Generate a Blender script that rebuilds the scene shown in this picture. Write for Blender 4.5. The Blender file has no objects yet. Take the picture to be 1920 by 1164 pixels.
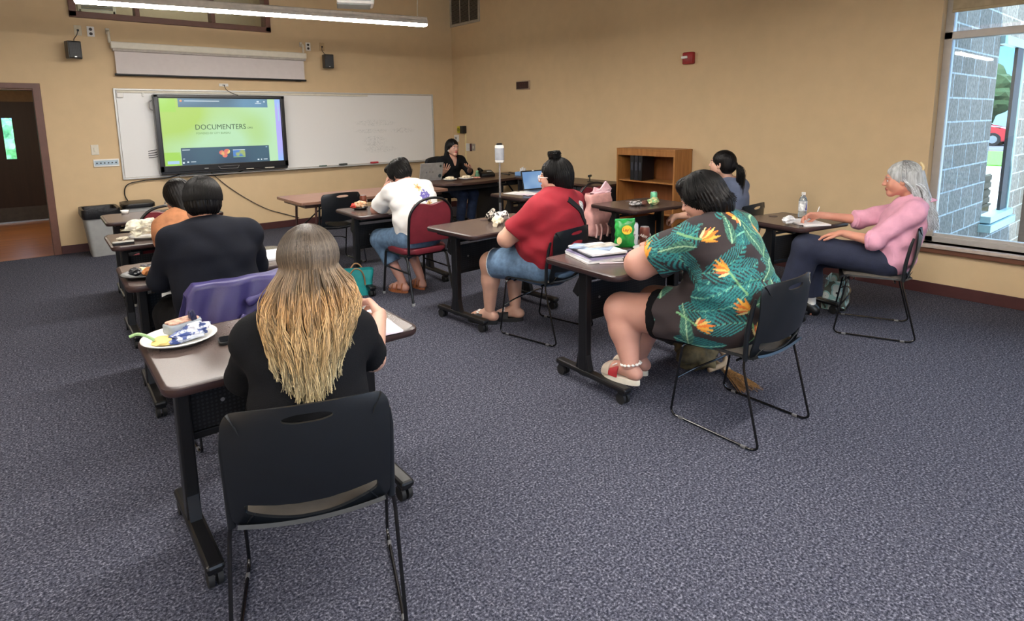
import bpy, bmesh, math, random
import numpy as np
from mathutils import Vector, Matrix, Euler, Quaternion, noise as mnoise
random.seed(7)
scn = bpy.context.scene
col = scn.collection
PI = math.pi

# ------------------------------------------------------------------ helpers
def s2l(c):
    return c/12.92 if c <= .04045 else ((c+.055)/1.055)**2.4
def rgb(r, g, b):
    return (s2l(r/255), s2l(g/255), s2l(b/255), 1)

MATS = {}
def mat(name, c, rough=.6, metal=0., var=.06, scale=18., bump=0., bscale=120., emit=0., coat=0., sheen=0., spec=None, trans=0.):
    """procedural principled material: colour broken up by a noise, optional bump"""
    if name in MATS: return MATS[name]
    m = bpy.data.materials.new(name); m.use_nodes = True
    nt = m.node_tree; N = nt.nodes; L = nt.links
    b = N['Principled BSDF']
    col4 = rgb(*c)
    tc = N.new('ShaderNodeTexCoord')
    nz = N.new('ShaderNodeTexNoise'); nz.inputs['Scale'].default_value = scale; nz.inputs['Detail'].default_value = 4
    L.new(tc.outputs['Object'], nz.inputs['Vector'])
    rp = N.new('ShaderNodeValToRGB')
    a = tuple(max(0, x*(1-var*2)) for x in col4[:3])+(1,); z = tuple(min(1, x*(1+var*2)) for x in col4[:3])+(1,)
    rp.color_ramp.elements[0].position = .3; rp.color_ramp.elements[1].position = .7
    rp.color_ramp.elements[0].color = a; rp.color_ramp.elements[1].color = z
    L.new(nz.outputs['Fac'], rp.inputs['Fac']); L.new(rp.outputs['Color'], b.inputs['Base Color'])
    b.inputs['Roughness'].default_value = rough; b.inputs['Metallic'].default_value = metal
    if spec is not None: b.inputs['Specular IOR Level'].default_value = spec
    if coat: b.inputs['Coat Weight'].default_value = coat; b.inputs['Coat Roughness'].default_value = .25
    if sheen: b.inputs['Sheen Weight'].default_value = sheen
    if trans: b.inputs['Transmission Weight'].default_value = trans
    if bump:
        n2 = N.new('ShaderNodeTexNoise'); n2.inputs['Scale'].default_value = bscale; n2.inputs['Detail'].default_value = 3
        L.new(tc.outputs['Object'], n2.inputs['Vector'])
        bp = N.new('ShaderNodeBump'); bp.inputs['Strength'].default_value = bump; bp.inputs['Distance'].default_value = .01
        L.new(n2.outputs['Fac'], bp.inputs['Height']); L.new(bp.outputs['Normal'], b.inputs['Normal'])
    if emit:
        L.new(rp.outputs['Color'], b.inputs['Emission Color']); b.inputs['Emission Strength'].default_value = emit
    MATS[name] = m
    return m

def obj(name, bm, m, parent=None, smooth=False, loc=None, rz=None):
    me = bpy.data.meshes.new(name)
    if isinstance(bm, bmesh.types.BMesh):
        bmesh.ops.recalc_face_normals(bm, faces=bm.faces)
        bm.to_mesh(me); bm.free()
    else:
        me = bm
    for x in (m if isinstance(m, (list, tuple)) else [m]): me.materials.append(x)
    if smooth and len(me.polygons):
        me.polygons.foreach_set('use_smooth', [True]*len(me.polygons))
        if smooth != 'all':
            try: me.set_sharp_from_angle(angle=math.radians(38))
            except Exception: pass
    o = bpy.data.objects.new(name, me); col.objects.link(o)
    if parent: o.parent = parent
    if loc: o.location = loc
    if rz: o.rotation_euler.z = rz
    return o

def tag(o, label=None, cat=None, group=None, kind=None):
    if label: o['label'] = label
    if cat: o['category'] = cat
    if group: o['group'] = group
    if kind: o['kind'] = kind
    return o

def thing(name, label, cat, loc=(0, 0, 0), rz=0, group=None):
    o = bpy.data.objects.new(name, None); col.objects.link(o)
    o.empty_display_size = .1
    o.location = loc; o.rotation_euler = (0, 0, rz)
    return tag(o, label, cat, group)

def struct(name, bm, m, parent=None, smooth=False):
    o = obj(name, bm, m, parent, smooth)
    if not parent: o['kind'] = 'structure'
    return o

def dup(root, loc, rz, label, group=None):
    def cp(o, par):
        c = o.copy(); col.objects.link(c); c.parent = par
        for ch in KIDS(o): cp(ch, c)
        return c
    r = cp(root, None)
    r.location = loc; r.rotation_euler = (0, 0, rz); r['label'] = label
    if group: r['group'] = group
    return r
def KIDS(o): return [x for x in list(bpy.data.objects) if x.parent == o]

def B(): return bmesh.new()
def xf(bm, verts, M): bmesh.ops.transform(bm, matrix=M, verts=verts)
def box(bm, c, s, bev=0., rot=None, seg=2):
    r = bmesh.ops.create_cube(bm, size=1.)
    vs = r['verts']
    xf(bm, vs, Matrix.Diagonal((s[0], s[1], s[2], 1)))
    if bev > 0:
        es = list({e for v in vs for e in v.link_edges})
        rr = bmesh.ops.bevel(bm, geom=es, offset=min(bev, min(s)*.49), segments=seg, affect='EDGES', profile=.5)
        vs = list({v for f in rr['faces'] for v in f.verts} | {v for v in vs if v.is_valid})
    M = Matrix.Translation(c)
    if rot is not None: M = M @ Euler(rot).to_matrix().to_4x4()
    xf(bm, vs, M)
    return bm
def cyl(bm, p, q, r, r2=None, seg=16, cap=True):
    p = Vector(p); q = Vector(q); d = q-p
    rr = bmesh.ops.create_cone(bm, cap_ends=cap, segments=seg, radius1=r, radius2=r if r2 is None else r2, depth=d.length)
    M = Matrix.Translation((p+q)/2) @ d.to_track_quat('Z', 'Y').to_matrix().to_4x4()
    xf(bm, rr['verts'], M); return bm
def sph(bm, c, r, seg=16, rot=None):
    if not isinstance(r, (tuple, list)): r = (r, r, r)
    rr = bmesh.ops.create_uvsphere(bm, u_segments=seg, v_segments=max(6, seg*2//3), radius=1)
    M = Matrix.Translation(c)
    if rot is not None: M = M @ Euler(rot).to_matrix().to_4x4()
    xf(bm, rr['verts'], M @ Matrix.Diagonal((r[0], r[1], r[2], 1))); return bm
def smooth_path(pts, n=6, closed=False):
    """Catmull-Rom through pts"""
    P = [Vector(p) for p in pts]; out = []
    k = len(P)
    for i in range(k if closed else k-1):
        p0 = P[(i-1) % k] if closed or i > 0 else P[0]; p1 = P[i]; p2 = P[(i+1) % k]; p3 = P[(i+2) % k] if closed or i+2 < k else P[-1]
        for j in range(n):
            t = j/n
            out.append(.5*((2*p1)+(p2-p0)*t+(2*p0-5*p1+4*p2-p3)*t*t+(3*p1-p0-3*p2+p3)*t**3))
    if not closed: out.append(P[-1])
    return out
def tube(bm, pts, r, seg=8, closed=False, cap=True):
    P = [Vector(p) for p in pts]; k = len(P)
    rs = r if isinstance(r, (list, tuple)) else [r]*k
    rings = []; up = None
    for i in range(k):
        a = P[i-1] if (closed or i > 0) else P[i]; b = P[(i+1) % k] if (closed or i < k-1) else P[i]
        t = (b-a).normalized() if (b-a).length > 1e-9 else Vector((0, 0, 1))
        if up is None:
            up = Vector((0, 0, 1)) if abs(t.z) < .9 else Vector((1, 0, 0))
        n = (up-t*up.dot(t));
        if n.length < 1e-6: n = t.orthogonal()
        n.normalize(); bi = t.cross(n); up = n
        rings.append([bm.verts.new(P[i]+(n*math.cos(2*PI*j/seg)+bi*math.sin(2*PI*j/seg))*rs[i]) for j in range(seg)])
    m = k if closed else k-1
    for i in range(m):
        A_ = rings[i]; C_ = rings[(i+1) % k]
        for j in range(seg):
            bm.faces.new((A_[j], A_[(j+1) % seg], C_[(j+1) % seg], C_[j]))
    if cap and not closed:
        bm.faces.new(rings[0][::-1]); bm.faces.new(rings[-1])
    return bm
def fillet(pts, r, n=5):
    """polyline with rounded corners"""
    P = [Vector(p) for p in pts]; out = [P[0]]
    for i in range(1, len(P)-1):
        a, b, c = P[i-1], P[i], P[i+1]
        d1 = (a-b); d2 = (c-b); rr = min(r, d1.length*.45, d2.length*.45)
        s = b+d1.normalized()*rr; e = b+d2.normalized()*rr
        for j in range(n+1):
            t = j/n; out.append((1-t)**2*s+2*t*(1-t)*b+t*t*e)
    out.append(P[-1]); return out
def prism(bm, outline, z0, z1, bev=0.):
    """extrude a 2D outline between z0 and z1"""
    lo = [bm.verts.new((x, y, z0)) for x, y in outline]; hi = [bm.verts.new((x, y, z1)) for x, y in outline]
    n = len(outline)
    fs = [bm.faces.new(lo[::-1]), bm.faces.new(hi)]
    for i in range(n): fs.append(bm.faces.new((lo[i], lo[(i+1) % n], hi[(i+1) % n], hi[i])))
    if bev:
        es = [e for f in fs[:2] for e in f.edges]
        bmesh.ops.bevel(bm, geom=es, offset=bev, segments=3, affect='EDGES', profile=.5)
    return bm
def rrect(w, d, r, n=6, cx=0, cy=0):
    o = []
    for sx, sy, a0 in ((1, 1, 0), (-1, 1, 90), (-1, -1, 180), (1, -1, 270)):
        for j in range(n+1):
            a = math.radians(a0+90*j/n); o.append((cx+sx*(w/2-r)+r*math.cos(a), cy+sy*(d/2-r)+r*math.sin(a)))
    return o
def lathe(bm, prof, seg=24, c=(0, 0, 0)):
    rings = []
    for r, z in prof:
        if r < 1e-5: rings.append([bm.verts.new((c[0], c[1], c[2]+z))])
        else: rings.append([bm.verts.new((c[0]+r*math.cos(2*PI*j/seg), c[1]+r*math.sin(2*PI*j/seg), c[2]+z)) for j in range(seg)])
    for a, b in zip(rings, rings[1:]):
        for j in range(seg):
            if len(a) == 1 and len(b) == 1: continue
            if len(a) == 1: bm.faces.new((a[0], b[j], b[(j+1) % seg]))
            elif len(b) == 1: bm.faces.new((a[j], a[(j+1) % seg], b[0]))
            else: bm.faces.new((a[j], a[(j+1) % seg], b[(j+1) % seg], b[j]))
    return bm
def grid(bm, f, nu, nv, keep=None):
    """sheet of points f(u,v), u,v in 0..1"""
    V = [[bm.verts.new(f(i/nu, j/nv)) for j in range(nv+1)] for i in range(nu+1)]
    for i in range(nu):
        for j in range(nv):
            if keep is None or keep((i+.5)/nu, (j+.5)/nv):
                bm.faces.new((V[i][j], V[i+1][j], V[i+1][j+1], V[i][j+1]))
    loose = [v for v in bm.verts if not v.link_faces]
    for v in loose: bm.verts.remove(v)
    return bm
def thicken(bm, t):
    bmesh.ops.recalc_face_normals(bm, faces=bm.faces)
    bmesh.ops.solidify(bm, geom=bm.faces[:], thickness=t)
    return bm
def smooth_boundary(bm, it=6):
    bv = [v for v in bm.verts if v.is_boundary]
    for _ in range(it):
        new = {}
        for v in bv:
            nb = [e.other_vert(v) for e in v.link_edges if e.is_boundary]
            if len(nb) == 2: new[v] = v.co*.4+(nb[0].co+nb[1].co)*.3
        for v, c in new.items(): v.co = c

def text(name, body, size, m, parent, loc, rot, ext=.0008, align='LEFT', sx=1.):
    cu = bpy.data.curves.new(name, 'FONT'); cu.body = body; cu.size = size; cu.extrude = ext; cu.align_x = align; cu.align_y = 'CENTER'
    cu.resolution_u = 3
    t = bpy.data.objects.new(name, cu); col.objects.link(t)
    bpy.context.view_layer.update()
    me = bpy.data.meshes.new_from_object(t.evaluated_get(bpy.context.evaluated_depsgraph_get()))
    bpy.data.objects.remove(t); me.materials.clear(); me.materials.append(m)
    o = bpy.data.objects.new(name, me); col.objects.link(o); o.parent = parent
    o.location = loc; o.rotation_euler = rot; o.scale = (sx, 1, 1)
    return o

# ------------------------------------------------------------------ camera
Fv = Vector((0.62964864, 0.76089037, -0.15680701)); Rv = Vector((0.7692123, -0.63889103, -0.01143163)); Uv = Vector((0.10888081, 0.11341997, 0.9875631))
cd = bpy.data.cameras.new('camera'); cam = bpy.data.objects.new('camera', cd); col.objects.link(cam)
Mx = Matrix(((Rv.x, Uv.x, -Fv.x), (Rv.y, Uv.y, -Fv.y), (Rv.z, Uv.z, -Fv.z))).to_4x4()
Mx.translation = (-6.12666, -9.05466, 1.57874)
cam.matrix_world = Mx
cd.sensor_width = 36; cd.lens = 1119.80*36/1920; cd.shift_x = -(962.03-960)/1920; cd.shift_y = -(582-400.39)/1920
cd.clip_start = .05; cd.clip_end = 200
scn.camera = cam
scn.view_settings.view_transform = 'Standard'; scn.view_settings.look = 'None'; scn.view_settings.gamma = 1
scn.view_settings.use_curve_mapping = False
EXPOSURE = 1.3
scn.view_settings.exposure = EXPOSURE
try:
    scn.cycles.use_denoising = True; scn.cycles.max_bounces = 8; scn.cycles.diffuse_bounces = 4
    scn.cycles.sample_clamp_indirect = 6
except Exception: pass

# ------------------------------------------------------------------ materials
def carpet():
    m = bpy.data.materials.new('carpet'); m.use_nodes = True; N = m.node_tree.nodes; L = m.node_tree.links; b = N['Principled BSDF']
    g = N.new('ShaderNodeNewGeometry')
    n1 = N.new('ShaderNodeTexNoise'); n1.inputs['Scale'].default_value = 105; n1.inputs['Detail'].default_value = 3; n1.inputs['Roughness'].default_value = .65
    L.new(g.outputs['Position'], n1.inputs['Vector'])
    r1 = N.new('ShaderNodeValToRGB'); e = r1.color_ramp.elements
    e[0].position = .36; e[0].color = rgb(33, 35, 45); e[1].position = .66; e[1].color = rgb(126, 127, 139)
    q = e.new(.46); q.color = rgb(61, 63, 74); q = e.new(.56); q.color = rgb(83, 84, 96)
    L.new(n1.outputs['Fac'], r1.inputs['Fac'])
    n2 = N.new('ShaderNodeTexNoise'); n2.inputs['Scale'].default_value = 34; n2.inputs['Detail'].default_value = 5
    L.new(g.outputs['Position'], n2.inputs['Vector'])
    r2 = N.new('ShaderNodeValToRGB'); r2.color_ramp.elements[0].position = .35; r2.color_ramp.elements[1].position = .65
    r2.color_ramp.elements[0].color = (.74, .74, .78, 1); r2.color_ramp.elements[1].color = (1.1, 1.08, 1.06, 1)
    L.new(n2.outputs['Fac'], r2.inputs['Fac'])
    mx = N.new('ShaderNodeMix'); mx.data_type = 'RGBA'; mx.blend_type = 'MULTIPLY'; mx.inputs['Factor'].default_value = 1
    L.new(r1.outputs['Color'], mx.inputs[6]); L.new(r2.outputs['Color'], mx.inputs[7])
    L.new(mx.outputs[2], b.inputs['Base Color']); b.inputs['Roughness'].default_value = .95; b.inputs['Specular IOR Level'].default_value = .1
    bp = N.new('ShaderNodeBump'); bp.inputs['Strength'].default_value = .5; bp.inputs['Distance'].default_value = .006
    L.new(n1.outputs['Fac'], bp.inputs['Height']); L.new(bp.outputs['Normal'], b.inputs['Normal'])
    return m
def wood(name, c1, c2, rough=.4, sc=(2, 30, 30), dist=3., coat=0.):
    m = bpy.data.materials.new(name); m.use_nodes = True; N = m.node_tree.nodes; L = m.node_tree.links; b = N['Principled BSDF']
    tc = N.new('ShaderNodeTexCoord'); mp = N.new('ShaderNodeMapping'); mp.inputs['Scale'].default_value = sc
    L.new(tc.outputs['Object'], mp.inputs['Vector'])
    n1 = N.new('ShaderNodeTexNoise'); n1.inputs['Scale'].default_value = 1.; n1.inputs['Detail'].default_value = 6; n1.inputs['Distortion'].default_value = .6
    L.new(mp.outputs['Vector'], n1.inputs['Vector'])
    r = N.new('ShaderNodeValToRGB'); r.color_ramp.elements[0].position = .3; r.color_ramp.elements[1].position = .7
    r.color_ramp.elements[0].color = rgb(*c1); r.color_ramp.elements[1].color = rgb(*c2)
    L.new(n1.outputs['Fac'], r.inputs['Fac']); L.new(r.outputs['Color'], b.inputs['Base Color'])
    b.inputs['Roughness'].default_value = rough
    if coat: b.inputs['Coat Weight'].default_value = coat
    return m
def perforated():
    m = bpy.data.materials.new('perforated_black_metal'); m.use_nodes = True; N = m.node_tree.nodes; L = m.node_tree.links; b = N['Principled BSDF']
    tc = N.new('ShaderNodeTexCoord'); v = N.new('ShaderNodeTexVoronoi'); v.inputs['Scale'].default_value = 62; v.inputs['Randomness'].default_value = 0
    L.new(tc.outputs['Object'], v.inputs['Vector'])
    r = N.new('ShaderNodeValToRGB'); r.color_ramp.interpolation = 'CONSTANT'; r.color_ramp.elements[1].position = .3
    r.color_ramp.elements[0].color = rgb(40, 40, 44); r.color_ramp.elements[1].color = rgb(11, 12, 14)
    L.new(v.outputs['Distance'], r.inputs['Fac']); L.new(r.outputs['Color'], b.inputs['Base Color']); b.inputs['Roughness'].default_value = .5
    return m
M_CARPET = carpet()
M_WALL = mat('tan_wall_paint', (208, 182, 144), .75, var=.015, scale=6, bump=.12, bscale=220)
M_WALLR = M_WALL
M_CEIL = mat('ceiling_deck', (110, 98, 84), .9, var=.03)
M_BASE = mat('maroon_baseboard', (70, 36, 36), .5, var=.04)
M_TRIM = mat('brown_trim', (104, 68, 56), .45, var=.04)
M_TOP = mat('grey_brown_laminate', (86, 73, 69), .27, var=.05, scale=260)
M_EDGE = mat('dark_brown_edge', (50, 34, 33), .35, var=.04)
M_BLK = mat('black_metal', (12, 12, 14), .38, var=.1)
M_BLKP = mat('black_plastic', (15, 19, 24), .40, var=.05, bump=.06, bscale=500)
M_ROD = mat('black_rod', (14, 14, 16), .22, var=.1)
M_RUB = mat('black_rubber', (18, 18, 20), .7)
M_PERF = perforated()
M_PAD = mat('grey_seat_pad', (84, 78, 72), .8, var=.05, bump=.1, bscale=300)
M_BURG = mat('burgundy_vinyl', (112, 34, 46), .5, var=.05, bump=.15, bscale=260)
M_WHITE = mat('white_plastic', (226, 224, 220), .4, var=.02)
M_OFFW = mat('off_white', (212, 206, 190), .5, var=.02)
M_GREY = mat('grey_plastic', (150, 152, 152), .5, var=.03)
M_SILV = mat('silver_metal', (170, 170, 172), .3, metal=.8, var=.03)
M_PAPER = mat('white_paper', (236, 234, 232), .7, var=.015)
M_PINKP = mat('pink_paper', (232, 214, 226), .7, var=.02)
M_DKBR = wood('dark_brown_laminate', (56, 38, 33), (76, 54, 46), .35, (3, 20, 20))
M_FOLD = wood('brown_table_laminate', (118, 86, 72), (142, 106, 88), .35, (3, 24, 24))
M_SHELF = wood('oak_veneer', (142, 92, 44), (172, 118, 64), .45, (30, 30, 2.5))
M_DARKV = mat('very_dark', (10, 10, 12), .6)
LAMP = 34; SKY = 1.6; SUN = 4.; HALL = 30.
# ------------------------------------------------------------------ the setting
def glass_mat():
    m = bpy.data.materials.new('clear_glass'); m.use_nodes = True; N = m.node_tree.nodes; L = m.node_tree.links
    N.remove(N['Principled BSDF']); t = N.new('ShaderNodeBsdfTransparent'); g = N.new('ShaderNodeBsdfGlossy'); g.inputs['Roughness'].default_value = .02
    fr = N.new('ShaderNodeFresnel'); fr.inputs['IOR'].default_value = 1.45; mx = N.new('ShaderNodeMixShader')
    t.inputs['Color'].default_value = (.9, .96, .97, 1)
    L.new(fr.outputs[0], mx.inputs[0]); L.new(t.outputs[0], mx.inputs[1]); L.new(g.outputs[0], mx.inputs[2]); L.new(mx.outputs[0], N['Material Output'].inputs['Surface'])
    return m
M_GLASS = glass_mat()
def wall_with_hole(name, axis, rng, hole, thick, zmax, m, kids=None):
    """axis 'y': wall in plane y=0 (room at y<0), runs in x; axis 'x': wall in plane x=0, runs in y. holes = list of (a0,a1,z0,z1)"""
    bm = B(); hs = sorted(hole)
    def blk(a0, a1, z0, z1):
        if a1-a0 < 1e-4 or z1-z0 < 1e-4: return
        if axis == 'y': box(bm, ((a0+a1)/2, thick/2, (z0+z1)/2), (a1-a0, thick, z1-z0))
        else: box(bm, (thick/2, (a0+a1)/2, (z0+z1)/2), (thick, a1-a0, z1-z0))
    a = rng[0]
    for h in hs:
        blk(a, h[0], 0, zmax); blk(h[0], h[1], 0, h[2]); blk(h[0], h[1], h[3], zmax); a = h[1]
    blk(a, rng[1], 0, zmax)
    return struct(name, bm, m)
ZC = 5.0
X0, X1, Y0, Y1 = -9.6, 0., -12.2, 0.
bm = B(); box(bm, ((X0+X1)/2, (Y0+Y1)/2, -.05), (X1-X0, Y1-Y0, .1)); struct('floor', bm, M_CARPET)
wall_with_hole('wall_back', 'y', (X0, 0.2), [(-6.86, -5.885, 0, 1.985), (-5.46, -3.13, 2.84, 3.5)], .16, ZC, M_WALL)
wall_with_hole('wall_right', 'x', (Y0, 0.), [(-11.4, -7.35, .45, 2.95)], .3, ZC, M_WALLR)
bm = B(); box(bm, (X0-.1, (Y0+Y1)/2, ZC/2), (.2, Y1-Y0, ZC)); struct('wall_left', bm, M_WALL)
bm = B()
for a0, a1, z0, z1 in ((X0, -8.6, 0, ZC), (-8.6, -2.6, 0, .9), (-8.6, -2.6, 2.5, ZC), (-2.6, X1+.3, 0, ZC)):
    box(bm, ((a0+a1)/2, Y0-.1, (z0+z1)/2), (a1-a0, .2, z1-z0))
struct('wall_rear', bm, M_WALL)
bm = B(); box(bm, ((X0+X1)/2, (Y0+Y1)/2, ZC+.05), (X1-X0+.4, Y1-Y0+.4, .1)); struct('ceiling', bm, M_CEIL)
# rear window (behind the camera): the room's second daylight source
wr = thing('window_2', None, None); wr['kind'] = 'structure'
bm = B()
for x in (-8.6, -6.6, -4.6, -2.6): box(bm, (x+(.03 if x == -8.6 else -.03 if x == -2.6 else 0), Y0-.1, 1.7), (.06, .1, 1.6))
for z in (.93, 2.47): box(bm, (-5.6, Y0-.1, z), (6, .1, .06))
obj('window_frame', bm, mat('window_aluminium', (186, 182, 178), .4, metal=.2, var=.02), wr)
bm = B(); box(bm, (-5.6, Y0-.1, 1.7), (5.9, .006, 1.5)); obj('pane', bm, M_GLASS, wr)
# baseboards
bm = B()
for a, b_ in ((X0, -6.93), (-5.82, 0)): box(bm, ((a+b_)/2, -.006, .051), (b_-a, .012, .102), .003)
struct('baseboard_back', bm, M_BASE)
bm = B(); box(bm, (-.006, (Y0+Y1)/2, .051), (.012, Y1-Y0, .102), .003); struct('baseboard_right', bm, M_BASE)

# door opening with casing and the hallway behind
bm = B()
box(bm, (-5.86, -.008, 1.0), (.075, .03, 2.0), .004); box(bm, (-6.885, -.008, 1.0), (.075, .03, 2.0), .004); box(bm, (-6.3725, -.008, 2.02), (1.1, .03, .062), .004)
box(bm, (-5.892, .075, .9925), (.014, .17, 1.985), .002); box(bm, (-6.853, .075, .9925), (.014, .17, 1.985), .002); box(bm, (-6.3725, .075, 1.978), (.975, .17, .014), .002)
struct('trim_1', bm, M_TRIM)
bm = B(); box(bm, (-6.6, 2.56, -.05), (5.2, 5.1, .1))
M_HF = wood('hallway_wood_floor', (122, 72, 36), (172, 108, 58), .3, (1.2, 16, 1))
struct('floor_hallway', bm, M_HF)
M_HW = mat('hallway_wall', (110, 80, 50), .8)
bm = B(); box(bm, (-5.3, 1.9, 1.25), (.1, 3.5, 2.5)); struct('wall_hallway_right', bm, M_HW)
bm = B(); box(bm, (-8.9, 1.9, 1.25), (.1, 3.5, 2.5)); struct('wall_hallway_left', bm, M_HW)
bm = B(); box(bm, (-7.1, 3.62, 2.2), (3.7, .1, .56)); box(bm, (-5.5, 3.62, 1.2), (.4, .1, 2.4)); box(bm, (-8.7, 3.62, 1.2), (.4, .1, 2.4)); struct('wall_hallway_end', bm, M_HW)
bm = B(); box(bm, (-7.1, 1.9, 2.55), (3.8, 3.6, .1)); struct('ceiling_hallway', bm, M_HW)
hl = thing('added_light', 'added unseen lamp brightening the hallway beyond the doorway', 'added light', (-6.35, 1.9, 2.5))  # lamp added out of view to brighten the dark hallway floor
bm = B(); box(bm, (0, 0, -.03), (.62, .32, .05), .01); obj('housing', bm, M_OFFW, hl)
bm = B(); box(bm, (0, 0, -.058), (.56, .26, .008)); obj('diffuser', bm, mat('hall_fill_emitter', (236, 226, 206), .5, emit=HALL), hl)
for k in range(7):
    t = thing('shrub', 'green shrub seen through the narrow hallway door pane', 'shrub', (-10.5+k*1.45, 7.2, -.1), 0, 'shrubs beyond the hallway door')
    bm = B(); cyl(bm, (0, 0, 0), (0, 0, .6), .03); obj('stem', bm, mat('bark', (70, 56, 44), .9), t)
    bm = B(); bmesh.ops.create_icosphere(bm, subdivisions=4, radius=1)
    for v in bm.verts:
        f = 1+.3*mnoise.noise(v.co*3+Vector((k*5, 0, 0)))+.15*mnoise.noise(v.co*9); v.co = Vector((v.co.x*.62*f, v.co.y*.5*f, v.co.z*.8*f+.95))
    obj('leaves', bm, mat('shrub_leaves', (96, 168, 104), .8, var=.3, scale=9), t)
bm = B(); box(bm, (-7, 11, -.15), (12, 11, .1)); struct('floor_yard', bm, mat('yard_grass', (110, 170, 96), .9, var=.1))
M_HD = wood('dark_door_wood', (38, 22, 13), (50, 30, 18), .7, (20, 20, 1.5))
def hall_door(name, xa, xb, slit):
    d = thing(name, None, None, (0, 3.52, 0)); d['kind'] = 'structure'
    bm = B(); sx0, sx1 = slit; z0, z1 = 1.03, 1.68
    for a0, a1, b0, b1 in ((xa, sx0, .02, 1.94), (sx1, xb, .02, 1.94), (sx0, sx1, .02, z0), (sx0, sx1, z1, 1.94)):
        box(bm, ((a0+a1)/2, 0, (b0+b1)/2), (a1-a0, .045, b1-b0))
    obj('panel', bm, M_HD, d)
    bm = B(); box(bm, ((xa+xb)/2, -.026, .14), (xb-xa-.06, .004, .22)); obj('kick_plate', bm, mat('brushed_kick_plate', (70, 62, 54), .45, metal=.5), d)
    bm = B(); box(bm, ((sx0+sx1)/2, 0, (z0+z1)/2), (sx1-sx0, .008, z1-z0)); obj('glass', bm, M_GLASS, d)
    bm = B(); box(bm, ((xa+xb)/2, -.01, .012), (xb-xa, .06, .022)); obj('light_gap_strip', bm, M_SILV, d)  # silver strip stands in for the bluish light gap under the door
hall_door('door_1', -6.72, -5.72, (-6.245, -6.118))
hall_door('door_2', -7.74, -6.74, (-7.34, -7.22))
# interior clerestory in the back wall (brown frame, panes looking into a dim room)
w = thing('window_3', None, None); w['kind'] = 'structure'
bm = B()
box(bm, (-4.295, .04, 2.87), (2.33, .2, .07), .004); box(bm, (-5.425, .04, 3.17), (.07, .2, .66), .004); box(bm, (-3.165, .04, 3.17), (.07, .2, .66), .004); box(bm, (-4.295, .04, 3.47), (2.33, .2, .07), .004)
for x in (-4.76, -3.88): box(bm, (x, .04, 3.17), (.05, .18, .6), .003)
obj('window_frame', bm, M_TRIM, w)
bm = B(); box(bm, (-4.295, .05, 3.17), (2.2, .006, .56)); obj('pane', bm, M_GLASS, w)
bm = B()
box(bm, (-4.3, 1.2, 3.3), (3.2, .05, 1.6)); box(bm, (-5.9, .68, 3.3), (.05, 1.05, 1.6)); box(bm, (-2.7, .68, 3.3), (.05, 1.05, 1.6)); box(bm, (-4.3, .68, 4.1), (3.2, 1.05, .05)); box(bm, (-4.3, .68, 2.62), (3.2, 1.05, .05))
struct('wall_upper_recess', bm, mat('recess_wall', (190, 174, 150), .8, var=.02))
rl = thing('added_light', 'added unseen lamp brightening the recess behind the high brown-framed window', 'added light', (-4.3, .8, 4.07))  # unseen lamp added so the panes of the high window look lit
bm = B(); box(bm, (0, 0, -.02), (1.2, .2, .04), .01); obj('housing', bm, M_OFFW, rl)
bm = B(); box(bm, (0, 0, -.043), (1.1, .16, .008)); obj('diffuser', bm, mat('recess_fill_emitter', (236, 226, 206), .5, emit=9.), rl)
gv = thing('air_vent', 'pale grille seen through the high brown-framed window', 'vent', (-5.05, 1.165, 3.28))
bm = B()
for z in (-.18, .18): box(bm, (0, 0, z), (.42, .02, .04), .004)
for x in (-.2, .2): box(bm, (x, 0, 0), (.04, .02, .4), .004)
obj('frame', bm, M_OFFW, gv)
bm = B()
for k in range(11): box(bm, (0, .0, -.15+k*.03), (.36, .012, .012))
obj('louvres', bm, M_GREY, gv)
# window in the right wall
M_ALU = mat('window_aluminium', (186, 182, 178), .4)
w = thing('window_1', None, None); w['kind'] = 'structure'
bm = B(); ya, yb = -11.4, -7.35; xc = .15
box(bm, (xc, (ya+yb)/2, .475), (.09, yb-ya, .05), .004)
box(bm, (xc+.012, (ya+yb)/2, .51), (.06, yb-ya, .03), .004)
box(bm, (xc, (ya+yb)/2, 2.92), (.09, yb-ya, .06), .004)
box(bm, (xc, yb-.03, 1.7), (.09, .06, 2.5), .004); box(bm, (xc, ya+.03, 1.7), (.09, .06, 2.5), .004)
box(bm, (xc, (ya+yb)/2, 2.235), (.09, yb-ya, .062), .004)
box(bm, (xc, -9.45, 1.35), (.09, .06, 1.75), .004)
obj('window_frame', bm, M_ALU, w)
bm = B(); box(bm, (xc-.01, (ya+yb)/2, 1.37), (.008, yb-ya-.1, 1.7)); box(bm, (xc-.01, (ya+yb)/2, 2.6), (.008, yb-ya-.1, .6)); obj('pane', bm, M_GLASS, w)
bm = B(); box(bm, (.045, (ya+yb)/2-.0, .435), (.21, yb-ya, .03), .004); obj('window_sill', bm, mat('pale_sill', (186, 172, 162), .4), w)
bm = B(); box(bm, (-.02, (ya+yb)/2, .405), (.045, yb-ya+.05, .06), .006); obj('sill_nosing', bm, wood('sill_wood', (96, 60, 46), (122, 82, 62), .4, (20, 2, 20)), w)
bm = B(); box(bm, (.07, (ya+yb)/2, 2.70), (.004, yb-ya-.1, .52)); box(bm, (.07, (ya+yb)/2, 2.43), (.02, yb-ya-.1, .025), .005)
tag(obj('roller_shade', bm, mat('shade_cloth', (176, 160, 130), .8)), 'tan roller shade at the top of the big window', 'window shade')

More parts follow.
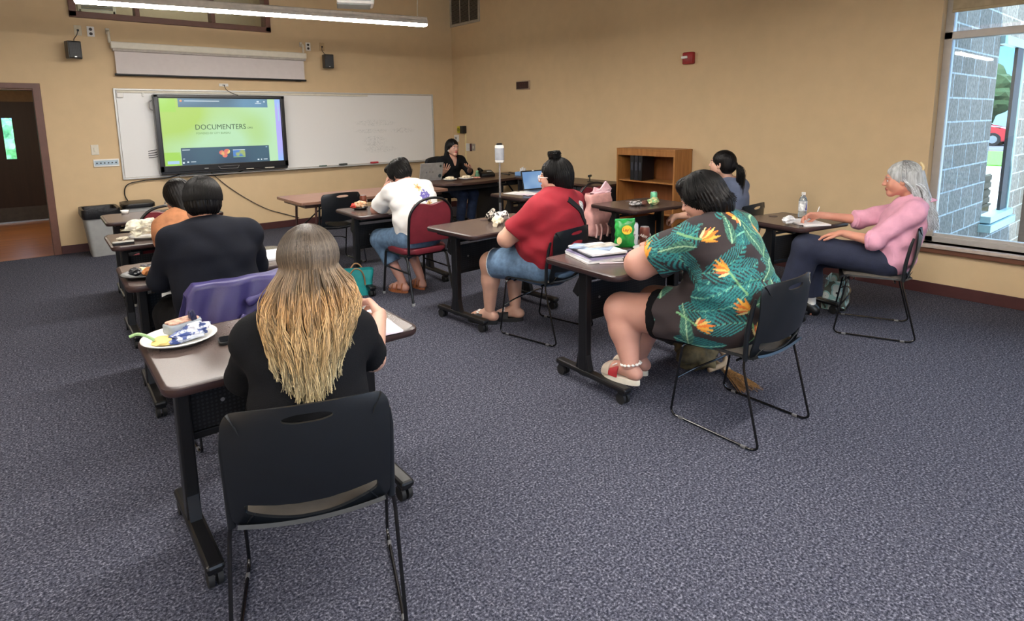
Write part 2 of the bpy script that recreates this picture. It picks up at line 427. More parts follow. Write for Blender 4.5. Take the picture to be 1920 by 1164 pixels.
# outside, seen through the window
def block_mat():
    m = bpy.data.materials.new('split_face_block'); m.use_nodes = True; N = m.node_tree.nodes; L = m.node_tree.links; b = N['Principled BSDF']
    g = N.new('ShaderNodeNewGeometry'); sx = N.new('ShaderNodeSeparateXYZ'); L.new(g.outputs['Position'], sx.inputs[0])
    ad = N.new('ShaderNodeMath'); ad.operation = 'ADD'; L.new(sx.outputs['X'], ad.inputs[0]); L.new(sx.outputs['Y'], ad.inputs[1])
    cb = N.new('ShaderNodeCombineXYZ'); L.new(ad.outputs[0], cb.inputs['X']); L.new(sx.outputs['Z'], cb.inputs['Y'])
    br = N.new('ShaderNodeTexBrick'); br.inputs['Scale'].default_value = 1; br.inputs['Brick Width'].default_value = .4; br.inputs['Row Height'].default_value = .215
    br.inputs['Mortar Size'].default_value = .008; br.inputs['Color1'].default_value = rgb(118, 113, 104); br.inputs['Color2'].default_value = rgb(140, 134, 124); br.inputs['Mortar'].default_value = rgb(176, 184, 184)
    L.new(cb.outputs[0], br.inputs['Vector'])
    n = N.new('ShaderNodeTexNoise'); n.inputs['Scale'].default_value = 26; n.inputs['Detail'].default_value = 5; L.new(g.outputs['Position'], n.inputs['Vector'])
    rp = N.new('ShaderNodeValToRGB'); rp.color_ramp.elements[0].position = .35; rp.color_ramp.elements[1].position = .65; rp.color_ramp.elements[0].color = (.66, .66, .66, 1); rp.color_ramp.elements[1].color = (1.1, 1.1, 1.1, 1)
    L.new(n.outputs['Fac'], rp.inputs['Fac'])
    mx = N.new('ShaderNodeMix'); mx.data_type = 'RGBA'; mx.blend_type = 'MULTIPLY'; mx.inputs['Factor'].default_value = 1
    L.new(br.outputs['Color'], mx.inputs[6]); L.new(rp.outputs['Color'], mx.inputs[7]); L.new(mx.outputs[2], b.inputs['Base Color']); b.inputs['Roughness'].default_value = .9
    bp = N.new('ShaderNodeBump'); bp.inputs['Strength'].default_value = .6; bp.inputs['Distance'].default_value = .02; L.new(n.outputs['Fac'], bp.inputs['Height']); L.new(bp.outputs['Normal'], b.inputs['Normal'])
    return m
M_BLOCK = block_mat()
bm = B()
YW = -7.38
for a0, a1, z0, z1 in ((.31, 1.81, -.1, 3.4), (1.81, 2.76, -.1, .42), (1.81, 2.76, 2.34, 3.4), (2.76, 3.75, -.1, 3.4)):
    T_ = .24 if (z1 < 1 or z0 > 2) else (.1 if a0 < 1 else .06)
    box(bm, ((a0+a1)/2, YW+T_/2, (z0+z1)/2), (a1-a0, T_, z1-z0))
struct('wall_outside', bm, M_BLOCK)
M_AL2 = mat('pale_blue_aluminium', (176, 206, 212), .35, metal=.3, var=.03)
w = thing('window_4', None, None); w['kind'] = 'structure'
bm = B(); box(bm, (2.28, YW-.01, 2.33), (.96, .06, .09)); box(bm, (2.73, YW-.015, 1.38), (.07, .06, 1.86)); box(bm, (2.28, YW-.03, .45), (.98, .12, .07)); box(bm, (2.28, YW-.05, .36), (1.1, .12, .08)); obj('window_frame', bm, M_AL2, w)
bm = B(); box(bm, (2.565, YW-.018, 1.38), (.27, .03, 1.82)); obj('mullion', bm, mat('dark_mullion', (52, 50, 52), .5), w)
bm = B(); box(bm, (4.05, YW-.12, 1.6), (.5, .5, 3.6)); struct('trim_2', bm, mat('brown_column', (64, 52, 44), .8, bump=.3, bscale=30))
bm = B(); box(bm, (30, 0, -.2), (60, 90, .2)); struct('floor_outside', bm, mat('outside_paving', (170, 168, 160), .9))
bm = B(); box(bm, (22.5, -3, -.085), (9, 14, .05)); tag(obj('lawn', bm, mat('grass', (84, 132, 48), .95, var=.15, bump=.6, bscale=60)), 'strip of green grass outside the window', 'grass', kind='stuff')
bm = B(); box(bm, (38, 0, -.09), (20, 60, .04)); struct('floor_parking', bm, mat('asphalt', (92, 94, 98), .9))
# pale planter boxes outside
def planter(x, z, s):
    bm = B(); box(bm, (x, -6.85, z), (s, .26, .2), .01)
    for k in range(2): box(bm, (x, -6.986, z-.05+k*.1), (s, .012, .07), .004)
    return obj('wooden_crate', bm, mat('pale_timber', (196, 186, 160), .8, bump=.2))
tag(planter(3.7, .47, .6), 'pale timber crate outside the window, lower of the two', 'crate', 'crates outside the window'); tag(planter(3.7, .675, .6), 'pale timber crate outside the window, upper of the two', 'crate', 'crates outside the window')
bm = B(); box(bm, (3.7, -6.85, .355), (.7, .3, .03)); box(bm, (3.4, -6.85, .12), (.04, .28, .44)); box(bm, (4.0, -6.85, .12), (.04, .28, .44)); tag(obj('bench', bm, mat('pale_timber', (196, 186, 160), .8)), 'pale timber bench outside the window under the crates', 'bench')
# the red car in the car park
car = thing('car', 'red hatchback parked beyond the grass outside the window', 'car', (33.0, .2, -.07), 0)
bm = B(); pr = [(-2.1, .3), (-2.05, .75), (-1.6, .92), (-.9, 1.0), (-.35, 1.42), (.9, 1.46), (1.7, 1.05), (2.05, .95), (2.1, .35), (1.7, .22), (-1.7, .22)]
for sgn in (0,):
    lo = [bm.verts.new((-.85, x, z)) for x, z in pr]; hi = [bm.verts.new((.85, x, z)) for x, z in pr]
    bm.faces.new(lo); bm.faces.new(hi[::-1]); n = len(pr)
    for i in range(n): bm.faces.new((lo[i], hi[i], hi[(i+1) % n], lo[(i+1) % n]))
bmesh.ops.bevel(bm, geom=bm.edges[:], offset=.05, segments=2, affect='EDGES')
obj('car_body', bm, mat('red_car_paint', (170, 30, 42), .25, coat=.8), car, True)
bm = B()
for s in (-1, 1):
    lo = [bm.verts.new((s*.862, x, z)) for x, z in ((-.8, 1.02), (-.3, 1.36), (.85, 1.39), (1.35, 1.08))]; bm.faces.new(lo)
obj('side_windows', bm, mat('car_glass', (60, 90, 130), .1), car)
for x, y in ((-.8, -1.3), (.8, -1.3), (-.8, 1.35), (.8, 1.35)):
    bm = B(); cyl(bm, (x-.1, y, .33), (x+.1, y, .33), .33, seg=24); w_ = obj('wheel', bm, M_RUB, car, True)
    bm = B(); cyl(bm, (x-.11, y, .33), (x+.11, y, .33), .2, seg=10); obj('wheel_rim', bm, M_SILV, w_, True)
rt = random.Random(3)
for k in range(5):
    t = thing('tree', 'dark green tree in the row far beyond the car park', 'tree', (48+rt.uniform(-2, 2), -12+k*8.2, -.1), 0, 'trees beyond the car park')
    bm = B(); cyl(bm, (0, 0, 0), (0, 0, 3), .2, .14); obj('trunk', bm, mat('bark', (70, 56, 44), .9), t)
    bm = B(); bmesh.ops.create_icosphere(bm, subdivisions=4, radius=1)
    for v in bm.verts:
        f = 1+.35*mnoise.noise(v.co*2.3+Vector((k*7, 0, 0)))+.15*mnoise.noise(v.co*7); v.co = Vector((v.co.x*2.9*f, v.co.y*3.2*f, v.co.z*2.1*f+3.1))
    obj('foliage', bm, mat('foliage', (46, 72, 44), .95, var=.2), t)

# ------------------------------------------------------------------ things on the back wall
def wb_panel():
    w = thing('whiteboard', 'wide white dry-erase board behind the big screen', 'whiteboard', (-2.772, 0, 1.438))
    W, H = 4.65, 1.126
    bm = B(); box(bm, (0, -.012, 0), (W-.03, .02, H-.03)); p = obj('board_panel', bm, M_WB, w)
    bm = B()
    for z in (-H/2, H/2): box(bm, (0, -.016, z), (W+.02, .03, .022), .004)
    for x in (-W/2, W/2): box(bm, (x, -.016, 0), (.022, .03, H), .004)
    obj('frame', bm, mat('aluminium_frame', (200, 200, 198), .4, metal=.3, var=.02), w)
    bm = B(); box(bm, (-.93, -.0235, 0), (.004, .004, H-.03)); obj('panel_joint', bm, M_GREY, w)
    bm = B(); box(bm, (.3, -.055, -H/2-.004), (4.0, .08, .012), .004); obj('marker_tray', bm, mat('aluminium_frame', (200, 200, 198), .4), w)
    bm = B(); box(bm, (-.6, -.036, H/2-.028), (3.4, .012, .03), .003); obj('map_rail', bm, M_OFFW, w)
    bm = B(); box(bm, (-2.27, -.04, .49), (.07, .02, .06), .006); obj('clip', bm, M_WHITE, w)
    bm = B(); box(bm, (-2.02, -.04, .5), (.025, .02, .05), .004); obj('clip', bm, M_WHITE, w)
    return w
def faded_marks():
    m = bpy.data.materials.new('dry_erase_surface'); m.use_nodes = True; N = m.node_tree.nodes; L = m.node_tree.links; b = N['Principled BSDF']
    tc = N.new('ShaderNodeTexCoord')
    acc = None
    # smudged leftovers of erased handwriting: narrow noise squiggles inside a few soft boxes
    mp = N.new('ShaderNodeMapping'); mp.inputs['Scale'].default_value = (16, 1, 34); L.new(tc.outputs['Object'], mp.inputs['Vector'])
    nz = N.new('ShaderNodeTexNoise'); nz.inputs['Scale'].default_value = 1.2; nz.inputs['Detail'].default_value = 2; L.new(mp.outputs[0], nz.inputs['Vector'])
    rp = N.new('ShaderNodeValToRGB'); e = rp.color_ramp.elements; e[0].position = .47; e[0].color = (0, 0, 0, 1); e[1].position = .5; e[1].color = (1, 1, 1, 1); q = e.new(.53); q.color = (0, 0, 0, 1)
    L.new(nz.outputs['Fac'], rp.inputs['Fac'])
    for (cx, cz, sx, sz) in ((1.22, .10, .36, .05), (1.16, -.03, .3, .04), (1.2, -.2, .22, .1), (1.72, -.03, .24, .045), (1.3, -.33, .3, .06)):
        s = N.new('ShaderNodeMapping'); s.inputs['Location'].default_value = (-cx/sx, 0, -cz/sz); s.inputs['Scale'].default_value = (1/sx, 0, 1/sz)
        L.new(tc.outputs['Object'], s.inputs['Vector']); ln = N.new('ShaderNodeVectorMath'); ln.operation = 'LENGTH'; L.new(s.outputs[0], ln.inputs[0])
        mm = N.new('ShaderNodeMapRange'); mm.inputs['From Min'].default_value = 1.1; mm.inputs['From Max'].default_value = .8; L.new(ln.outputs['Value'], mm.inputs['Value'])
        if acc is None: acc = mm
        else:
            a = N.new('ShaderNodeMath'); a.operation = 'MAXIMUM'; L.new(acc.outputs[0], a.inputs[0]); L.new(mm.outputs[0], a.inputs[1]); acc = a
    mu = N.new('ShaderNodeMath'); mu.operation = 'MULTIPLY'; L.new(acc.outputs[0], mu.inputs[0]); L.new(rp.outputs['Color'], mu.inputs[1])
    m2 = N.new('ShaderNodeMath'); m2.operation = 'MULTIPLY'; m2.inputs[1].default_value = .45; L.new(mu.outputs[0], m2.inputs[0])
    mx = N.new('ShaderNodeMix'); mx.data_type = 'RGBA'; mx.inputs[6].default_value = rgb(228, 227, 225); mx.inputs[7].default_value = rgb(120, 130, 130)
    L.new(m2.outputs[0], mx.inputs['Factor']); L.new(mx.outputs[2], b.inputs['Base Color']); b.inputs['Roughness'].default_value = .22
    return m
M_WB = faded_marks()
wb_panel()
for x, c, nm, lb in ((-2.16, (60, 64, 60), 'eraser', 'dark felt eraser on the whiteboard tray'), (-1.62, (190, 60, 66), 'eraser', 'red eraser on the whiteboard tray')):
    bm = B(); box(bm, (x, -.06, .898), (.13, .045, .026), .006); tag(obj(nm, bm, mat('eraser_%d' % c[0], c, .8)), lb, 'eraser')
for x, c, lb in ((-.62, (40, 40, 44), 'black marker lying near the right end of the whiteboard tray'), (-2.55, (60, 90, 80), 'green marker on the whiteboard tray left of the dark eraser')):
    bm = B(); cyl(bm, (x, -.06, .893), (x+.12, -.065, .893), .008); o = obj('marker', bm, mat('marker_%d' % c[1], c, .4), None, True); tag(o, lb, 'marker')

# interactive display
M_BEZ = mat('display_bezel', (26, 28, 32), .3, coat=.3)
def em(name, c, s=1.0, c2=None, sc=1.5):
    m = bpy.data.materials.new(name); m.use_nodes = True; N = m.node_tree.nodes; L = m.node_tree.links; b = N['Principled BSDF']
    b.inputs['Base Color'].default_value = (.01, .01, .01, 1); b.inputs['Roughness'].default_value = .3
    if c2:
        tc = N.new('ShaderNodeTexCoord'); nz = N.new('ShaderNodeTexNoise'); nz.inputs['Scale'].default_value = sc; nz.inputs['Detail'].default_value = 0
        L.new(tc.outputs['Object'], nz.inputs['Vector']); rp = N.new('ShaderNodeValToRGB'); rp.color_ramp.elements[0].position = .38; rp.color_ramp.elements[1].position = .62
        rp.color_ramp.elements[0].color = rgb(*c); rp.color_ramp.elements[1].color = rgb(*c2); L.new(nz.outputs['Fac'], rp.inputs['Fac']); L.new(rp.outputs['Color'], b.inputs['Emission Color'])
    else: b.inputs['Emission Color'].default_value = rgb(*c)
    b.inputs['Emission Strength'].default_value = s*.47
    return m
tv = thing('interactive_display', 'large black-framed display on the whiteboard showing a green slide', 'display', (-3.8755, 0, 1.437))
bm = B(); box(bm, (0, -.1, 0), (1.655, .09, 1.01), .012); obj('housing', bm, M_BEZ, tv)
bm = B()
for z, h in ((.484, .04), (-.462, .085)): box(bm, (0, -.15, z), (1.655, .02, h), .006)
for x in (-.80, .80): box(bm, (x, -.15, 0), (.05, .02, 1.0), .006)
obj('bezel', bm, M_BEZ, tv)
bm = B(); box(bm, (0, -.125, -.515), (1.64, .05, .04), .01); obj('lower_trim', bm, M_BEZ, tv)
def quads(rects):
    """one mesh of flat rectangles (u0,u1,v0,v1,matindex,depth) on the display"""
    bm = B()
    for u0, u1, v0, v1, mi, d in rects:
        f = bm.faces.new([bm.verts.new((-.765+1.53*u, -.1465-d*.0004, .455-.875*v)) for u, v in ((u0, v0), (u0, v1), (u1, v1), (u1, v0))]); f.material_index = mi
    return bm
SM = [em('slide_green_sky_reflection', (170, 204, 100), .95, (182, 222, 180), 1.6), em('slide_bar', (84, 116, 136), .9, (104, 146, 176), 2.), em('player_bar', (60, 82, 104), .9, (70, 100, 118), 2.), em('slide_pale', (176, 226, 140), .95, (160, 208, 90), 3.), em('side_blue', (140, 190, 246), .95, (176, 170, 240), 2.),  # noise mixes slide green with mint standing in for sky reflected on the screen
      em('icon_white', (214, 228, 236), 1.), em('text_dark', (58, 84, 66), .8), em('avatar', (236, 214, 130), .9, (226, 120, 110), 14), em('thumb', (170, 190, 120), .8, (90, 140, 210), 16), em('icon_blue', (170, 206, 232), .9)]
bm = quads([(0, 1, 0, 1, 0, 0), (.14, .885, 0, .13, 1, 1), (0, .12, 0, .2, 3, 1), (0, .125, .8, 1, 3, 1), (.13, .87, .74, 1, 2, 1), (.95, 1, 0, 1, 4, 1), (.02, .11, .93, .975, 9, 2),
            (.19, .47, .032, .042, 5, 2), (.79, .81, .03, .05, 5, 2), (.775, .83, .062, .07, 5, 2), (.85, .862, .03, .05, 5, 2), (.14, .2, .765, .775, 5, 2), (.135, .15, .95, .975, 5, 2), (.17, .185, .945, .965, 5, 2), (.2, .24, .95, .958, 5, 2), (.14, .155, .9, .91, 5, 2),
            (.76, .775, .955, .975, 5, 2), (.79, .8, .955, .975, 5, 2), (.815, .85, .958, .97, 5, 2), (.975, .985, .05, .35, 9, 2), (.84, .855, .76, .77, 9, 2), (.55, .655, .8, .9, 8, 2), (.55, .655, .79, .8, 5, 2), (.55, .655, .905, .912, 3, 2)])
sc_ = obj('screen', bm, SM, tv)
bm = B()
for c, r in (((.455, .83), .03), ((.5, .815), .035), ((.48, .875), .03), ((.164, .035), .014)):
    x, z = -.765+1.53*c[0], .455-.875*c[1]; vs = [bm.verts.new((x+r*1.1*math.cos(a*PI/10), -.1478, z+r*math.sin(a*PI/10))) for a in range(20)]; bm.faces.new(vs)
obj('slide_icons', bm, SM[7], sc_)
text('slide_title', 'DOCUMENTERS', .098, SM[6], sc_, (-.375, -.148, .075), (PI/2, 0, 0), sx=.92)
text('slide_title_suffix', '.ORG', .034, SM[6], sc_, (.285, -.148, .06), (PI/2, 0, 0))
text('slide_subtitle', 'POWERED BY CITY BUREAU', .038, em('text_green', (110, 150, 90), .85), sc_, (-.365, -.148, -.005), (PI/2, 0, 0), sx=.9)
bm = B(); P_ = fillet([(-.13, -.162, -.452), (-.1, -.162, -.492), (.12, -.162, -.492), (.14, -.162, -.452)], .01); tube(bm, P_, .004, 6); tube(bm, [(-.11, -.162, -.455), (.13, -.162, -.455)], .002, 6); obj('control_tray', bm, M_SILV, tv)
bm = B(); box(bm, (-.28, -.1615, -.475), (.05, .003, .014)); obj('logo_plate', bm, M_GREY, tv)
bm = B(); box(bm, (.28, -.165, -.512), (.1, .02, .012), .004); box(bm, (.55, -.165, -.512), (.13, .02, .012), .004); obj('pen', bm, M_OFFW, tv)
bm = B(); tube(bm, fillet([(-.83, -.1, .43), (-.87, -.1, .41), (-.87, -.1, .32), (-.83, -.1, .3)], .02), .008, 8); obj('side_handle', bm, M_SILV, tv)
bm = B()
for k in range(4): tube(bm, smooth_path([(-.82, -.08, -.2-.03*k), (-.87, -.09, -.21-.03*k), (-.93, -.07, -.22-.028*k)], 3), .004, 6)
obj('plug_leads', bm, M_BLK, tv)
# cables off the display
def cable(label, pts, r=.006, m=None):
    bm = B(); tube(bm, smooth_path(pts, 8), r, 7); return tag(obj('cable', bm, m or mat('grey_cable', (70, 64, 60), .6), None, 'all'), label, 'cable')
cable('black cable hanging from the display down the wall on the left', [(-4.45, -.06, .9), (-4.62, -.035, .855), (-4.9, -.03, .84), (-5.07, -.04, .80), (-5.11, -.03, .68), (-5.07, -.03, .56), (-5.02, -.03, .42), (-5.05, -.03, .3)], .007, M_BLK)
cable('brown cable running from the display diagonally down to the baseboard', [(-4.1, -.06, .92), (-4.03, -.03, .84), (-3.85, -.02, .66), (-3.6, -.02, .46), (-3.35, -.02, .3), (-3.1, -.02, .2), (-2.9, -.02, .12)], .006)
cable('thin cable from the wall plate above down to the display', [(-3.81, -.03, 2.08), (-3.79, -.05, 2.02), (-3.72, -.08, 1.97), (-3.66, -.11, 1.945)], .005)
cable('black cable looping under the right half of the display', [(-3.6, -.08, .925), (-3.75, -.04, .87), (-4.0, -.03, .85), (-4.45, -.03, .862)], .006, M_BLK)

# pull-down projection screen
ps = thing('projection_screen', 'white pull-down projection screen in its housing above the whiteboard', 'projection screen', (-3.875, 0, 0))
bm = B(); box(bm, (0, -.075, 2.53), (2.43, .1, .085), .012); obj('housing', bm, M_OFFW, ps)
bm = B(); box(bm, (0, -.075, 2.474), (2.4, .085, .03), .006); obj('lower_trim', bm, mat('screen_housing_grey', (168, 160, 152), .5), ps)
bm = B(); box(bm, (0, -.08, 2.325), (2.36, .004, .29)); obj('screen_fabric', bm, mat('screen_fabric', (206, 198, 196), .8, var=.012), ps)
bm = B(); cyl(bm, (-1.2, -.08, 2.177), (1.2, -.08, 2.177), .013); cyl(bm, (1.04, -.08, 2.175), (1.12, -.08, 2.175), .016); obj('bottom_bar', bm, M_BLK, ps, True)
bm = B()
for x in (-1.22, 1.18):
    tube(bm, fillet([(x, -.03, 2.70), (x, -.09, 2.68), (x, -.09, 2.58), (x, -.075, 2.56)], .02), .016, 8); box(bm, (x, -.01, 2.7), (.04, .02, .07), .005)
obj('bracket', bm, M_OFFW, ps)

def wall_speaker(x, z, yaw, label):
    s = thing('wall_speaker', label, 'speaker', (x, -.18, z), yaw, 'speakers on the back wall')
    bm = B(); o = [(-.065, -.07), (.065, -.07), (.08, .02), (.05, .08), (-.05, .08), (-.08, .02)]; prism(bm, o, -.1, .1, .008); obj('cabinet', bm, M_BLK, s, True)
    bm = B(); box(bm, (0, -.073, 0), (.115, .01, .18), .006); obj('grille', bm, M_PERF, s)
    bm = B(); box(bm, (0, -.0795, -.08), (.02, .002, .01)); obj('badge', bm, M_SILV, s)
    bm = B(); cyl(bm, (0, .07, 0), (0, .175, 0), .012); obj('bracket', bm, M_BLK, s)
    return s
wall_speaker(-5.47, 2.435, .12, 'small black speaker on the wall between the doorway and the projection screen')
wall_speaker(-2.36, 2.46, -.15, 'small black speaker on the wall right of the projection screen')
def plate(name, label, cat, x, z, w, h, kind='outlet', y=-.004, axis='y', m=None, cord=None, group=None):
    t = thing(name, label, cat, (x, 0, z) if axis == 'y' else (0, x, z), 0 if axis == 'y' else -PI/2, group)
    bm = B(); box(bm, (0, y, 0), (w, .008, h), .003); obj('cover_plate', bm, m or M_WHITE, t)
    if kind == 'outlet':
        for s in (-1, 1):
            bm = B(); cyl(bm, (0, y-.002, s*h*.22), (0, y-.006, s*h*.22), h*.15, seg=14); obj('socket', bm, mat('socket_brown', (56, 46, 40), .5), t)
    if kind == 'switch':
        bm = B(); box(bm, (0, y-.007, 0), (w*.3, .01, h*.4), .002); obj('toggle', bm, M_OFFW, t)
    if kind == 'jack':
        bm = B(); box(bm, (0, y-.006, 0), (w*.3, .008, h*.2), .002); obj('jack', bm, M_BLK, t)
    return t
plate('wall_plate', 'small cream jack plate above the left speaker', 'wall plate', -5.392, 2.687, .075, .12, 'jack', m=mat('beige_plate', (206, 196, 172), .5))
plate('outlet', 'white outlet with dark sockets right of the left speaker plate', 'outlet', -5.265, 2.683, .075, .12)
plate('outlet', 'white outlet with dark sockets right of the projection screen housing', 'outlet', -2.585, 2.68, .075, .12)
plate('wall_plate', 'tan jack plate above the right speaker', 'wall plate', -2.37, 2.69, .075, .12, 'jack', m=mat('tan_plate', (190, 160, 120), .5))
plate('light_switch', 'cream switch on the wall above the six-way panel', 'light switch', -5.365, 1.256, .08, .125, 'switch', m=M_OFFW)
plate('wall_plate', 'small white jack plate above the display', 'wall plate', -3.81, 2.085, .12, .04, 'jack')
for o_, (x, y, z) in (('speaker_wire', (-5.392, 2.687, -5.45)), ('speaker_wire', (-2.37, 2.69, -2.38))):
    bm = B(); tube(bm, smooth_path([(x, -.012, y), (x-.02, -.05, y-.06), (z, -.12, y-.12), (z, -.15, y-.17)], 5), .004, 6)
    tag(obj('speaker_wire', bm, M_BLK, None, 'all'), 'thin black wire from the wall plate to the %s speaker' % ('left' if x < -4 else 'right'), 'wire')
sp = thing('switch_panel', 'wide white panel of six small switches by the whiteboard', 'switch panel', (-5.262, 0, 1.09))
bm = B(); box(bm, (0, -.008, 0), (.27, .016, .095), .004); obj('cover_plate', bm, M_WHITE, sp)
bm = B(); box(bm, (0, -.017, .002), (.25, .003, .06)); obj('inset', bm, mat('pale_blue_inset', (170, 190, 204), .5), sp)
for k in range(6):
    bm = B(); cyl(bm, (-.1+k*.04, -.018, 0), (-.1+k*.04, -.026, 0), .009, seg=10); obj('button', bm, mat('button_dark', (60, 60, 66), .5), sp, True)

# ------------------------------------------------------------------ things on the right wall (local +x = towards the back wall)
v = thing('air_vent', 'large louvred return-air grille high on the right wall', 'vent', (0, -.43, 3.55), -PI/2)
bm = B(); W, H = .82, .72
for z in (-H/2, H/2): box(bm, (0, -.012, z), (W, .024, .04), .004)
for x in (-W/2, W/2): box(bm, (x, -.012, 0), (.04, .024, H+.04), .004)
for x in (-.13, .14): box(bm, (x, -.01, 0), (.012, .02, H))
obj('frame', bm, mat('vent_frame', (176, 166, 150), .5), v)
bm = B(); box(bm, (0, -.003, 0), (W, .003, H)); obj('backing', bm, M_DARKV, v)
bm = B()
for k in range(34): box(bm, (0, -.012, -H/2+.03+k*.02), (W-.04, .014, .006), rot=(.7, 0, 0))
obj('louvres', bm, mat('vent_louvre', (120, 112, 100), .5), v)
c = thing('wall_clock', 'small dark red-digit clock panel on the right wall', 'clock', (0, -1.94, 2.085), -PI/2)
bm = B(); box(bm, (0, -.012, 0), (.31, .024, .135), .006); obj('case', bm, mat('clock_rim', (170, 150, 128), .5), c)
bm = B(); box(bm, (0, -.026, 0), (.28, .006, .105)); obj('face', bm, mat('dark_red_lens', (48, 22, 26), .25), c)
bm = B()
for x in (-.05, 0, .05): box(bm, (x, -.0295, 0), (.006, .001, .05)); box(bm, (x+.012, -.0295, .025), (.022, .001, .005)); box(bm, (x+.012, -.0295, -.025), (.022, .001, .005))
obj('unlit_segments', bm, mat('dim_red_digits', (84, 32, 36), .6), c)
fa = thing('fire_alarm', 'red fire alarm strobe with white lens on the right wall', 'fire alarm', (0, -4.9, 2.246), -PI/2)
bm = B(); box(bm, (0, -.03, 0), (.14, .06, .135), .014); obj('housing', bm, mat('alarm_red', (150, 30, 34), .4), fa, True)
bm = B(); box(bm, (-.035, -.066, .01), (.08, .02, .03), .006); obj('strobe_lens', bm, M_WHITE, fa)
ye = thing('emergency_alarm', 'yellow and black boxed alarm on the wall above the presenter', 'alarm box', (0, -.28, 1.4), -PI/2)
bm = B(); box(bm, (-.03, -.035, 0), (.1, .07, .12), .01); obj('yellow_housing', bm, mat('alarm_yellow', (198, 186, 40), .4), ye, True)
bm = B(); cyl(bm, (-.03, -.07, 0), (-.03, -.078, 0), .035, seg=16); obj('button', bm, mat('alarm_olive', (130, 124, 30), .5), ye)
bm = B(); box(bm, (.07, -.04, 0), (.1, .08, .13), .008); obj('black_box', bm, M_BLK, ye, True)
bm = B(); box(bm, (-.005, -.35-.02, .95), (.014, .02, .82), .002); tag(obj('cable_duct', bm, mat('cream_duct', (222, 206, 150), .5)), 'thin cream cable duct dropping from the yellow alarm box', 'cable duct')
th = thing('thermostat', 'square white thermostat near the room corner', 'thermostat', (0, -.1, 1.245), -PI/2)
bm = B(); box(bm, (0, -.012, 0), (.13, .024, .12), .008); obj('housing', bm, M_WHITE, th)
bm = B(); box(bm, (0, -.026, .002), (.055, .006, .045)); obj('display', bm, M_GREY, th)
sg = thing('notice', 'white notice with black strip on the wall beside the presenter', 'notice', (0, -.46, 1.095), -PI/2)
bm = B(); box(bm, (-.02, -.004, 0), (.13, .008, .13)); obj('sheet', bm, M_WHITE, sg)
bm = B()
for k in range(5): box(bm, (-.02, -.009, .04-k*.02), (.09, .001, .004))
obj('printed_lines', bm, M_GREY, sg)
bm = B(); box(bm, (.07, -.012, 0), (.04, .02, .13), .004); obj('dark_strip', bm, mat('maroon_strip', (70, 30, 36), .5), sg)
plate('wall_plate', 'square metal wall plate right of the notice', 'wall plate', -.60, 1.1, .1, .12, 'switch', axis='x', m=mat('brushed_plate', (160, 150, 140), .4, metal=.3))
ou = plate('outlet', 'outlet with a black plug low on the wall behind the presenter desk', 'outlet', -.9, .45, .08, .12, 'jack', axis='x')
bm = B(); box(bm, (0, -.03, 0), (.06, .05, .08), .01); obj('plug', bm, M_BLK, ou)
for k, (ya, yb) in enumerate(((-.72, -.5), (-.93, -.75))):
    cable('thin cable hanging on the wall under the presenter desk, %s one' % ('left' if k == 0 else 'right'), [(-.02, ya, .66), (-.03, ya-.03, .5), (-.02, yb-.1, .3), (-.03, yb-.12, .2), (-.03, ya+.05, .14), (-.02, ya+.06, .3), (-.02, ya, .55)], .004)
# ------------------------------------------------------------------ pendant lamps and projector
M_LAMP = bpy.data.materials.new('lamp_diffuser'); M_LAMP.use_nodes = True
_b = M_LAMP.node_tree.nodes['Principled BSDF']; _b.inputs['Base Color'].default_value = (.9, .9, .9, 1); _b.inputs['Emission Color'].default_value = (1., .95, .88, 1); _b.inputs['Emission Strength'].default_value = LAMP
def pendant(x, y, z, L, rz, label):
    t = thing('pendant_lamp', label, 'pendant lamp', (x, y, z), rz, 'long pendant lamps')
    bm = B(); box(bm, (0, 0, .045), (L, .13, .06), .012); box(bm, (0, -.062, .018), (L, .006, .04), .002); box(bm, (0, .062, .018), (L, .006, .04), .002); obj('housing', bm, mat('lamp_housing', (196, 186, 172), .5), t)
    bm = B()
    prof = [(-.055, .018), (-.055, -.012), (-.045, -.022), (.045, -.022), (.055, -.012), (.055, .018)]
    lo = [bm.verts.new((-L/2+.004, a, b)) for a, b in prof]; hi = [bm.verts.new((L/2-.004, a, b)) for a, b in prof]
    bm.faces.new(lo); bm.faces.new(hi[::-1])
    for i in range(6): bm.faces.new((lo[i], lo[(i+1) % 6], hi[(i+1) % 6], hi[i]))
    obj('diffuser', bm, M_LAMP, t)
    for s in (-1, 1):
        bm = B(); tube(bm, smooth_path([(s*(L/2-.1), 0, .07), (s*(L/2-.09), .0, .3), (s*(L/2-.07), 0, .5), (s*(L/2-.07), 0, ZC-z)], 4), .0045, 6); obj('suspension_wire', bm, M_OFFW, t)
    return t
pendant(-3.96, -2.64, 2.66, 3.30, math.radians(-10.6), 'long white pendant lamp nearest the display wall')
for y in (-5.6, -8.6, -11.2):
    pendant(-4.2, y, 2.68, 3.66, 0, 'long white pendant lamp hung over the class')
    pendant(-8.2, y, 2.68, 2.2, 0, 'long white pendant lamp hung over the class')
pr = thing('projector', 'white ceiling projector hanging above the pendant lamp', 'projector', (-2.72, -1.95, 2.985), math.radians(-24))
bm = B(); box(bm, (0, 0, .05), (.44, .34, .13), .02); obj('body', bm, M_WHITE, pr, True)
bm = B(); box(bm, (.06, -.168, .06), (.24, .008, .085)); obj('port_panel', bm, mat('projector_ports', (176, 178, 178), .5), pr)
bm = B()
for k in range(6): box(bm, (.02+k*.018, -.174, .04+.02*(k % 2)), (.012, .006, .014))
obj('ports', bm, M_BLK, pr)
bm = B(); cyl(bm, (0, 0, .11), (0, 0, ZC-2.985), .022); obj('ceiling_pole', bm, M_WHITE, pr, True)
bm = B(); box(bm, (-.02, 0, -.02), (.4, .3, .02), .008); obj('base_plate', bm, M_GREY, pr)

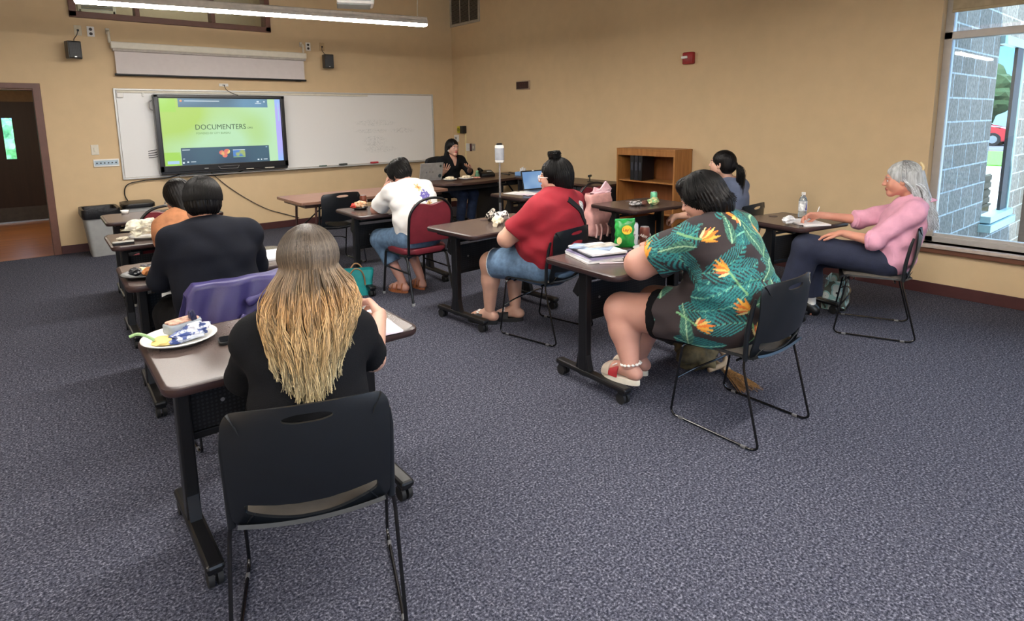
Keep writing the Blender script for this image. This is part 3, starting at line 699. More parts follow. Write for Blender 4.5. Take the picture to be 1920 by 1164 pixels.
# ------------------------------------------------------------------ rolling training tables
def table_meshes(L, D=.605, H=.743):
    out = []
    out.append(('tabletop', prism(B(), rrect(L-.016, D-.016, .045), H-.028, H, 0), M_TOP, 0))
    bm = B(); o = rrect(L, D, .052); n = len(o)
    prof = [(-.0, -.031), (0.004, -.026), (.006, -.016), (.004, -.005), (-.006, .0005), (-.012, .0008), (-.012, -.031)]
    cx = [(x, y, math.hypot(x, y)) for x, y in o]
    rings = []
    for x, y in o:
        # outward direction of the rounded rectangle
        ax = abs(x)-(L/2-.052); ay = abs(y)-(D/2-.052)
        nx, ny = max(ax, 0)*(1 if x > 0 else -1), max(ay, 0)*(1 if y > 0 else -1)
        l = math.hypot(nx, ny) or 1; nx /= l; ny /= l
        rings.append([bm.verts.new((x+nx*a, y+ny*a, H+b)) for a, b in prof])
    for i in range(n):
        for j in range(len(prof)-1): bm.faces.new((rings[i][j], rings[(i+1) % n][j], rings[(i+1) % n][j+1], rings[i][j+1]))
    out.append(('edge_band', bm, M_EDGE, 1))
    for s in (-1, 1):
        x = s*(L/2-.09)
        bm = B(); box(bm, (x, .03, .38), (.05, .065, .64), .008); box(bm, (x, .03, .695), (.045, .42, .03), .005)
        box(bm, (x, .07, .60), (.04, .05, .12), .004, rot=(.5, 0, 0)); prism_pts = [(-.03, .08), (.09, .08), (.065, .2), (-.0, .2)]
        lo = [bm.verts.new((x-.02, a, b)) for a, b in prism_pts]; hi = [bm.verts.new((x+.02, a, b)) for a, b in prism_pts]
        bm.faces.new(lo); bm.faces.new(hi[::-1])
        for i in range(4): bm.faces.new((lo[i], hi[i], hi[(i+1) % 4], lo[(i+1) % 4]))
        out.append(('leg', bm, M_BLK, 0))
        bm = B(); box(bm, (x, -.03, .082), (.062, .58, .032), .012); out.append(('foot', bm, M_BLK, 0))
    bm = B(); box(bm, (0, .085, .495), (L-.2, .008, .21), .002); box(bm, (0, .085, .385), (L-.2, .03, .03), .004); out.append(('modesty_panel', bm, M_PERF, 0))
    bm = B(); cyl(bm, (-L/2+.1, .03, .645), (L/2-.1, .03, .645), .011); out.append(('crossbar', bm, M_BLK, 1))
    bm = B(); cyl(bm, (-L*.24, -.005+.084, .5), (-L*.24, .075, .5), .008, seg=10); out.append(('lock_knob', bm, M_SILV, 1))
    bm = B(); cyl(bm, (L*.05, .2, H-.001), (L*.05, .2, H+.0035), .034, seg=24); out.append(('cable_grommet', bm, mat('grommet_brown', (84, 68, 62), .4), 1))
    return out
def caster_bm():
    bm = B()
    for s in (-1, 1): cyl(bm, (s*.006, 0, .032), (s*.024, 0, .032), .032, seg=20)
    return bm
def rolling_table(x0, y0, L, r, label):
    c, s = math.cos(r), math.sin(r); D = .605
    t = thing('rolling_table', label, 'table', (x0+L/2*c-D/2*s, y0+L/2*s+D/2*c, 0), r, 'rolling training tables')
    for nm, bm, m, sm in table_meshes(L): obj(nm, bm, m, t, bool(sm))
    for sx in (-1, 1):
        for sy in (-1, 1):
            bm = caster_bm(); bmesh.ops.translate(bm, vec=(sx*(L/2-.09), -.03+sy*.25, 0), verts=bm.verts); k = obj('caster', bm, M_RUB, t, True)
            bm = B(); box(bm, (sx*(L/2-.09), -.03+sy*.25, .058), (.05, .045, .02), .006); obj('caster_housing', bm, M_BLK, k)
    return t
rolling_table(-5.847, -6.99, .915, -.013, 'rolling table nearest the camera, with the heaped paper plate')
rolling_table(-3.655, -5.62, .955, .062, 'rolling table with the white flower-like napkin, in front of the red shirt')
rolling_table(-3.864, -4.205, .95, -.052, 'rolling table in front of the white-shirted person, beside the teal bag')
rolling_table(-3.7545, -7.04, .98, -.052, 'rolling table with the chip bag and stack of folders')
rolling_table(-1.695, -7.06, .60, -.19, 'small rolling table with the water bottle by the long tan wall')
rolling_table(-1.905, -5.665, .80, -.093, 'rolling table with green can, in front of the bookshelf')
rolling_table(-2.07, -4.31, .93, -.036, 'rolling table carrying the open laptop and papers')
rolling_table(-5.60, -3.02, .92, -.02, 'left-hand rolling table nearest the display wall, by the bin')
rolling_table(-5.69, -4.25, .92, -.02, 'left-hand rolling table with the napkin-covered plate')
rolling_table(-5.76, -5.50, .92, -.03, 'left-hand rolling table in front of the dark-suited person')

# ------------------------------------------------------------------ stacking chairs
def shell_back():
    W = .455
    def f(u, v):
        # v: 0 bottom .. 1 top ; u: 0 left .. 1 right (seen from behind)
        a = (u-.5)*2; z = .425+.395*v
        y = -.205-.075*v-.02*math.sin(v*PI)      # lean back
        y += .05*a*a*(.55+.45*v)                  # edges wrap forward
        w = W/2*(1-.03*(1-v))
        if v > .86: w *= 1-.10*((v-.86)/.14)**2.2
        if v < .12: w *= 1-.14*((.12-v)/.12)**2
        z -= .012*a*a*v
        return Vector((a*w, y, z))
    def keep(u, v):
        a = (u-.5)*2
        # hand slot
        if (a/.34)**2+((v-.90-.0*a)/.034)**2 < 1: return False
        # crescent gap between back panel and seat rim
        top = .245-.02*abs(a)**2+.0; top = .20+.075*a*a; bot = .05+.17*a*a*1.0
        if abs(a) < .84 and bot < v < top: return False
        return True
    bm = grid(B(), f, 110, 90, keep); smooth_boundary(bm, 14); thicken(bm, .009); return bm
def shell_seat():
    def f(u, v):
        a = (u-.5)*2; y = -.215+.44*v; w = .225*(1-.1*(1-v)**2)
        if v > .8: w *= 1-.1*((v-.8)/.2)**2
        z = .438-.018*(1-a*a)*(1-abs(v-.4))-.004
        if v < .12: z += .02*((.12-v)/.12)**2
        if v > .86: z -= .03*((v-.86)/.14)**2
        z += .01*a*a
        return Vector((a*w, y, z))
    bm = grid(B(), f, 30, 30); thicken(bm, .012); return bm
def seat_pad():
    def f(u, v):
        a = (u-.5)*2; b = (v-.5)*2; y = .0+.205*b; w = .205
        x = a*w*math.sqrt(max(0, 1-.12*b*b)); y = y*math.sqrt(max(0, 1-.12*a*a))
        return Vector((x, y, .434+.016*(1-a**6)*(1-b**6)))
    return grid(B(), f, 24, 24)
def stack_chair(label, loc, rz, pad=True):
    t = thing('stacking_chair', label, 'chair', loc, rz, 'black stacking chairs')
    obj('seat', shell_seat(), M_BLKP, t, True)
    if pad: obj('seat_pad', seat_pad(), M_PAD, t, True)
    b_ = obj('backrest', shell_back(), M_BLKP, t, True)
    for s in (-1, 1):
        bm = B(); tube(bm, [(s*.226, -.165, .43), (s*.228, -.17, .55), (s*.229, -.19, .68), (s*.225, -.205, .74)], [.012, .012, .011, .007], 10); obj('upright', bm, M_BLKP, t, True)
        x = s*.245
        P = fillet([(s*.2, .17, .418), (x-.0*s, .175, .412), (x, .235, .03), (x, .215, .009), (x, -.235, .009), (x, -.265, .03), (s*.236, -.165, .40), (s*.226, -.165, .45)], .028, 5)
        bm = B(); tube(bm, P, .0062, 9); obj('sled_leg', bm, M_ROD, t, True)
        for y in (.17, -.19): bm = B(); box(bm, (x, y, .008), (.014, .03, .014), .004); obj('glide', bm, mat('clear_glide', (96, 96, 98), .3), t)
    bm = B(); tube(bm, smooth_path([(-.245, .205, .22), (-.15, .16, .262), (0, .14, .275), (.15, .16, .262), (.245, .205, .22)], 5), .0055, 8)
    obj('stretcher', bm, M_ROD, t, True)
    bm = B(); tube(bm, [(-.21, .13, .416), (.21, .13, .416)], .0065, 8); tube(bm, [(-.22, -.12, .416), (.22, -.12, .416)], .0065, 8); obj('seat_rail', bm, M_ROD, t, True)
    return t
chA = stack_chair('black stacking chair nearest the camera, under the long-haired person in black', (-5.495, -7.262, 0), math.radians(-21))
dup(chA, (-3.335, -7.52, 0), math.radians(-2), 'black stacking chair under the person in the tropical print shirt')
dup(chA, (-3.2, -5.885, 0), math.radians(12), 'black stacking chair under the person in the red shirt')
dup(chA, (-1.34, -7.446, 0), math.radians(22), 'black stacking chair by the window under the white-haired person')
dup(chA, (-3.49, -2.72, 0), math.radians(2), 'empty black stacking chair at the folding table')
dup(chA, (-5.36, -5.79, 0), math.radians(2), 'black stacking chair draped with the purple jacket')
dup(chA, (-1.17, -6.15, 0), math.radians(4), 'black stacking chair under the ponytailed person in grey')
dup(chA, (-5.24, -4.5, 0), 0, 'black stacking chair at the napkin-plate table, mostly hidden by the dark suit')

# ------------------------------------------------------------------ burgundy banquet chairs
def banquet_chair(label, loc, rz):
    t = thing('banquet_chair', label, 'chair', loc, rz, 'burgundy banquet chairs')
    bm = B(); prism(bm, [(x, y) for x, y in rrect(.43, .42, .09, 6, 0, .01)], .425, .475, .018); obj('seat', bm, M_BURG, t, True)
    # round back
    def prof(a):   # arch outline in (x, z)
        return a
    arch = fillet([(-.2, -.2, .44), (-.215, -.235, .62), (-.215, -.262, .8), (-.13, -.278, .90), (0, -.282, .925), (.13, -.278, .90), (.215, -.262, .8), (.215, -.235, .62), (.2, -.2, .44)], .08, 5)
    bm = B(); tube(bm, smooth_path(arch, 2), .0115, 10); obj('back_frame', bm, M_BLK, t, True)
    def f(u, v):
        a = (u-.5)*2; z = .53+.345*v
        yb = -.212-.068*(z-.5)/.4
        w = .205
        if v > .55: w = .205*math.sqrt(max(0, 1-((v-.55)/.62)**2.4))
        zz = z-.02*math.exp(-(a/.4)**2)*max(0, (v-.85)/.15)     # dip at the top middle: hand hole
        return Vector((a*w, yb-.004*(1-a*a), zz))
    bm = grid(B(), f, 28, 24); thicken(bm, .03)
    obj('back_pad', bm, M_BURG, t, True)
    for s in (-1, 1):
        bm = B(); tube(bm, fillet([(s*.19, .19, .43), (s*.2, .215, .40), (s*.215, .255, .012)], .03), .0115, 9); obj('leg', bm, M_BLK, t, True)
        bm = B(); tube(bm, fillet([(s*.19, -.1, .42), (s*.2, -.17, .40), (s*.21, -.265, .012)], .05), .0115, 9); obj('leg', bm, M_BLK, t, True)
        bm = B(); tube(bm, [(s*.207, .235, .27), (s*.206, -.215, .27)], .008, 8); obj('side_stretcher', bm, M_BLK, t, True)
        bm = B(); cyl(bm, (s*.215, .256, 0), (s*.215, .255, .022), .014, seg=10); cyl(bm, (s*.21, -.266, 0), (s*.21, -.265, .022), .014, seg=10); obj('foot_cap', bm, M_GREY, t, True)
    bm = B(); tube(bm, [(-.2, -.17, .415), (-.2, .2, .415), (.2, .2, .415), (.2, -.17, .415), (-.2, -.17, .415)], .01, 8); obj('seat_frame', bm, M_BLK, t, True)
    return t
bqA = banquet_chair('burgundy banquet chair under the person in the white shirt', (-3.43, -4.43, 0), 0)
dup(bqA, (-5.24, -3.32, 0), math.radians(2), 'empty burgundy banquet chair at the table by the bin')
dup(bqA, (-1.53, -4.6, 0), math.radians(-6), 'burgundy banquet chair with the pink bag hung on it')

# ------------------------------------------------------------------ desks along the walls
ft = thing('folding_table', 'long brown folding table in front of the whiteboard', 'table', (-3.0, -2.56, 0))
bm = B(); prism(bm, rrect(1.83, .76, .03), .712, .74, .003); obj('tabletop', bm, M_FOLD, ft)
bm = B(); box(bm, (0, 0, .69), (1.7, .64, .04), .004); obj('apron', bm, M_DKBR, ft)
for s in (-1, 1):
    bm = B()
    for y in (-.29, .29): tube(bm, [(s*.72, y, .69), (s*.76, y, .0)], .014, 8)
    tube(bm, [(s*.757, -.29, .08), (s*.757, .29, .08)], .009, 8)
    obj('leg_frame', bm, mat('maroon_brown_metal', (70, 40, 36), .5), ft, True)
    bm = B(); tube(bm, [(s*.45, -.02, .68), (s*.735, -.2, .38)], .008, 8); tube(bm, [(s*.45, .02, .68), (s*.735, .2, .38)], .008, 8); obj('brace', bm, M_BLK, ft, True)
def curve_desk():
    t = thing('presenter_desk', 'dark brown curved presenter desk in the room corner', 'desk', (-1.0, -2.1, 0))
    back = [(-.03, -1.62), (-.72, -1.62), (-.84, -1.86), (-1.46, -1.86), (-1.58, -1.66), (-2.0, -1.66)]
    front = [(-2.02, -2.2), (-1.85, -2.42), (-1.6, -2.53), (-1.3, -2.54), (-1.0, -2.49), (-.6, -2.42), (-.03, -2.40)]
    o = back+front
    bm = B(); prism(bm, o[::-1], .705, .74, .006); obj('desktop', bm, M_DKBR, t)
    bm = B(); box(bm, (-1.1, -2.28, .66), (1.7, .03, .09)); obj('apron', bm, mat('charcoal_panel', (34, 34, 38), .5), t)
    for x, y in ((-1.94, -1.9),):
        bm = B(); box(bm, (x, y, .352), (.04, .46, .705), .004); obj('side_panel', bm, mat('charcoal_panel', (34, 34, 38), .5), t)
    bm = B(); box(bm, (-.78, -2.05, .352), (.04, .62, .705), .004); obj('side_panel', bm, mat('charcoal_panel', (34, 34, 38), .5), t)
    bm = B(); tube(bm, [(-.68, -2.3, .70), (-.4, -2.3, .36), (-.1, -2.3, .70)], .012, 8); obj('brace', bm, M_BLK, t, True)
    bm = B(); tube(bm, smooth_path([(-.98, -2.5, .70), (-.94, -2.54, .68), (-.86, -2.53, .685), (-.82, -2.48, .70)], 4), .008, 8); obj('cable_clip', bm, M_BLK, t, True)
    for ch in KIDS(t): ch.location = (1.0, 2.1, 0)
    return t
curve_desk()
cr = thing('credenza', 'low dark cabinet with brown top along the right wall', 'cabinet', (-.30, -3.22, 0), 0)
bm = B(); box(bm, (0, 0, .725), (.56, 1.62, .03), .005); obj('countertop', bm, M_DKBR, cr)
bm = B(); box(bm, (.02, -.38, .355), (.48, .84, .71), .006); obj('cabinet_body', bm, mat('charcoal_panel', (34, 34, 38), .5), cr)
for y in (-.59, -.17):
    bm = B(); box(bm, (-.225, y, .37), (.012, .40, .64), .003); d_ = obj('door', bm, mat('charcoal_door', (40, 41, 46), .5), cr)
    bm = B(); box(bm, (-.237, y+(.15 if y < -.3 else -.15), .5), (.012, .012, .1), .003); obj('handle', bm, M_SILV, d_)
bm = B(); box(bm, (-.0, .78, .355), (.5, .03, .71), .004); obj('end_panel', bm, mat('charcoal_panel', (34, 34, 38), .5), cr)

# office chair of the presenter
oc = thing('office_chair', 'black high-backed office chair under the presenter', 'chair', (-1.17, -1.56, 0), PI+.1)
bm = B(); prism(bm, rrect(.48, .46, .1), .44, .52, .03); obj('seat', bm, mat('black_fabric', (22, 22, 25), .85, bump=.2), oc, True)
def f_(u, v):
    a = (u-.5)*2; w = .25*(1-.18*abs(2*v-1)**4); return Vector((a*w, -.24-.08*v+.04*a*a, .52+.5*v-.03*a*a*v))
bm = grid(B(), f_, 20, 20); thicken(bm, .05); obj('backrest', bm, mat('black_fabric', (22, 22, 25), .85), oc, True)
bm = B(); cyl(bm, (0, 0, .1), (0, 0, .44), .03); obj('gas_lift', bm, M_BLK, oc, True)
for k in range(5):
    a = 2*PI*k/5+.3; bm = B(); tube(bm, [(0, 0, .12), (.28*math.cos(a), .28*math.sin(a), .075)], [.022, .015], 8); obj('base_arm', bm, M_BLK, oc, True)
    bm = caster_bm(); bmesh.ops.translate(bm, vec=(.28*math.cos(a), .28*math.sin(a), 0), verts=bm.verts); obj('caster', bm, M_RUB, oc, True)
for s in (-1, 1):
    bm = B(); box(bm, (s*.28, .02, .68), (.06, .24, .03), .012); tube(bm, [(s*.26, 0, .47), (s*.29, 0, .5), (s*.285, 0, .67)], .014, 8); obj('armrest', bm, M_BLK, oc, True)

# bookshelf
bs = thing('bookshelf', 'open oak bookshelf against the long tan wall', 'bookshelf', (-.18, -4.55, 0))
W = .86; Hh = 1.205; D = .34
for s in (-1, 1): bm = B(); box(bm, (0, s*(W/2-.01), Hh/2-.01), (D, .022, Hh-.02), .002); obj('side_panel', bm, M_SHELF, bs)
bm = B(); box(bm, (0, 0, Hh-.01), (D+.004, W+.006, .022), .003); obj('top', bm, M_SHELF, bs)
bm = B(); box(bm, (-D/2+.01, 0, Hh-.052), (.018, W-.03, .062), .002); obj('front_rail', bm, M_SHELF, bs)
bm = B(); box(bm, (D/2-.01, 0, Hh/2), (.01, W-.03, Hh-.03)); obj('back_panel', bm, wood('oak_back', (122, 72, 34), (140, 86, 44), .5, (20, 20, 2)), bs)
for z in (.86-.05, .44, .07): bm = B(); box(bm, (.005, 0, z), (D-.03, W-.035, .02), .002); obj('shelf', bm, M_SHELF, bs)
bm = B(); box(bm, (-D/2+.03, 0, .03), (.018, W-.03, .06)); obj('plinth', bm, M_SHELF, bs)
for k in range(3):
    bm = B(); box(bm, (-.22, -4.335-k*.062-.02, .82+.15), (.24, .056, .30), .004, rot=(.02*(k-1), 0, 0))
    b_ = tag(obj('binder', bm, mat('binder_%d' % k, ((20, 20, 24), (26, 26, 34), (14, 14, 18))[k], .4)), ('leftmost of the three black binders on the shelf', 'middle one of the three black binders on the shelf', 'rightmost of the three black binders on the shelf')[k], 'binder', 'black binders on the bookshelf')
    bm = B(); box(bm, (-.3415, -4.335-k*.062-.02, .99), (.002, .03, .1)); obj('spine_label', bm, mat('spine_grey', (54, 56, 66), .5), b_)

# bins by the doorway
tr = thing('waste_bin', 'grey waste bin with a black liner rim beside the baseboard', 'bin', (-5.42, -.30, 0))
bm = B()
o0 = rrect(.26, .34, .04); o1 = rrect(.36, .44, .05)
lo = [bm.verts.new((x, y, 0)) for x, y in o0]; hi = [bm.verts.new((x, y, .56)) for x, y in o1]; n = len(lo); bm.faces.new(lo[::-1])
for i in range(n): bm.faces.new((lo[i], lo[(i+1) % n], hi[(i+1) % n], hi[i]))
thicken(bm, .006); obj('bucket', bm, M_GREY, tr, True)
bm = B(); o = rrect(.385, .465, .055); i_ = rrect(.33, .41, .05)
rings = [[bm.verts.new((x, y, z)) for x, y in oo] for oo, z in ((rrect(.37, .45, .05), .46), (rrect(.395, .475, .055), .5), (o, .575), (i_, .57), (rrect(.3, .38, .05), .4))]
for a_, b_ in zip(rings, rings[1:]):
    for i in range(len(a_)): bm.faces.new((a_[i], a_[(i+1) % len(a_)], b_[(i+1) % len(a_)], b_[i]))
bm.faces.new(rings[-1]); obj('bin_liner', bm, mat('black_liner', (24, 24, 27), .35, bump=.5, bscale=40), tr, True)
tl = thing('recycling_bin', 'second bin with a flat black lid behind the left table', 'bin', (-5.02, -.30, 0))
bm = B(); prism(bm, rrect(.3, .4, .05), 0, .55, .01); obj('bucket', bm, M_GREY, tl, True)
bm = B(); prism(bm, rrect(.34, .44, .06), .55, .60, .012); obj('lid', bm, M_BLK, tl, True)
# ------------------------------------------------------------------ small things
TZ = .7445
def crumple(bm, c, r, seed, n=3, amp=.45, flat=1.):
    k0 = len(bm.verts); rr = bmesh.ops.create_icosphere(bm, subdivisions=n, radius=1)
    for v in rr['verts']:
        f = 1+amp*mnoise.noise(v.co*1.7+Vector((seed*3.1, 0, 0)))+amp*.6*abs(mnoise.noise(v.co*4+Vector((0, seed*2.3, 0))))
        p = v.co*f; v.co = Vector((c[0]+p.x*r[0], c[1]+p.y*r[1], c[2]+p.z*r[2]*flat))
    return bm
def paper_plate(label, x, y, z=TZ, r=.125, m=None, name='paper_plate', rz=0):
    t = thing(name, label, 'plate', (x, y, z), rz)
    bm = B(); lathe(bm, [(0, .004), (r*.66, .004), (r*.74, .008), (r*.93, .022), (r, .022), (r, .019), (r*.93, .018), (r*.74, .003), (r*.66, 0), (0, 0)], 44); obj('plate', bm, m or M_WHITE, t, 'all')
    return t
def sheet(name, label, cat, pts, z, m, th=.002, parent=None, group=None):
    bm = B(); prism(bm, pts, z, z+th); o = obj(name, bm, m, parent)
    return tag(o, label, cat, group) if not parent else o
def rot2(pts, a, cx, cy): c, s = math.cos(a), math.sin(a); return [(cx+x*c-y*s, cy+x*s+y*c) for x, y in pts]
def R4(w, d, a, cx, cy): return rot2([(-w/2, -d/2), (w/2, -d/2), (w/2, d/2), (-w/2, d/2)], a, cx, cy)
def can(label, x, y, z, c, h=.122, r=.033, txt=None, tc=(230, 226, 220), rz=0., cat='can', body=None):
    t = thing('drink_can', label, cat, (x, y, z), rz)
    bm = B(); lathe(bm, [(0, .004), (r*.78, 0), (r*.86, .004), (r, .014), (r, h-.014), (r*.84, h-.002)], 24); obj('can_body', bm, mat('can_%d_%d' % c[:2], c, .35, metal=.25), t, True)
    bm = B(); lathe(bm, [(r*.84, h-.002), (r*.84, h), (r*.78, h), (r*.76, h-.004), (0, h-.004)], 24); obj('can_lid', bm, M_SILV, t, True)
    if txt:
        for k in range(3):
            text('can_lettering', txt, .026, mat('can_text_%d' % tc[0], tc, .5), t, ((r+.0012)*math.sin(k*2.1-.3), -(r+.0012)*math.cos(k*2.1-.3), h*.52), (PI/2, .35, k*2.1-.3), align='CENTER', sx=.8)
    return t
# nearest table: heaped plate
pl = paper_plate('white paper plate heaped with blue and white wrappers on the nearest table', -5.715, -6.52, r=.132)
bm = B(); crumple(bm, (-.05, -.015, .018), (.045, .04, .014), 3); obj('egg_patty', bm, mat('yellow_food', (232, 206, 130), .7), pl, True)
def wrap_mat(c, c2, rough):
    nm = 'wrap_%d_%d_%d' % c
    if nm in MATS: return MATS[nm]
    m = mat(nm, c, rough, var=.2, scale=28)
    if c2:
        e = m.node_tree.nodes['Color Ramp'].color_ramp.elements; e[0].color = rgb(*c); e[1].color = rgb(*c2); e[0].position = .46; e[1].position = .52
    return m
def wrapper(name, label, loc, r, c, seed, rz=0, cat='wrapper', amp=.6, rough=.3, n=3, c2=None):
    bm = B(); crumple(bm, (0, 0, 0), r, seed, n, amp); lo = min(v.co.z for v in bm.verts); bmesh.ops.translate(bm, vec=(0, 0, -lo), verts=bm.verts)
    return tag(obj(name, bm, wrap_mat(c, c2, rough), None, False, loc, rz), label, cat)
wrapper('wrapper', 'blue crumpled wrapper on the heaped plate, nearest the camera', (-5.70, -6.56, TZ+.006), (.06, .034, .018), (44, 66, 130), 5, c2=(206, 214, 228))
wrapper('wrapper', 'white and navy crumpled wrapper on the right of the heaped plate', (-5.665, -6.53, TZ+.006), (.05, .034, .022), (216, 218, 226), 6, c2=(60, 78, 130))
wrapper('wrapper', 'navy folded wrapper standing up on the heaped plate', (-5.66, -6.49, TZ+.02), (.012, .02, .04), (40, 44, 76), 8)
tb = thing('food_tray', 'clear plastic snack tray lying on the heaped plate', 'food tray', (-5.695, -6.485, TZ+.03), .35)
bm = B(); prism(bm, rrect(.13, .075, .02), 0, .035, .006); obj('tray', bm, mat('clear_tray', (196, 206, 214), .15, trans=.4), tb, True)
bm = B(); prism(bm, rrect(.115, .06, .015), .036, .041, .001); obj('food', bm, mat('tray_food', (196, 150, 130), .6, var=.4, scale=40), tb)
bm = B(); tube(bm, smooth_path([(-5.80, -6.53, TZ+.024), (-5.825, -6.52, TZ+.045), (-5.85, -6.50, TZ+.052), (-5.875, -6.495, TZ+.046)], 4), [.006]*13, 8); tag(obj('wrapper_strip', bm, mat('green_strip', (150, 186, 130), .5), None, True), 'green and white twisted strip hanging off the heaped plate', 'wrapper')
ph = thing('phone', 'black phone on the nearest table beside the heaped plate', 'phone', (-5.535, -6.665, TZ), -.15)
bm = B(); prism(bm, rrect(.15, .075, .012), 0, .012, .003); obj('case', bm, M_BLK, ph, True)
bm = B(); prism(bm, rrect(.142, .068, .01), .0122, .013); obj('screen', bm, mat('phone_glass', (12, 13, 16), .08), ph)
nb = thing('notebook', 'open white notebook under the writing hand on the nearest table', 'notebook', (-5.09, -6.84, TZ), -.12)
bm = B(); prism(bm, rrect(.20, .33, .012), 0, .004); obj('back_page', bm, M_PINKP, nb)
bm = B(); prism(bm, rrect(.19, .31, .012, cx=-.012, cy=.006), .004, .007); obj('page', bm, mat('notebook_page', (238, 228, 238), .7), nb)
bm = B(); prism(bm, rot2([(-.05, -.03), (.05, -.03), (.05, .03), (-.05, .03)], -.4, -.15, .10), .001, .003); obj('loose_slip', bm, M_PAPER, nb)
bm = B(); cyl(bm, (-5.145, -6.845, TZ+.012), (-5.06, -6.775, TZ+.085), .0045); cyl(bm, (-5.145, -6.845, TZ+.012), (-5.152, -6.851, TZ+.006), .0045, .001); tag(obj('pen', bm, M_BLK, None, True), 'black pen held over the white notebook', 'pen')
bm = B(); box(bm, (-4.985, -6.73, TZ+.004), (.05, .014, .008), .003, rot=(0, 0, .5)); tag(obj('correction_tape', bm, M_WHITE), 'small white strip lying beside the white notebook', 'stationery')

# purple jacket over the chair
def jk(u, v):
    a = (u-.5)*2; hw = .262
    y0 = -.30; zt = .838
    if v < .5:      # outside of the back
        q = (0.5-v)*2; z = zt-.34*q; y = y0-.022-.05*q+.012*math.sin(a*9+q*3)+.010*math.sin(a*21+q*7)*q
        y -= .02*math.exp(-((a-.62)/.2)**2)*math.sin(q*14)
    else:
        q = (v-.5)*2; z = zt-.16*q; y = y0+.022+.04*q+.008*math.sin(a*11)
    w = hw*(1+.05*math.sin(z*20)); z -= .05*max(0, abs(a)-.86)/.14
    return Vector((a*w, y+.05*a*a*.9, z+(.010 if abs(v-.5) < .03 else 0)))
bm = grid(B(), jk, 90, 60); thicken(bm, .006)
jo = obj('jacket', bm, mat('purple_satin', (60, 54, 104), .42, var=.08, scale=8, bump=.1), None, 'all', (-5.36, -5.79, 0), math.radians(2)); tag(jo, 'purple satin jacket draped over the chair back behind the suit', 'jacket')
bm = B(); P_ = smooth_path([(.06, -.355, .70), (.13, -.385, .735), (.2, -.37, .715), (.235, -.36, .655), (.19, -.375, .605), (.12, -.38, .62), (.10, -.375, .665)], 6); tube(bm, P_, [.018+.006*math.sin(i*1.1) for i in range(len(P_))], 10)
P_ = smooth_path([(.02, -.36, .64), (.1, -.385, .60), (.2, -.37, .58), (.26, -.345, .62)], 6); tube(bm, P_, [.02+.005*math.sin(i*1.4) for i in range(len(P_))], 10)
bmesh.ops.translate(bm, vec=(-.07, 0, .03), verts=bm.verts); obj('bunched_sleeve', bm, MATS['purple_satin'], jo, 'all')

# suit table
pd_ = paper_plate('black plate with a sandwich and dark wrappers before the dark suit', -5.655, -5.29, TZ, .115, mat('black_plate', (22, 22, 26), .35))
wrapper('sandwich', 'brown sandwich end on the black plate', (-5.635, -5.33, TZ+.008), (.035, .025, .022), (184, 118, 66), 11, cat='food', amp=.3, rough=.7)
wrapper('wrapper', 'black crumpled wrapper on the black plate, left side', (-5.69, -5.29, TZ+.008), (.035, .03, .018), (30, 30, 36), 12)
wrapper('wrapper', 'black and white wrapper at the back of the black plate', (-5.62, -5.23, TZ+.008), (.045, .02, .022), (60, 58, 62), 13)
wrapper('napkin', 'pale yellow napkin scrap on the black plate', (-5.665, -5.265, TZ+.02), (.035, .012, .012), (220, 204, 160), 14, cat='napkin', rough=.8)
bm = B()
def fn_(u, v): return Vector((-5.60+.07*u-.025*v, -5.46-.125*v, TZ+.004+.0-.11*max(0, v-.30)**1.6+.01*math.sin(u*3)))
bm = grid(B(), fn_, 8, 14); thicken(bm, .0015); tag(obj('sheet_of_paper', bm, M_PAPER, None, 'all'), 'white sheet hanging over the near edge of the suit table', 'paper')
sheet('sheet_of_paper', 'white pad lying at the right end of the suit table', 'paper', R4(.21, .28, -.05, -4.99, -5.25), TZ, M_PAPER, .012)
# napkin table
pn = paper_plate('white paper plate under a big napkin on the left table', -5.44, -4.0, TZ, .12)
wrapper('napkin', 'crumpled cream napkin heaped over the plate on the left table', (-5.46, -3.99, TZ+.014), (.10, .06, .05), (226, 218, 200), 21, cat='napkin', rough=.85, amp=.7, n=4)
wrapper('napkin', 'small torn napkin beside the big napkin on the left table', (-5.60, -4.0, TZ), (.035, .03, .012), (220, 210, 190), 22, cat='napkin', rough=.85)
wrapper('bread_roll', 'bitten bread roll beside the cream napkin', (-5.40, -4.04, TZ+.012), (.025, .02, .016), (198, 140, 90), 24, cat='food', rough=.7, amp=.3)
p2 = thing('phone', 'pale phone at the left corner of the napkin table', 'phone', (-5.615, -4.155, TZ), -.05)
bm = B(); prism(bm, rrect(.13, .07, .012), 0, .016, .003); obj('case', bm, M_BLK, p2, True)
bm = B(); prism(bm, rrect(.125, .065, .01), .0162, .018); obj('screen', bm, mat('phone_pale', (186, 186, 184), .2), p2)
cp = thing('cup', 'small white cup on the left table nearest the display', 'cup', (-5.40, -2.47, TZ))
bm = B(); lathe(bm, [(0, 0), (.026, 0), (.034, .03), (.033, .03), (.024, .004), (0, .004)], 20); obj('bowl', bm, M_WHITE, cp, 'all')
# white-shirt table
ps_ = paper_plate('small dark plate with a red and tan snack bag before the white shirt', -3.665, -3.80, TZ, .075, mat('black_plate', (22, 22, 26), .35))
wrapper('snack_bag', 'red and tan opened snack bag on the small dark plate', (-3.66, -3.80, TZ+.01), (.055, .04, .03), (206, 150, 106), 31, cat='snack bag', c2=(232, 206, 176))
wrapper('snack_wrapper', 'bright red wrapper on the left of the small dark plate', (-3.715, -3.78, TZ+.008), (.03, .025, .022), (214, 70, 58), 32)
can('brown soda can with white lettering on the white-shirt table', -3.59, -3.72, TZ, (112, 62, 46), txt='A&W', rz=-.7)
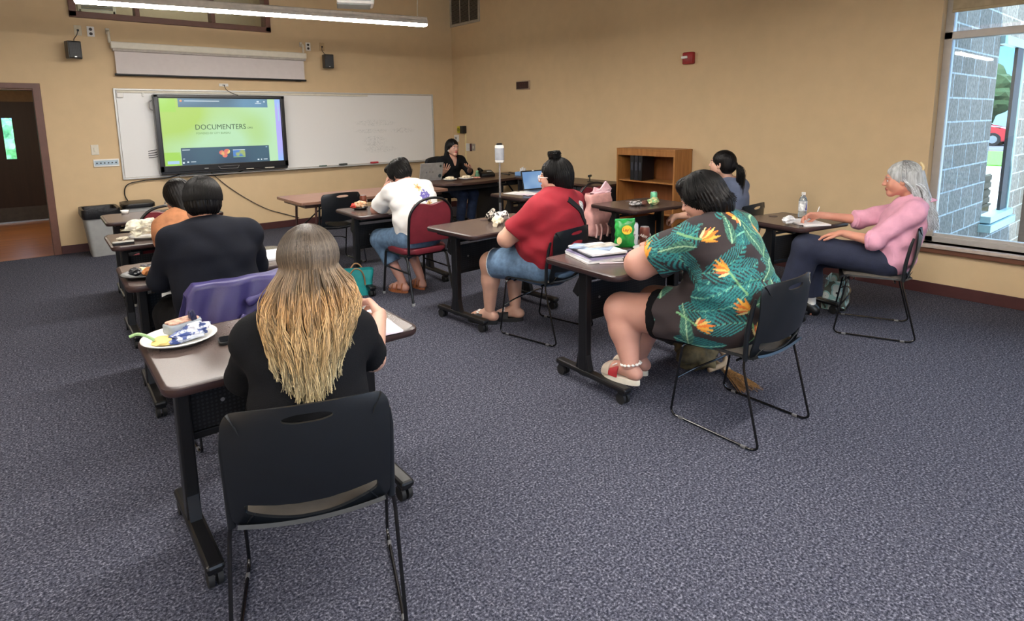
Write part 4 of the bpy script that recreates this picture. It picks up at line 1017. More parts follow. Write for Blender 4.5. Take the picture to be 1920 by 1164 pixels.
# teal tote
tt = thing('tote_bag', 'teal tote bag with tan handles on the carpet by the table leg', 'bag', (-3.84, -4.03, 0), math.radians(-24))
def bagbm(w, d, h, flare=1.2, n=16, seed=1, amp=.006):
    bm = B(); rings = []
    for i in range(n+1):
        q = i/n; z = h*q; o = rrect(w*(1+(flare-1)*q), d*(1-.25*q), .03, 5)
        rings.append([bm.verts.new((x+amp*mnoise.noise(Vector((x*9, y*9, z*9+seed))), y+amp*mnoise.noise(Vector((x*9+5, y*9, z*9+seed))), z+(.012*math.cos(x/w*PI*1.1)*q if i == n else 0))) for x, y in o])
    for a_, b_ in zip(rings, rings[1:]):
        for j in range(len(a_)): bm.faces.new((a_[j], a_[(j+1) % len(a_)], b_[(j+1) % len(a_)], b_[j]))
    bm.faces.new(rings[0][::-1]); thicken(bm, -.004); return bm
obj('bag_body', bagbm(.24, .14, .235, 1.25, amp=.012), mat('teal_leather', (24, 134, 134), .45, bump=.1), tt, True)
for y in (-.075, .07):
    bm = B(); tube(bm, smooth_path([(-.07, y, .12), (-.06, y*1.15, .2), (-.02, y*1.4, .26), (.03, y*1.4, .25), (.06, y*1.15, .19), (.07, y, .10)], 5), .007, 8); obj('handle', bm, mat('tan_handle', (140, 104, 70), .6), tt, True)
# topknot's table: napkin flower and wrapper
fl = thing('napkin_bundle', 'cream twisted napkin bundle on the table before the red shirt', 'napkin', (-3.215, -5.345, TZ), .3)
bm = B(); crumple(bm, (0, 0, .034), (.045, .04, .034), 41, 4, .25); obj('bundle', bm, mat('cream_napkin', (224, 216, 190), .8), fl, True)
bm = B(); cyl(bm, (-.04, -.02, .02), (-.1, -.04, .014), .012, .02); obj('twisted_end', bm, mat('cream_napkin', (224, 216, 190), .8), fl, True)
wrapper('wrapper', 'black and white striped wrapper beside the cream bundle', (-3.105, -5.245, TZ), (.06, .045, .035), (30, 30, 32), 42, c2=(216, 214, 212))
wrapper('wrapper', 'black and white crumpled wrapper behind the cream bundle', (-3.165, -5.20, TZ), (.05, .035, .04), (40, 34, 32), 43, c2=(206, 200, 190))
# tropical-print table: folders, chip bag, cans, plate, packet
M_F = [(40, 44, 62), (232, 232, 234), (150, 140, 176), (60, 62, 74), (226, 228, 232)]
for k in range(5):
    sheet('folder', ('bottom white folder of the stack on the tropical-print table', 'pale folder second from the bottom of the stack', 'lilac folder in the middle of the stack', 'dark folder second from the top of the stack', 'topmost white folder of the stack')[k], 'folder', R4(.235, .30, -.35+.05*(k % 3), -3.50+.008*k, -6.64+.006*(k % 2)), TZ+.0105*k, mat('folder_%d' % k, ((224, 222, 222), (196, 198, 206), (150, 142, 178), (44, 46, 60), (228, 228, 232))[k], .5), .010, group='stack of folders')
sheet('brochure', 'blue and white glossy brochure on top of the folder stack', 'brochure', R4(.15, .25, .55, -3.475, -6.60), TZ+.0535, mat('brochure_print', (150, 170, 206), .35, var=.4, scale=14), .003)
sheet('brochure', 'grey brochure sliding off the top of the folder stack', 'brochure', R4(.1, .2, 1.25, -3.41, -6.62), TZ+.0567, mat('brochure_grey', (190, 186, 180), .35, var=.3, scale=20), .003)
bm = B(); cyl(bm, (-3.60, -6.78, TZ+.004), (-3.48, -6.865, TZ+.004), .004); tag(obj('pen', bm, M_PINKP, None, True), 'pale pen lying on the table by the folder stack', 'pen')
cb = thing('chip_bag', 'green crisp bag with a yellow sun disc standing beside a tall can', 'snack bag', (-3.165, -6.60, TZ), math.radians(-34))
def cf(s):
    def f(u, v):
        a = (u-.5)*2; b = (v-.5)*2; bulge = .028*(1-a**4)*(1-abs(b)**3)
        return Vector((a*.068*(1-.08*(1-abs(b)))+.003*math.sin(v*23), s*bulge+.002*math.sin(a*15+v*9)*(1-abs(b)), .095+b*.093+.004*math.sin(a*7)*(b > .8)))
    return f
bm = B(); grid(bm, cf(1), 20, 26); grid(bm, cf(-1), 20, 26); bmesh.ops.remove_doubles(bm, verts=bm.verts, dist=.0006); obj('bag', bm, mat('crisp_green', (34, 146, 62), .28, var=.25, scale=26, bump=.3, bscale=30), cb, 'all')
def disc(cx, cz, rx, rz_, off=.0295, n=26): b_ = B(); b_.faces.new([b_.verts.new((cx+rx*math.cos(2*PI*i/n), -off-.0+.9*abs(cx+rx*math.cos(2*PI*i/n))**1.9, cz+rz_*math.sin(2*PI*i/n))) for i in range(n)]); return b_
obj('sun_disc', disc(.006, .125, .034, .030, .034), mat('sun_yellow', (236, 206, 70), .4), cb)
text('lettering', "Lay's", .030, mat('logo_red', (196, 40, 50), .4), cb, (.006, -.0365, .125), (PI/2, .1, 0), align='CENTER')
bm = B(); box(bm, (.0, 0, .188), (.128, .004, .012), .001); obj('crimp', bm, mat('crisp_green_light', (70, 180, 110), .3), cb)
obj('crisp_print', disc(-.042, .055, .016, .024, .031), mat('crisp_pale', (226, 216, 140), .5), cb)
can('tall white can with navy lettering behind the crisp bag', -3.08, -6.60, TZ, (206, 210, 218), h=.157, txt='OST', tc=(30, 34, 60), rz=-.7)
wrapper('napkin', 'crumpled white tissue between the crisp bag and the tall can', (-3.105, -6.575, TZ+.13), (.022, .02, .022), (232, 232, 230), 52, cat='napkin', rough=.8)
can('brown soda can with white lettering on the tropical-print table', -2.985, -6.62, TZ, (104, 58, 48), txt='A&W', rz=-.8)
pq = paper_plate('white plate with pale food by the bare elbow', -3.11, -6.76, TZ, .105)
wrapper('omelette', 'pale yellow food on the plate by the bare elbow', (-3.11, -6.76, TZ+.007), (.05, .04, .012), (226, 214, 160), 54, cat='food', rough=.7)
wrapper('snack_packet', 'dark purple snack packet in front of the crisp bag', (-3.31, -6.735, TZ), (.065, .03, .012), (44, 36, 56), 56, cat='wrapper', c2=(150, 110, 150))
# ponytail's table
wrapper('wrapper', 'black and silver opened wrapper before the ponytailed person', (-1.62, -5.46, TZ), (.075, .05, .022), (34, 32, 36), 61, c2=(190, 188, 190))
wrapper('wrapper', 'brown crumpled wrapper right of the silver one', (-1.56, -5.50, TZ), (.035, .03, .02), (116, 78, 66), 63)
wrapper('snack_bag', 'pale green and yellow crumpled snack bag under the green can', (-1.475, -5.545, TZ), (.065, .035, .028), (150, 200, 140), 62, cat='snack bag', c2=(226, 222, 160))
can('pale green soda can on the table before the bookshelf', -1.41, -5.50, TZ, (112, 190, 150), txt=None)
# small table by the wall
wb_ = thing('water_bottle', 'clear water bottle with a blue label on the small table', 'bottle', (-1.155, -6.815, TZ))
MB_ = mat('clear_bottle', (206, 218, 224), .08, trans=.75, var=.02)
bm = B(); lathe(bm, [(0, 0), (.030, 0), (.033, .01), (.032, .05), (.030, .06), (.033, .075), (.033, .135), (.026, .16), (.014, .178), (.013, .19), (0, .19)], 24); obj('bottle', bm, MB_, wb_, 'all')
bm = B(); lathe(bm, [(.0155, .186), (.0155, .208), (0, .208)], 16); obj('cap', bm, M_WHITE, wb_, True)
bm = B(); lathe(bm, [(.0336, .055), (.0336, .135)], 24); obj('label', bm, mat('bottle_label', (206, 212, 222), .4, var=.3, scale=40), wb_, True)
bm = B()
for a0 in (-.9, .9):
    vs = [bm.verts.new((.0345*math.sin(a), -.0345*math.cos(a), z)) for a, z in ((a0+.35, .06), (a0+.75, .06), (a0+.75, .125), (a0+.55, .11))]; bm.faces.new(vs)
obj('label_mark', bm, mat('label_violet', (60, 50, 150), .4), wb_)
nb = thing('notebook', 'white notebook being written in on the small table', 'notebook', (-1.41, -6.965, TZ), -.55)
bm = B(); prism(bm, rrect(.22, .30, .008), 0, .010); obj('page_block', bm, M_PAPER, nb)
bm = B(); prism(bm, rrect(.225, .305, .01), -.003, .0); bmesh.ops.translate(bm, vec=(0, 0, .0001), verts=bm.verts); obj('cover', bm, M_BLK, nb)
bm = B()
for k in range(9): box(bm, (0, .11-.026*k, .0105), (.17, .0016, .0008))
obj('written_lines', bm, mat('pen_lines', (120, 124, 140), .7), nb)
wrapper('tissue', 'crumpled white tissue at the corner of the small table', (-1.57, -6.90, TZ), (.05, .035, .028), (228, 228, 228), 71, cat='tissue', rough=.8)
bm = B(); cyl(bm, (-1.60, -7.00, TZ+.005), (-1.46, -7.06, TZ+.005), .0045); tag(obj('pen', bm, M_BLK, None, True), 'black pen at the near edge of the small table', 'pen')
bm = B(); cyl(bm, (-1.372, -7.005, TZ+.016), (-1.345, -7.03, TZ+.13), .004); tag(obj('pen', bm, M_WHITE, None, True), 'white pen held upright over the notebook on the small table', 'pen')
# laptop table
lp = thing('laptop', 'open laptop with a blue screen on the middle table', 'laptop', (-1.50, -3.98, TZ), math.radians(-6))
bm = B(); prism(bm, rrect(.34, .235, .012), 0, .014, .002); obj('base', bm, mat('laptop_silver', (172, 172, 176), .35, metal=.4), lp)
bm = B(); box(bm, (0, .03, .0145), (.29, .1, .002)); obj('keyboard', bm, M_BLK, lp)
M_LS = em('laptop_desktop', (112, 152, 200), .8, (140, 176, 214), 5)
M_ = Matrix.Translation((0, .115, .012)) @ Euler((math.radians(-14), 0, 0)).to_matrix().to_4x4()
bm = B(); box(bm, (0, 0, .115), (.34, .008, .23), .004); bmesh.ops.transform(bm, matrix=M_, verts=bm.verts); s_ = obj('screen_lid', bm, M_BLK, lp)
bm = B(); bm.faces.new([bm.verts.new(v) for v in ((-.158, -.0046, .015), (.158, -.0046, .015), (.158, -.0046, .215), (-.158, -.0046, .215))]); bmesh.ops.transform(bm, matrix=M_, verts=bm.verts); obj('display', bm, M_LS, s_)
bm = B(); box(bm, (0, -.006, .226), (.03, .008, .012), .003); bmesh.ops.transform(bm, matrix=M_, verts=bm.verts); obj('webcam_cover', bm, M_WHITE, s_)
for k, (x, y, a, w_, d_, c, lb) in enumerate(((-1.80, -3.93, .2, .21, .28, M_PAPER, 'bottom white sheet left of the open laptop'), (-1.76, -4.05, -.1, .21, .28, M_PINKP, 'pink sheet fanned over the white one by the open laptop'), (-1.72, -4.0, .5, .2, .26, M_PAPER, 'topmost white sheet left of the open laptop'))):
    sheet('sheet_of_paper', lb, 'paper', R4(w_, d_, a, x, y), TZ+.003*k, c, .0028)
sheet('clipboard', 'white folder in front of the open laptop', 'folder', R4(.3, .12, -.05, -1.49, -4.19), TZ, mat('folder_pale', (222, 210, 216), .5), .006)
# tower microphone on a pole
sm = thing('tower_microphone', 'tall white and grey tower microphone on a silver pole stand', 'microphone stand', (-2.52, -4.50, 0))
bm = B(); cyl(bm, (0, 0, .24), (0, 0, .80), .013); cyl(bm, (0, 0, .80), (0, 0, 1.16), .010); obj('pole', bm, mat('chrome_pole', (196, 198, 202), .2, metal=.9), sm, True)
bm = B(); cyl(bm, (0, 0, .77), (0, 0, .82), .018); obj('collar', bm, M_BLK, sm, True)
for k in range(3):
    a = 2*PI*k/3+.4; bm = B(); tube(bm, [(0, 0, .30), (.2*math.cos(a), .2*math.sin(a), .012)], .008, 8); obj('leg', bm, M_BLK, sm, True)
bm = B(); prism(bm, rrect(.085, .085, .038), 1.16, 1.33, .012); obj('tower_body', bm, M_WHITE, sm, True)
bm = B(); prism(bm, rrect(.0875, .0875, .039), 1.185, 1.30, .0); obj('mesh_wrap', bm, mat('grey_mesh', (156, 160, 168), .7, bump=.4, bscale=500), sm, True)
bm = B(); lathe(bm, [(.03, 1.33), (.03, 1.342), (.022, 1.348), (0, 1.348)], 20); obj('lens_cap', bm, M_BLK, sm, True)
# presenter desk
pl_ = thing('laptop', 'silver laptop with stickers seen from behind on the presenter desk', 'laptop', (-1.72, -1.82, TZ-.003), PI)
bm = B(); prism(bm, rrect(.36, .24, .012), 0, .014, .002); obj('base', bm, mat('laptop_silver', (172, 172, 176), .35), pl_)
M_ = Matrix.Translation((0, .12, .012)) @ Euler((math.radians(-12), 0, 0)).to_matrix().to_4x4()
bm = B(); box(bm, (0, 0, .12), (.37, .008, .24), .005); bmesh.ops.transform(bm, matrix=M_, verts=bm.verts); s_ = obj('screen_lid', bm, mat('lid_grey', (150, 148, 146), .4, metal=.2), pl_)
for (x, z, r_, c) in ((-.14, .19, .018, (70, 80, 70)), (-.14, .05, .026, (50, 60, 66)), (-.02, .11, .012, (120, 116, 112)), (.03, .115, .012, (130, 120, 116)), (.08, .11, .012, (110, 110, 116))):
    bm = B(); cyl(bm, (x, .0038, z), (x, .0062, z), r_, seg=20); bmesh.ops.transform(bm, matrix=M_, verts=bm.verts); obj('sticker', bm, mat('sticker_%d' % c[0], c, .5), s_)
for k, (x, y, r_) in enumerate(((-1.52, -2.12, .10), (-1.25, -2.13, .11))):
    pz = paper_plate(('white plate of food at the presenter desk, the one nearer the silver laptop', 'white plate of food at the presenter desk, the one nearer the phone')[k], x, y, TZ-.003, r_)
    wrapper('pastry', ('pale pastry on the plate nearer the silver laptop', 'pale pastry on the plate nearer the desk phone')[k], (x, y, TZ+.003), (.07, .045, .025), (222, 206, 180), 80+k, cat='food', rough=.7, amp=.3)
wrapper('meat_slice', 'pink food beside the presenter plates', (-1.12, -2.20, TZ-.004), (.06, .035, .014), (206, 150, 134), 84, cat='food', rough=.7, amp=.3)
gb = thing('bottle', 'small green bottle on the presenter desk', 'bottle', (-1.02, -2.08, TZ-.004))
bm = B(); lathe(bm, [(0, 0), (.034, 0), (.036, .04), (.02, .075), (.02, .09), (0, .09)], 20); obj('bottle', bm, mat('green_bottle', (60, 110, 80), .3), gb, True)
bm = B(); lathe(bm, [(.022, .085), (.022, .105), (0, .107)], 16); obj('cap', bm, mat('green_cap', (110, 160, 120), .4), gb, True)
dp = thing('desk_phone', 'black desk phone on the presenter desk', 'phone', (-.78, -1.98, TZ-.004), -.3)
bm = B(); box(bm, (0, 0, .035), (.22, .2, .07), .02, rot=(.25, 0, 0)); obj('phone_base', bm, M_BLK, dp, True)
bm = B(); tube(bm, smooth_path([(-.09, -.06, .09), (-.09, -.03, .105), (-.09, .04, .115), (-.09, .08, .105)], 4), [.022, .02, .016, .014, .014, .014, .014, .014, .014, .016, .02, .022, .022], 10); obj('handset', bm, M_BLK, dp, True)
bm = B(); box(bm, (.03, -.05, .075), (.07, .03, .004), rot=(.25, 0, 0)); obj('display', bm, M_GREY, dp)
cable('black coiled cables lying behind the desk phone', [(-.62, -2.08, TZ+.004), (-.52, -2.0, TZ+.02), (-.44, -2.1, TZ+.004), (-.36, -2.0, TZ+.02), (-.30, -2.12, TZ+.004), (-.2, -2.02, TZ+.004)], .008, M_BLK)
ts = thing('tissue_pack', 'blue pack of white tissues on the corner desk', 'tissues', (-.33, -2.27, TZ-.004), .2)
bm = B(); box(bm, (0, 0, .03), (.22, .11, .06), .012); obj('pack', bm, mat('pack_blue', (120, 160, 210), .5), ts, True)
bm = B(); crumple(bm, (.02, 0, .075), (.045, .03, .04), 91, 3, .8); obj('tissue', bm, M_PAPER, ts)
wc = thing('webcam', 'small black webcam with cord on the low cabinet', 'webcam', (-.28, -3.60, TZ-.004), .4)
bm = B(); box(bm, (0, 0, .075), (.09, .03, .03), .008); obj('camera_head', bm, M_BLK, wc, True)
bm = B(); tube(bm, [(0, 0, .06), (.0, .0, .0)], .008, 8); box(bm, (0, 0, .004), (.06, .05, .008), .003); obj('stand', bm, M_BLK, wc)
cable('thin black webcam cord on the low cabinet', [(-.28, -3.66, TZ+.0), (-.36, -3.7, TZ), (-.42, -3.78, TZ), (-.36, -3.86, TZ), (-.3, -3.9, TZ)], .004, M_BLK)
# pink bag with papers hung on the burgundy chair
pb = thing('pink_bag', 'pink coat and bag hung on the back of a burgundy chair', 'bag', (-1.60, -4.955, .40), math.radians(-6))
bm = bagbm(.30, .13, .42, .95, 18, 3, .035); obj('bag_body', bm, mat('pink_cloth', (212, 158, 152), .8, var=.12, scale=10, bump=.3, bscale=40), pb, 'all')
bm = B()
for k, (x, z) in enumerate(((-.1, -.02), (-.04, -.05), (.05, -.02), (.12, -.04))): tube(bm, smooth_path([(x, -.075, .12), (x+.01, -.09, .06), (x, -.08, z)], 4), .012, 8)
obj('fringe', bm, mat('pink_pale', (222, 178, 172), .8), pb, 'all')
bm = B(); box(bm, (.09, .0, .45), (.13, .02, .13), .004, rot=(.2, .7, .2)); box(bm, (.0, .02, .42), (.12, .02, .1), .004, rot=(0, .3, 0)); crumple(bm, (.04, 0, .42), (.12, .05, .04), 120, 3, .7); obj('folded_paper', bm, mat('pale_pink_paper', (236, 196, 204), .7), pb)
# straw and cloth bag beneath the tropical-print chair
sb = thing('carryall', 'olive and brown stuffed bag on the carpet beneath the tropical-print person', 'bag', (-2.93, -7.02, 0), .3)
bm = B(); crumple(bm, (0, 0, .12), (.17, .12, .12), 101, 4, .5); lo = min(v.co.z for v in bm.verts); bmesh.ops.translate(bm, vec=(0, 0, -lo+.002), verts=bm.verts); obj('bag_body', bm, mat('olive_cloth', (74, 66, 44), .85, var=.4, scale=14), sb, 'all')
bm = B(); tube(bm, smooth_path([(-.12, -.10, .05), (.0, -.16, .06), (.12, -.13, .07), (.16, -.05, .12)], 5), .016, 8); obj('strap', bm, mat('beige_strap', (150, 132, 110), .7), sb, 'all')
bm = B(); crumple(bm, (.08, -.06, .16), (.05, .04, .05), 103, 3, .7); obj('white_bow', bm, mat('bow_white', (196, 196, 190), .7), sb)
br = thing('whisk_broom', 'short straw whisk broom sticking out beneath the tropical-print chair', 'broom', (-2.90, -7.20, .03), math.radians(-28))
rb = random.Random(4); bm = B()
for k in range(90):
    x0 = rb.uniform(-.02, .02); z0 = rb.uniform(-.006, .012); x1 = x0*3.2+rb.uniform(-.015, .015); L_ = rb.uniform(.2, .27)
    tube(bm, [(x0, 0, z0), ((x0+x1)/2, -L_*.5, z0*1.2), (x1, -L_, z0-.012+rb.uniform(-.006, .01))], .0018, 4)
tag(obj('bristles', bm, mat('straw', (132, 100, 62), .85, var=.3, scale=60), br), kind='stuff')
bm = B(); tube(bm, [(0, .12, .006), (0, -.01, .004)], [.012, .026], 10); obj('handle', bm, mat('beige_strap', (150, 132, 110), .7), br, True)
# patterned bag beneath the window chair
def pattern_mat():
    m = bpy.data.materials.new('blossom_print'); m.use_nodes = True; N = m.node_tree.nodes; L = m.node_tree.links; b = N['Principled BSDF']
    tc = N.new('ShaderNodeTexCoord'); v = N.new('ShaderNodeTexVoronoi'); v.inputs['Scale'].default_value = 13; L.new(tc.outputs['Object'], v.inputs['Vector'])
    rp = N.new('ShaderNodeValToRGB'); rp.color_ramp.interpolation = 'CONSTANT'; e = rp.color_ramp.elements; e[0].color = rgb(46, 40, 40); e[1].position = .13; e[1].color = rgb(206, 214, 208); q = e.new(.42); q.color = rgb(150, 190, 186); q = e.new(.56); q.color = rgb(86, 92, 82)
    L.new(v.outputs['Distance'], rp.inputs['Fac']); L.new(rp.outputs['Color'], b.inputs['Base Color']); b.inputs['Roughness'].default_value = .6; return m
gb = thing('printed_tote', 'white and teal blossom-print tote under the window chair', 'bag', (-.98, -7.06, 0), math.radians(12))
obj('bag_body', bagbm(.26, .17, .25, 1.05, amp=.012), pattern_mat(), gb, True)
bm = B(); prism(bm, rrect(.27, .18, .03), .0, .03, .006); obj('dark_base', bm, M_BLK, gb, True)
bm = B(); tube(bm, smooth_path([(-.08, -.07, .22), (-.06, -.07, .30), (.04, -.07, .31), (.08, -.07, .22)], 5), .007, 8); obj('handle', bm, M_BLK, gb, True)
db = wrapper('backpack', 'dark soft bag on the carpet left of the blossom-print tote', (-1.32, -6.92, 0), (.16, .09, .06), (34, 34, 40), 111, cat='bag', rough=.8, amp=.4)
# ------------------------------------------------------------------ bodies: signed-distance volumes turned into smooth continuous meshes
class Vol:
    def __init__(s, lo, hi, h):
        s.h = h; s.lo = np.array(lo, float); n = np.ceil((np.array(hi)-s.lo)/h).astype(int)+1; s.n = n
        s.ax = [s.lo[i]+h*np.arange(n[i]) for i in range(3)]; s.F = np.full(tuple(n), .5, np.float32)
    def blk(s, lo, hi):
        a = np.maximum(0, np.floor((np.array(lo)-s.lo)/s.h).astype(int)); b = np.minimum(s.n, np.ceil((np.array(hi)-s.lo)/s.h).astype(int)+1)
        if np.any(b <= a): return None, None
        sl = tuple(slice(a[i], b[i]) for i in range(3))
        X = s.ax[0][sl[0]][:, None, None]; Y = s.ax[1][sl[1]][None, :, None]; Z = s.ax[2][sl[2]][None, None, :]
        return sl, (X, Y, Z)
    def put(s, sl, d, k, mode):
        F = s.F[sl]
        if mode == 'sub':
            d = -d
            if k > 0: hh = np.maximum(k-np.abs(F-d), 0)/k; s.F[sl] = np.maximum(F, d)+hh*hh*k*.25
            else: s.F[sl] = np.maximum(F, d)
        elif mode == 'and': s.F[sl] = np.maximum(F, d)
        else:
            if k > 0: hh = np.maximum(k-np.abs(F-d), 0)/k; s.F[sl] = np.minimum(F, d)-hh*hh*k*.25
            else: s.F[sl] = np.minimum(F, d)
    def cone(s, p, q, r1, r2=None, k=.03, mode='add', cut=None, sq=None):
        """tapered round capsule; cut=True gives it a flat far end; sq=(axis vector, factor) flattens it along that axis"""
        r2 = r1 if r2 is None else r2; p = np.array(p, float); q = np.array(q, float); R = max(r1, r2)+k+2*s.h
        if sq is not None: R = max(r1, r2)*max(1, sq[1])+k+2*s.h
        sl, C = s.blk(np.minimum(p, q)-R, np.maximum(p, q)+R)
        if sl is None: return s
        v = q-p; L2 = float(v@v); rx = [C[i]-p[i] for i in range(3)]
        t = np.clip((rx[0]*v[0]+rx[1]*v[1]+rx[2]*v[2])/L2, 0, 1)
        w = [rx[i]-t*v[i] for i in range(3)]
        if sq is not None:
            a = np.array(sq[0], float); a /= np.linalg.norm(a); dt = w[0]*a[0]+w[1]*a[1]+w[2]*a[2]; w = [w[i]-dt*a[i]*(1-1/sq[1]) for i in range(3)]
        d = np.sqrt(w[0]**2+w[1]**2+w[2]**2)-(r1+(r2-r1)*t)
        if cut:
            L = math.sqrt(L2); d = np.maximum(d, (rx[0]*v[0]+rx[1]*v[1]+rx[2]*v[2])/L-L)
        s.put(sl, d, k, mode); return s
    def ell(s, c, r, k=.03, rot=None, mode='add'):
        c = np.array(c, float); r = np.array(r if hasattr(r, '__len__') else (r, r, r), float)
        R = r.max()+k+2*s.h
        sl, C = s.blk(c-R, c+R)
        if sl is None: return s
        x = [C[i]-c[i] for i in range(3)]
        if rot is not None:
            M = np.array(Euler(rot).to_matrix().transposed()); x = [M[i, 0]*x[0]+M[i, 1]*x[1]+M[i, 2]*x[2] for i in range(3)]
        k0 = np.sqrt(sum((x[i]/r[i])**2 for i in range(3))); k1 = np.sqrt(sum((x[i]/r[i]**2)**2 for i in range(3)))
        d = k0*(k0-1)/np.maximum(k1, 1e-6)
        s.put(sl, d, k, mode); return s
    def plane(s, p, n, side=None):
        """keep what lies on the negative side of the plane (optionally only within a sphere)"""
        n = np.array(n, float); n /= np.linalg.norm(n); X = s.ax[0][:, None, None]; Y = s.ax[1][None, :, None]; Z = s.ax[2][None, None, :]
        d = (X-p[0])*n[0]+(Y-p[1])*n[1]+(Z-p[2])*n[2]
        s.F = np.maximum(s.F, d).astype(np.float32); return s
    def noise(s, fn):
        X = s.ax[0][:, None, None]; Y = s.ax[1][None, :, None]; Z = s.ax[2][None, None, :]
        s.F = (s.F+fn(X, Y, Z)).astype(np.float32); return s
    def mesh(s):
        F = s.F; ins = F < 0; n = F.shape
        c = np.zeros((n[0]-1, n[1]-1, n[2]-1), np.int8)
        for i in (0, 1):
            for j in (0, 1):
                for k in (0, 1): c += ins[i:n[0]-1+i, j:n[1]-1+j, k:n[2]-1+k]
        act = (c > 0) & (c < 8); idx = np.full(act.shape, -1, np.int64); I = np.argwhere(act)
        idx[tuple(I.T)] = np.arange(len(I))
        P = np.zeros((len(I), 3)); W = np.zeros(len(I))
        off = [(i, j, k) for i in (0, 1) for j in (0, 1) for k in (0, 1)]
        val = {o: F[I[:, 0]+o[0], I[:, 1]+o[1], I[:, 2]+o[2]].astype(float) for o in off}
        for a in off:
            for ax in range(3):
                if a[ax]: continue
                b = list(a); b[ax] = 1; b = tuple(b); va = val[a]; vb = val[b]; m = (va < 0) != (vb < 0)
                t = np.where(m, va/np.where(np.abs(va-vb) < 1e-12, 1, va-vb), 0)
                for d in range(3): P[:, d] += np.where(m, a[d]+(t if d == ax else 0), 0)
                W += m
        P = (P/W[:, None]+I)*s.h+s.lo
        quads = []
        for ax in range(3):
            a = [slice(None)]*3; b = [slice(None)]*3; a[ax] = slice(0, -1); b[ax] = slice(1, None)
            A_ = ins[tuple(a)]; B_ = ins[tuple(b)]; o1, o2 = [d for d in range(3) if d != ax]
            E = np.argwhere(A_ != B_); E = E[(E[:, o1] > 0) & (E[:, o2] > 0) & (E[:, o1] < n[o1]-1) & (E[:, o2] < n[o2]-1)]
            if not len(E): continue
            def g(d1, d2):
                e = E.copy(); e[:, o1] -= d1; e[:, o2] -= d2; return idx[e[:, 0], e[:, 1], e[:, 2]]
            q = np.stack([g(1, 1), g(0, 1), g(0, 0), g(1, 0)], 1); fl = A_[tuple(E.T)]
            if ax == 1: fl = ~fl
            q[~fl] = q[~fl][:, ::-1]; quads.append(q)
        return P, (np.concatenate(quads) if quads else np.zeros((0, 4), np.int64))

def np_obj(name, parts, m, parent, matfn=None, smooth=True, colors=None):
    """parts: list of (verts, quads); one mesh"""
    V = []; Q = []; o = 0
    for P, q in parts: V.append(P); Q.append(q+o); o += len(P)
    V = np.concatenate(V); Q = np.concatenate(Q); k = Q.shape[1]
    me = bpy.data.meshes.new(name); me.vertices.add(len(V)); me.vertices.foreach_set('co', V.astype(np.float32).ravel())
    me.loops.add(len(Q)*k); me.loops.foreach_set('vertex_index', Q.astype(np.int32).ravel())
    me.polygons.add(len(Q)); me.polygons.foreach_set('loop_start', (np.arange(len(Q))*k).astype(np.int32)); me.polygons.foreach_set('loop_total', np.full(len(Q), k, np.int32))
    for x in (m if isinstance(m, (list, tuple)) else [m]): me.materials.append(x)
    if matfn is not None:
        me.polygons.foreach_set('material_index', matfn(V[Q].mean(1)).astype(np.int32))
    me.update(); me.validate()
    if smooth: me.polygons.foreach_set('use_smooth', [True]*len(me.polygons))
    if colors is not None:
        ca = me.color_attributes.new('strand', 'FLOAT_COLOR', 'POINT'); ca.data.foreach_set('color', colors.astype(np.float32).ravel())
    ob = bpy.data.objects.new(name, me); col.objects.link(ob)
    if parent: ob.parent = parent
    return ob

# frames -------------------------------------------------------------
def frame(c, yaw=0, pitch=0, roll=0):
    """head frame: yaw to the left (+), pitch down (+), roll to the right shoulder (+); returns origin and matrix"""
    M = Euler((-math.radians(pitch), 0, 0)).to_matrix(); M = Euler((0, math.radians(roll), 0)).to_matrix() @ M; M = Euler((0, 0, math.radians(yaw))).to_matrix() @ M
    return np.array(c, float), np.array(M)
def Lw(fr, p): return fr[0]+fr[1] @ np.array(p, float)

def head_parts(fr, scale=1., h=.0042, neck_to=None, neck_r=.055, female=True, glasses=False):
    """head and neck built in head space; returns (verts, quads) in person space"""
    v = Vol((-.12, -.14, -.21), (.12, .15, .14), h)
    v.ell((0, -.018, .035), (.073, .094, .083), k=.02)
    v.ell((0, .03, -.02), (.060, .066, .082), k=.03)
    for s in (-1, 1):
        v.cone((s*.052, .0, -.05), (s*.012, .068, -.088), .022, .018, k=.03)
        v.ell((s*.038, .056, -.028), (.026, .026, .03), k=.025)
    v.ell((0, .075, -.09), (.02, .017, .017), k=.025)
    v.cone((-.036, .078, .026), (.036, .078, .026), .014, k=.018)
    for s in (-1, 1): v.ell((s*.031, .100, .006), (.019, .015, .012), k=.014, mode='sub')
    v.cone((0, .09, .018), (0, .110, -.02), .007, .011, k=.014)
    for s in (-1, 1): v.ell((s*.011, .102, -.024), (.008, .010, .007), k=.008)
    for s in (-1, 1): v.ell((s*.031, .0795, .005), .0125, k=.003)
    v.ell((0, .091, -.051), (.025, .013, .006), k=.008); v.ell((0, .089, -.061), (.021, .013, .0065), k=.008)
    v.cone((-.02, .108, -.0565), (.02, .108, -.0565), .0035, k=.004, mode='sub')
    for s in (-1, 1):
        v.ell((s*.076, -.004, -.004), (.009, .019, .031), k=.008, rot=(.2, 0, s*.35)); v.ell((s*.083, -.0, -.002), (.006, .011, .019), k=.005, rot=(.2, 0, s*.35), mode='sub')
    if neck_to is not None:
        q = np.linalg.solve(fr[1], (np.array(neck_to, float)-fr[0]))/scale
        v2lo = np.minimum(v.lo, q-.07)
        v.cone((0, -.022, -.06), tuple(q), neck_r, neck_r*1.08, k=.03)
    P, Q = v.mesh()
    return (fr[0]+(P*scale) @ fr[1].T, Q)
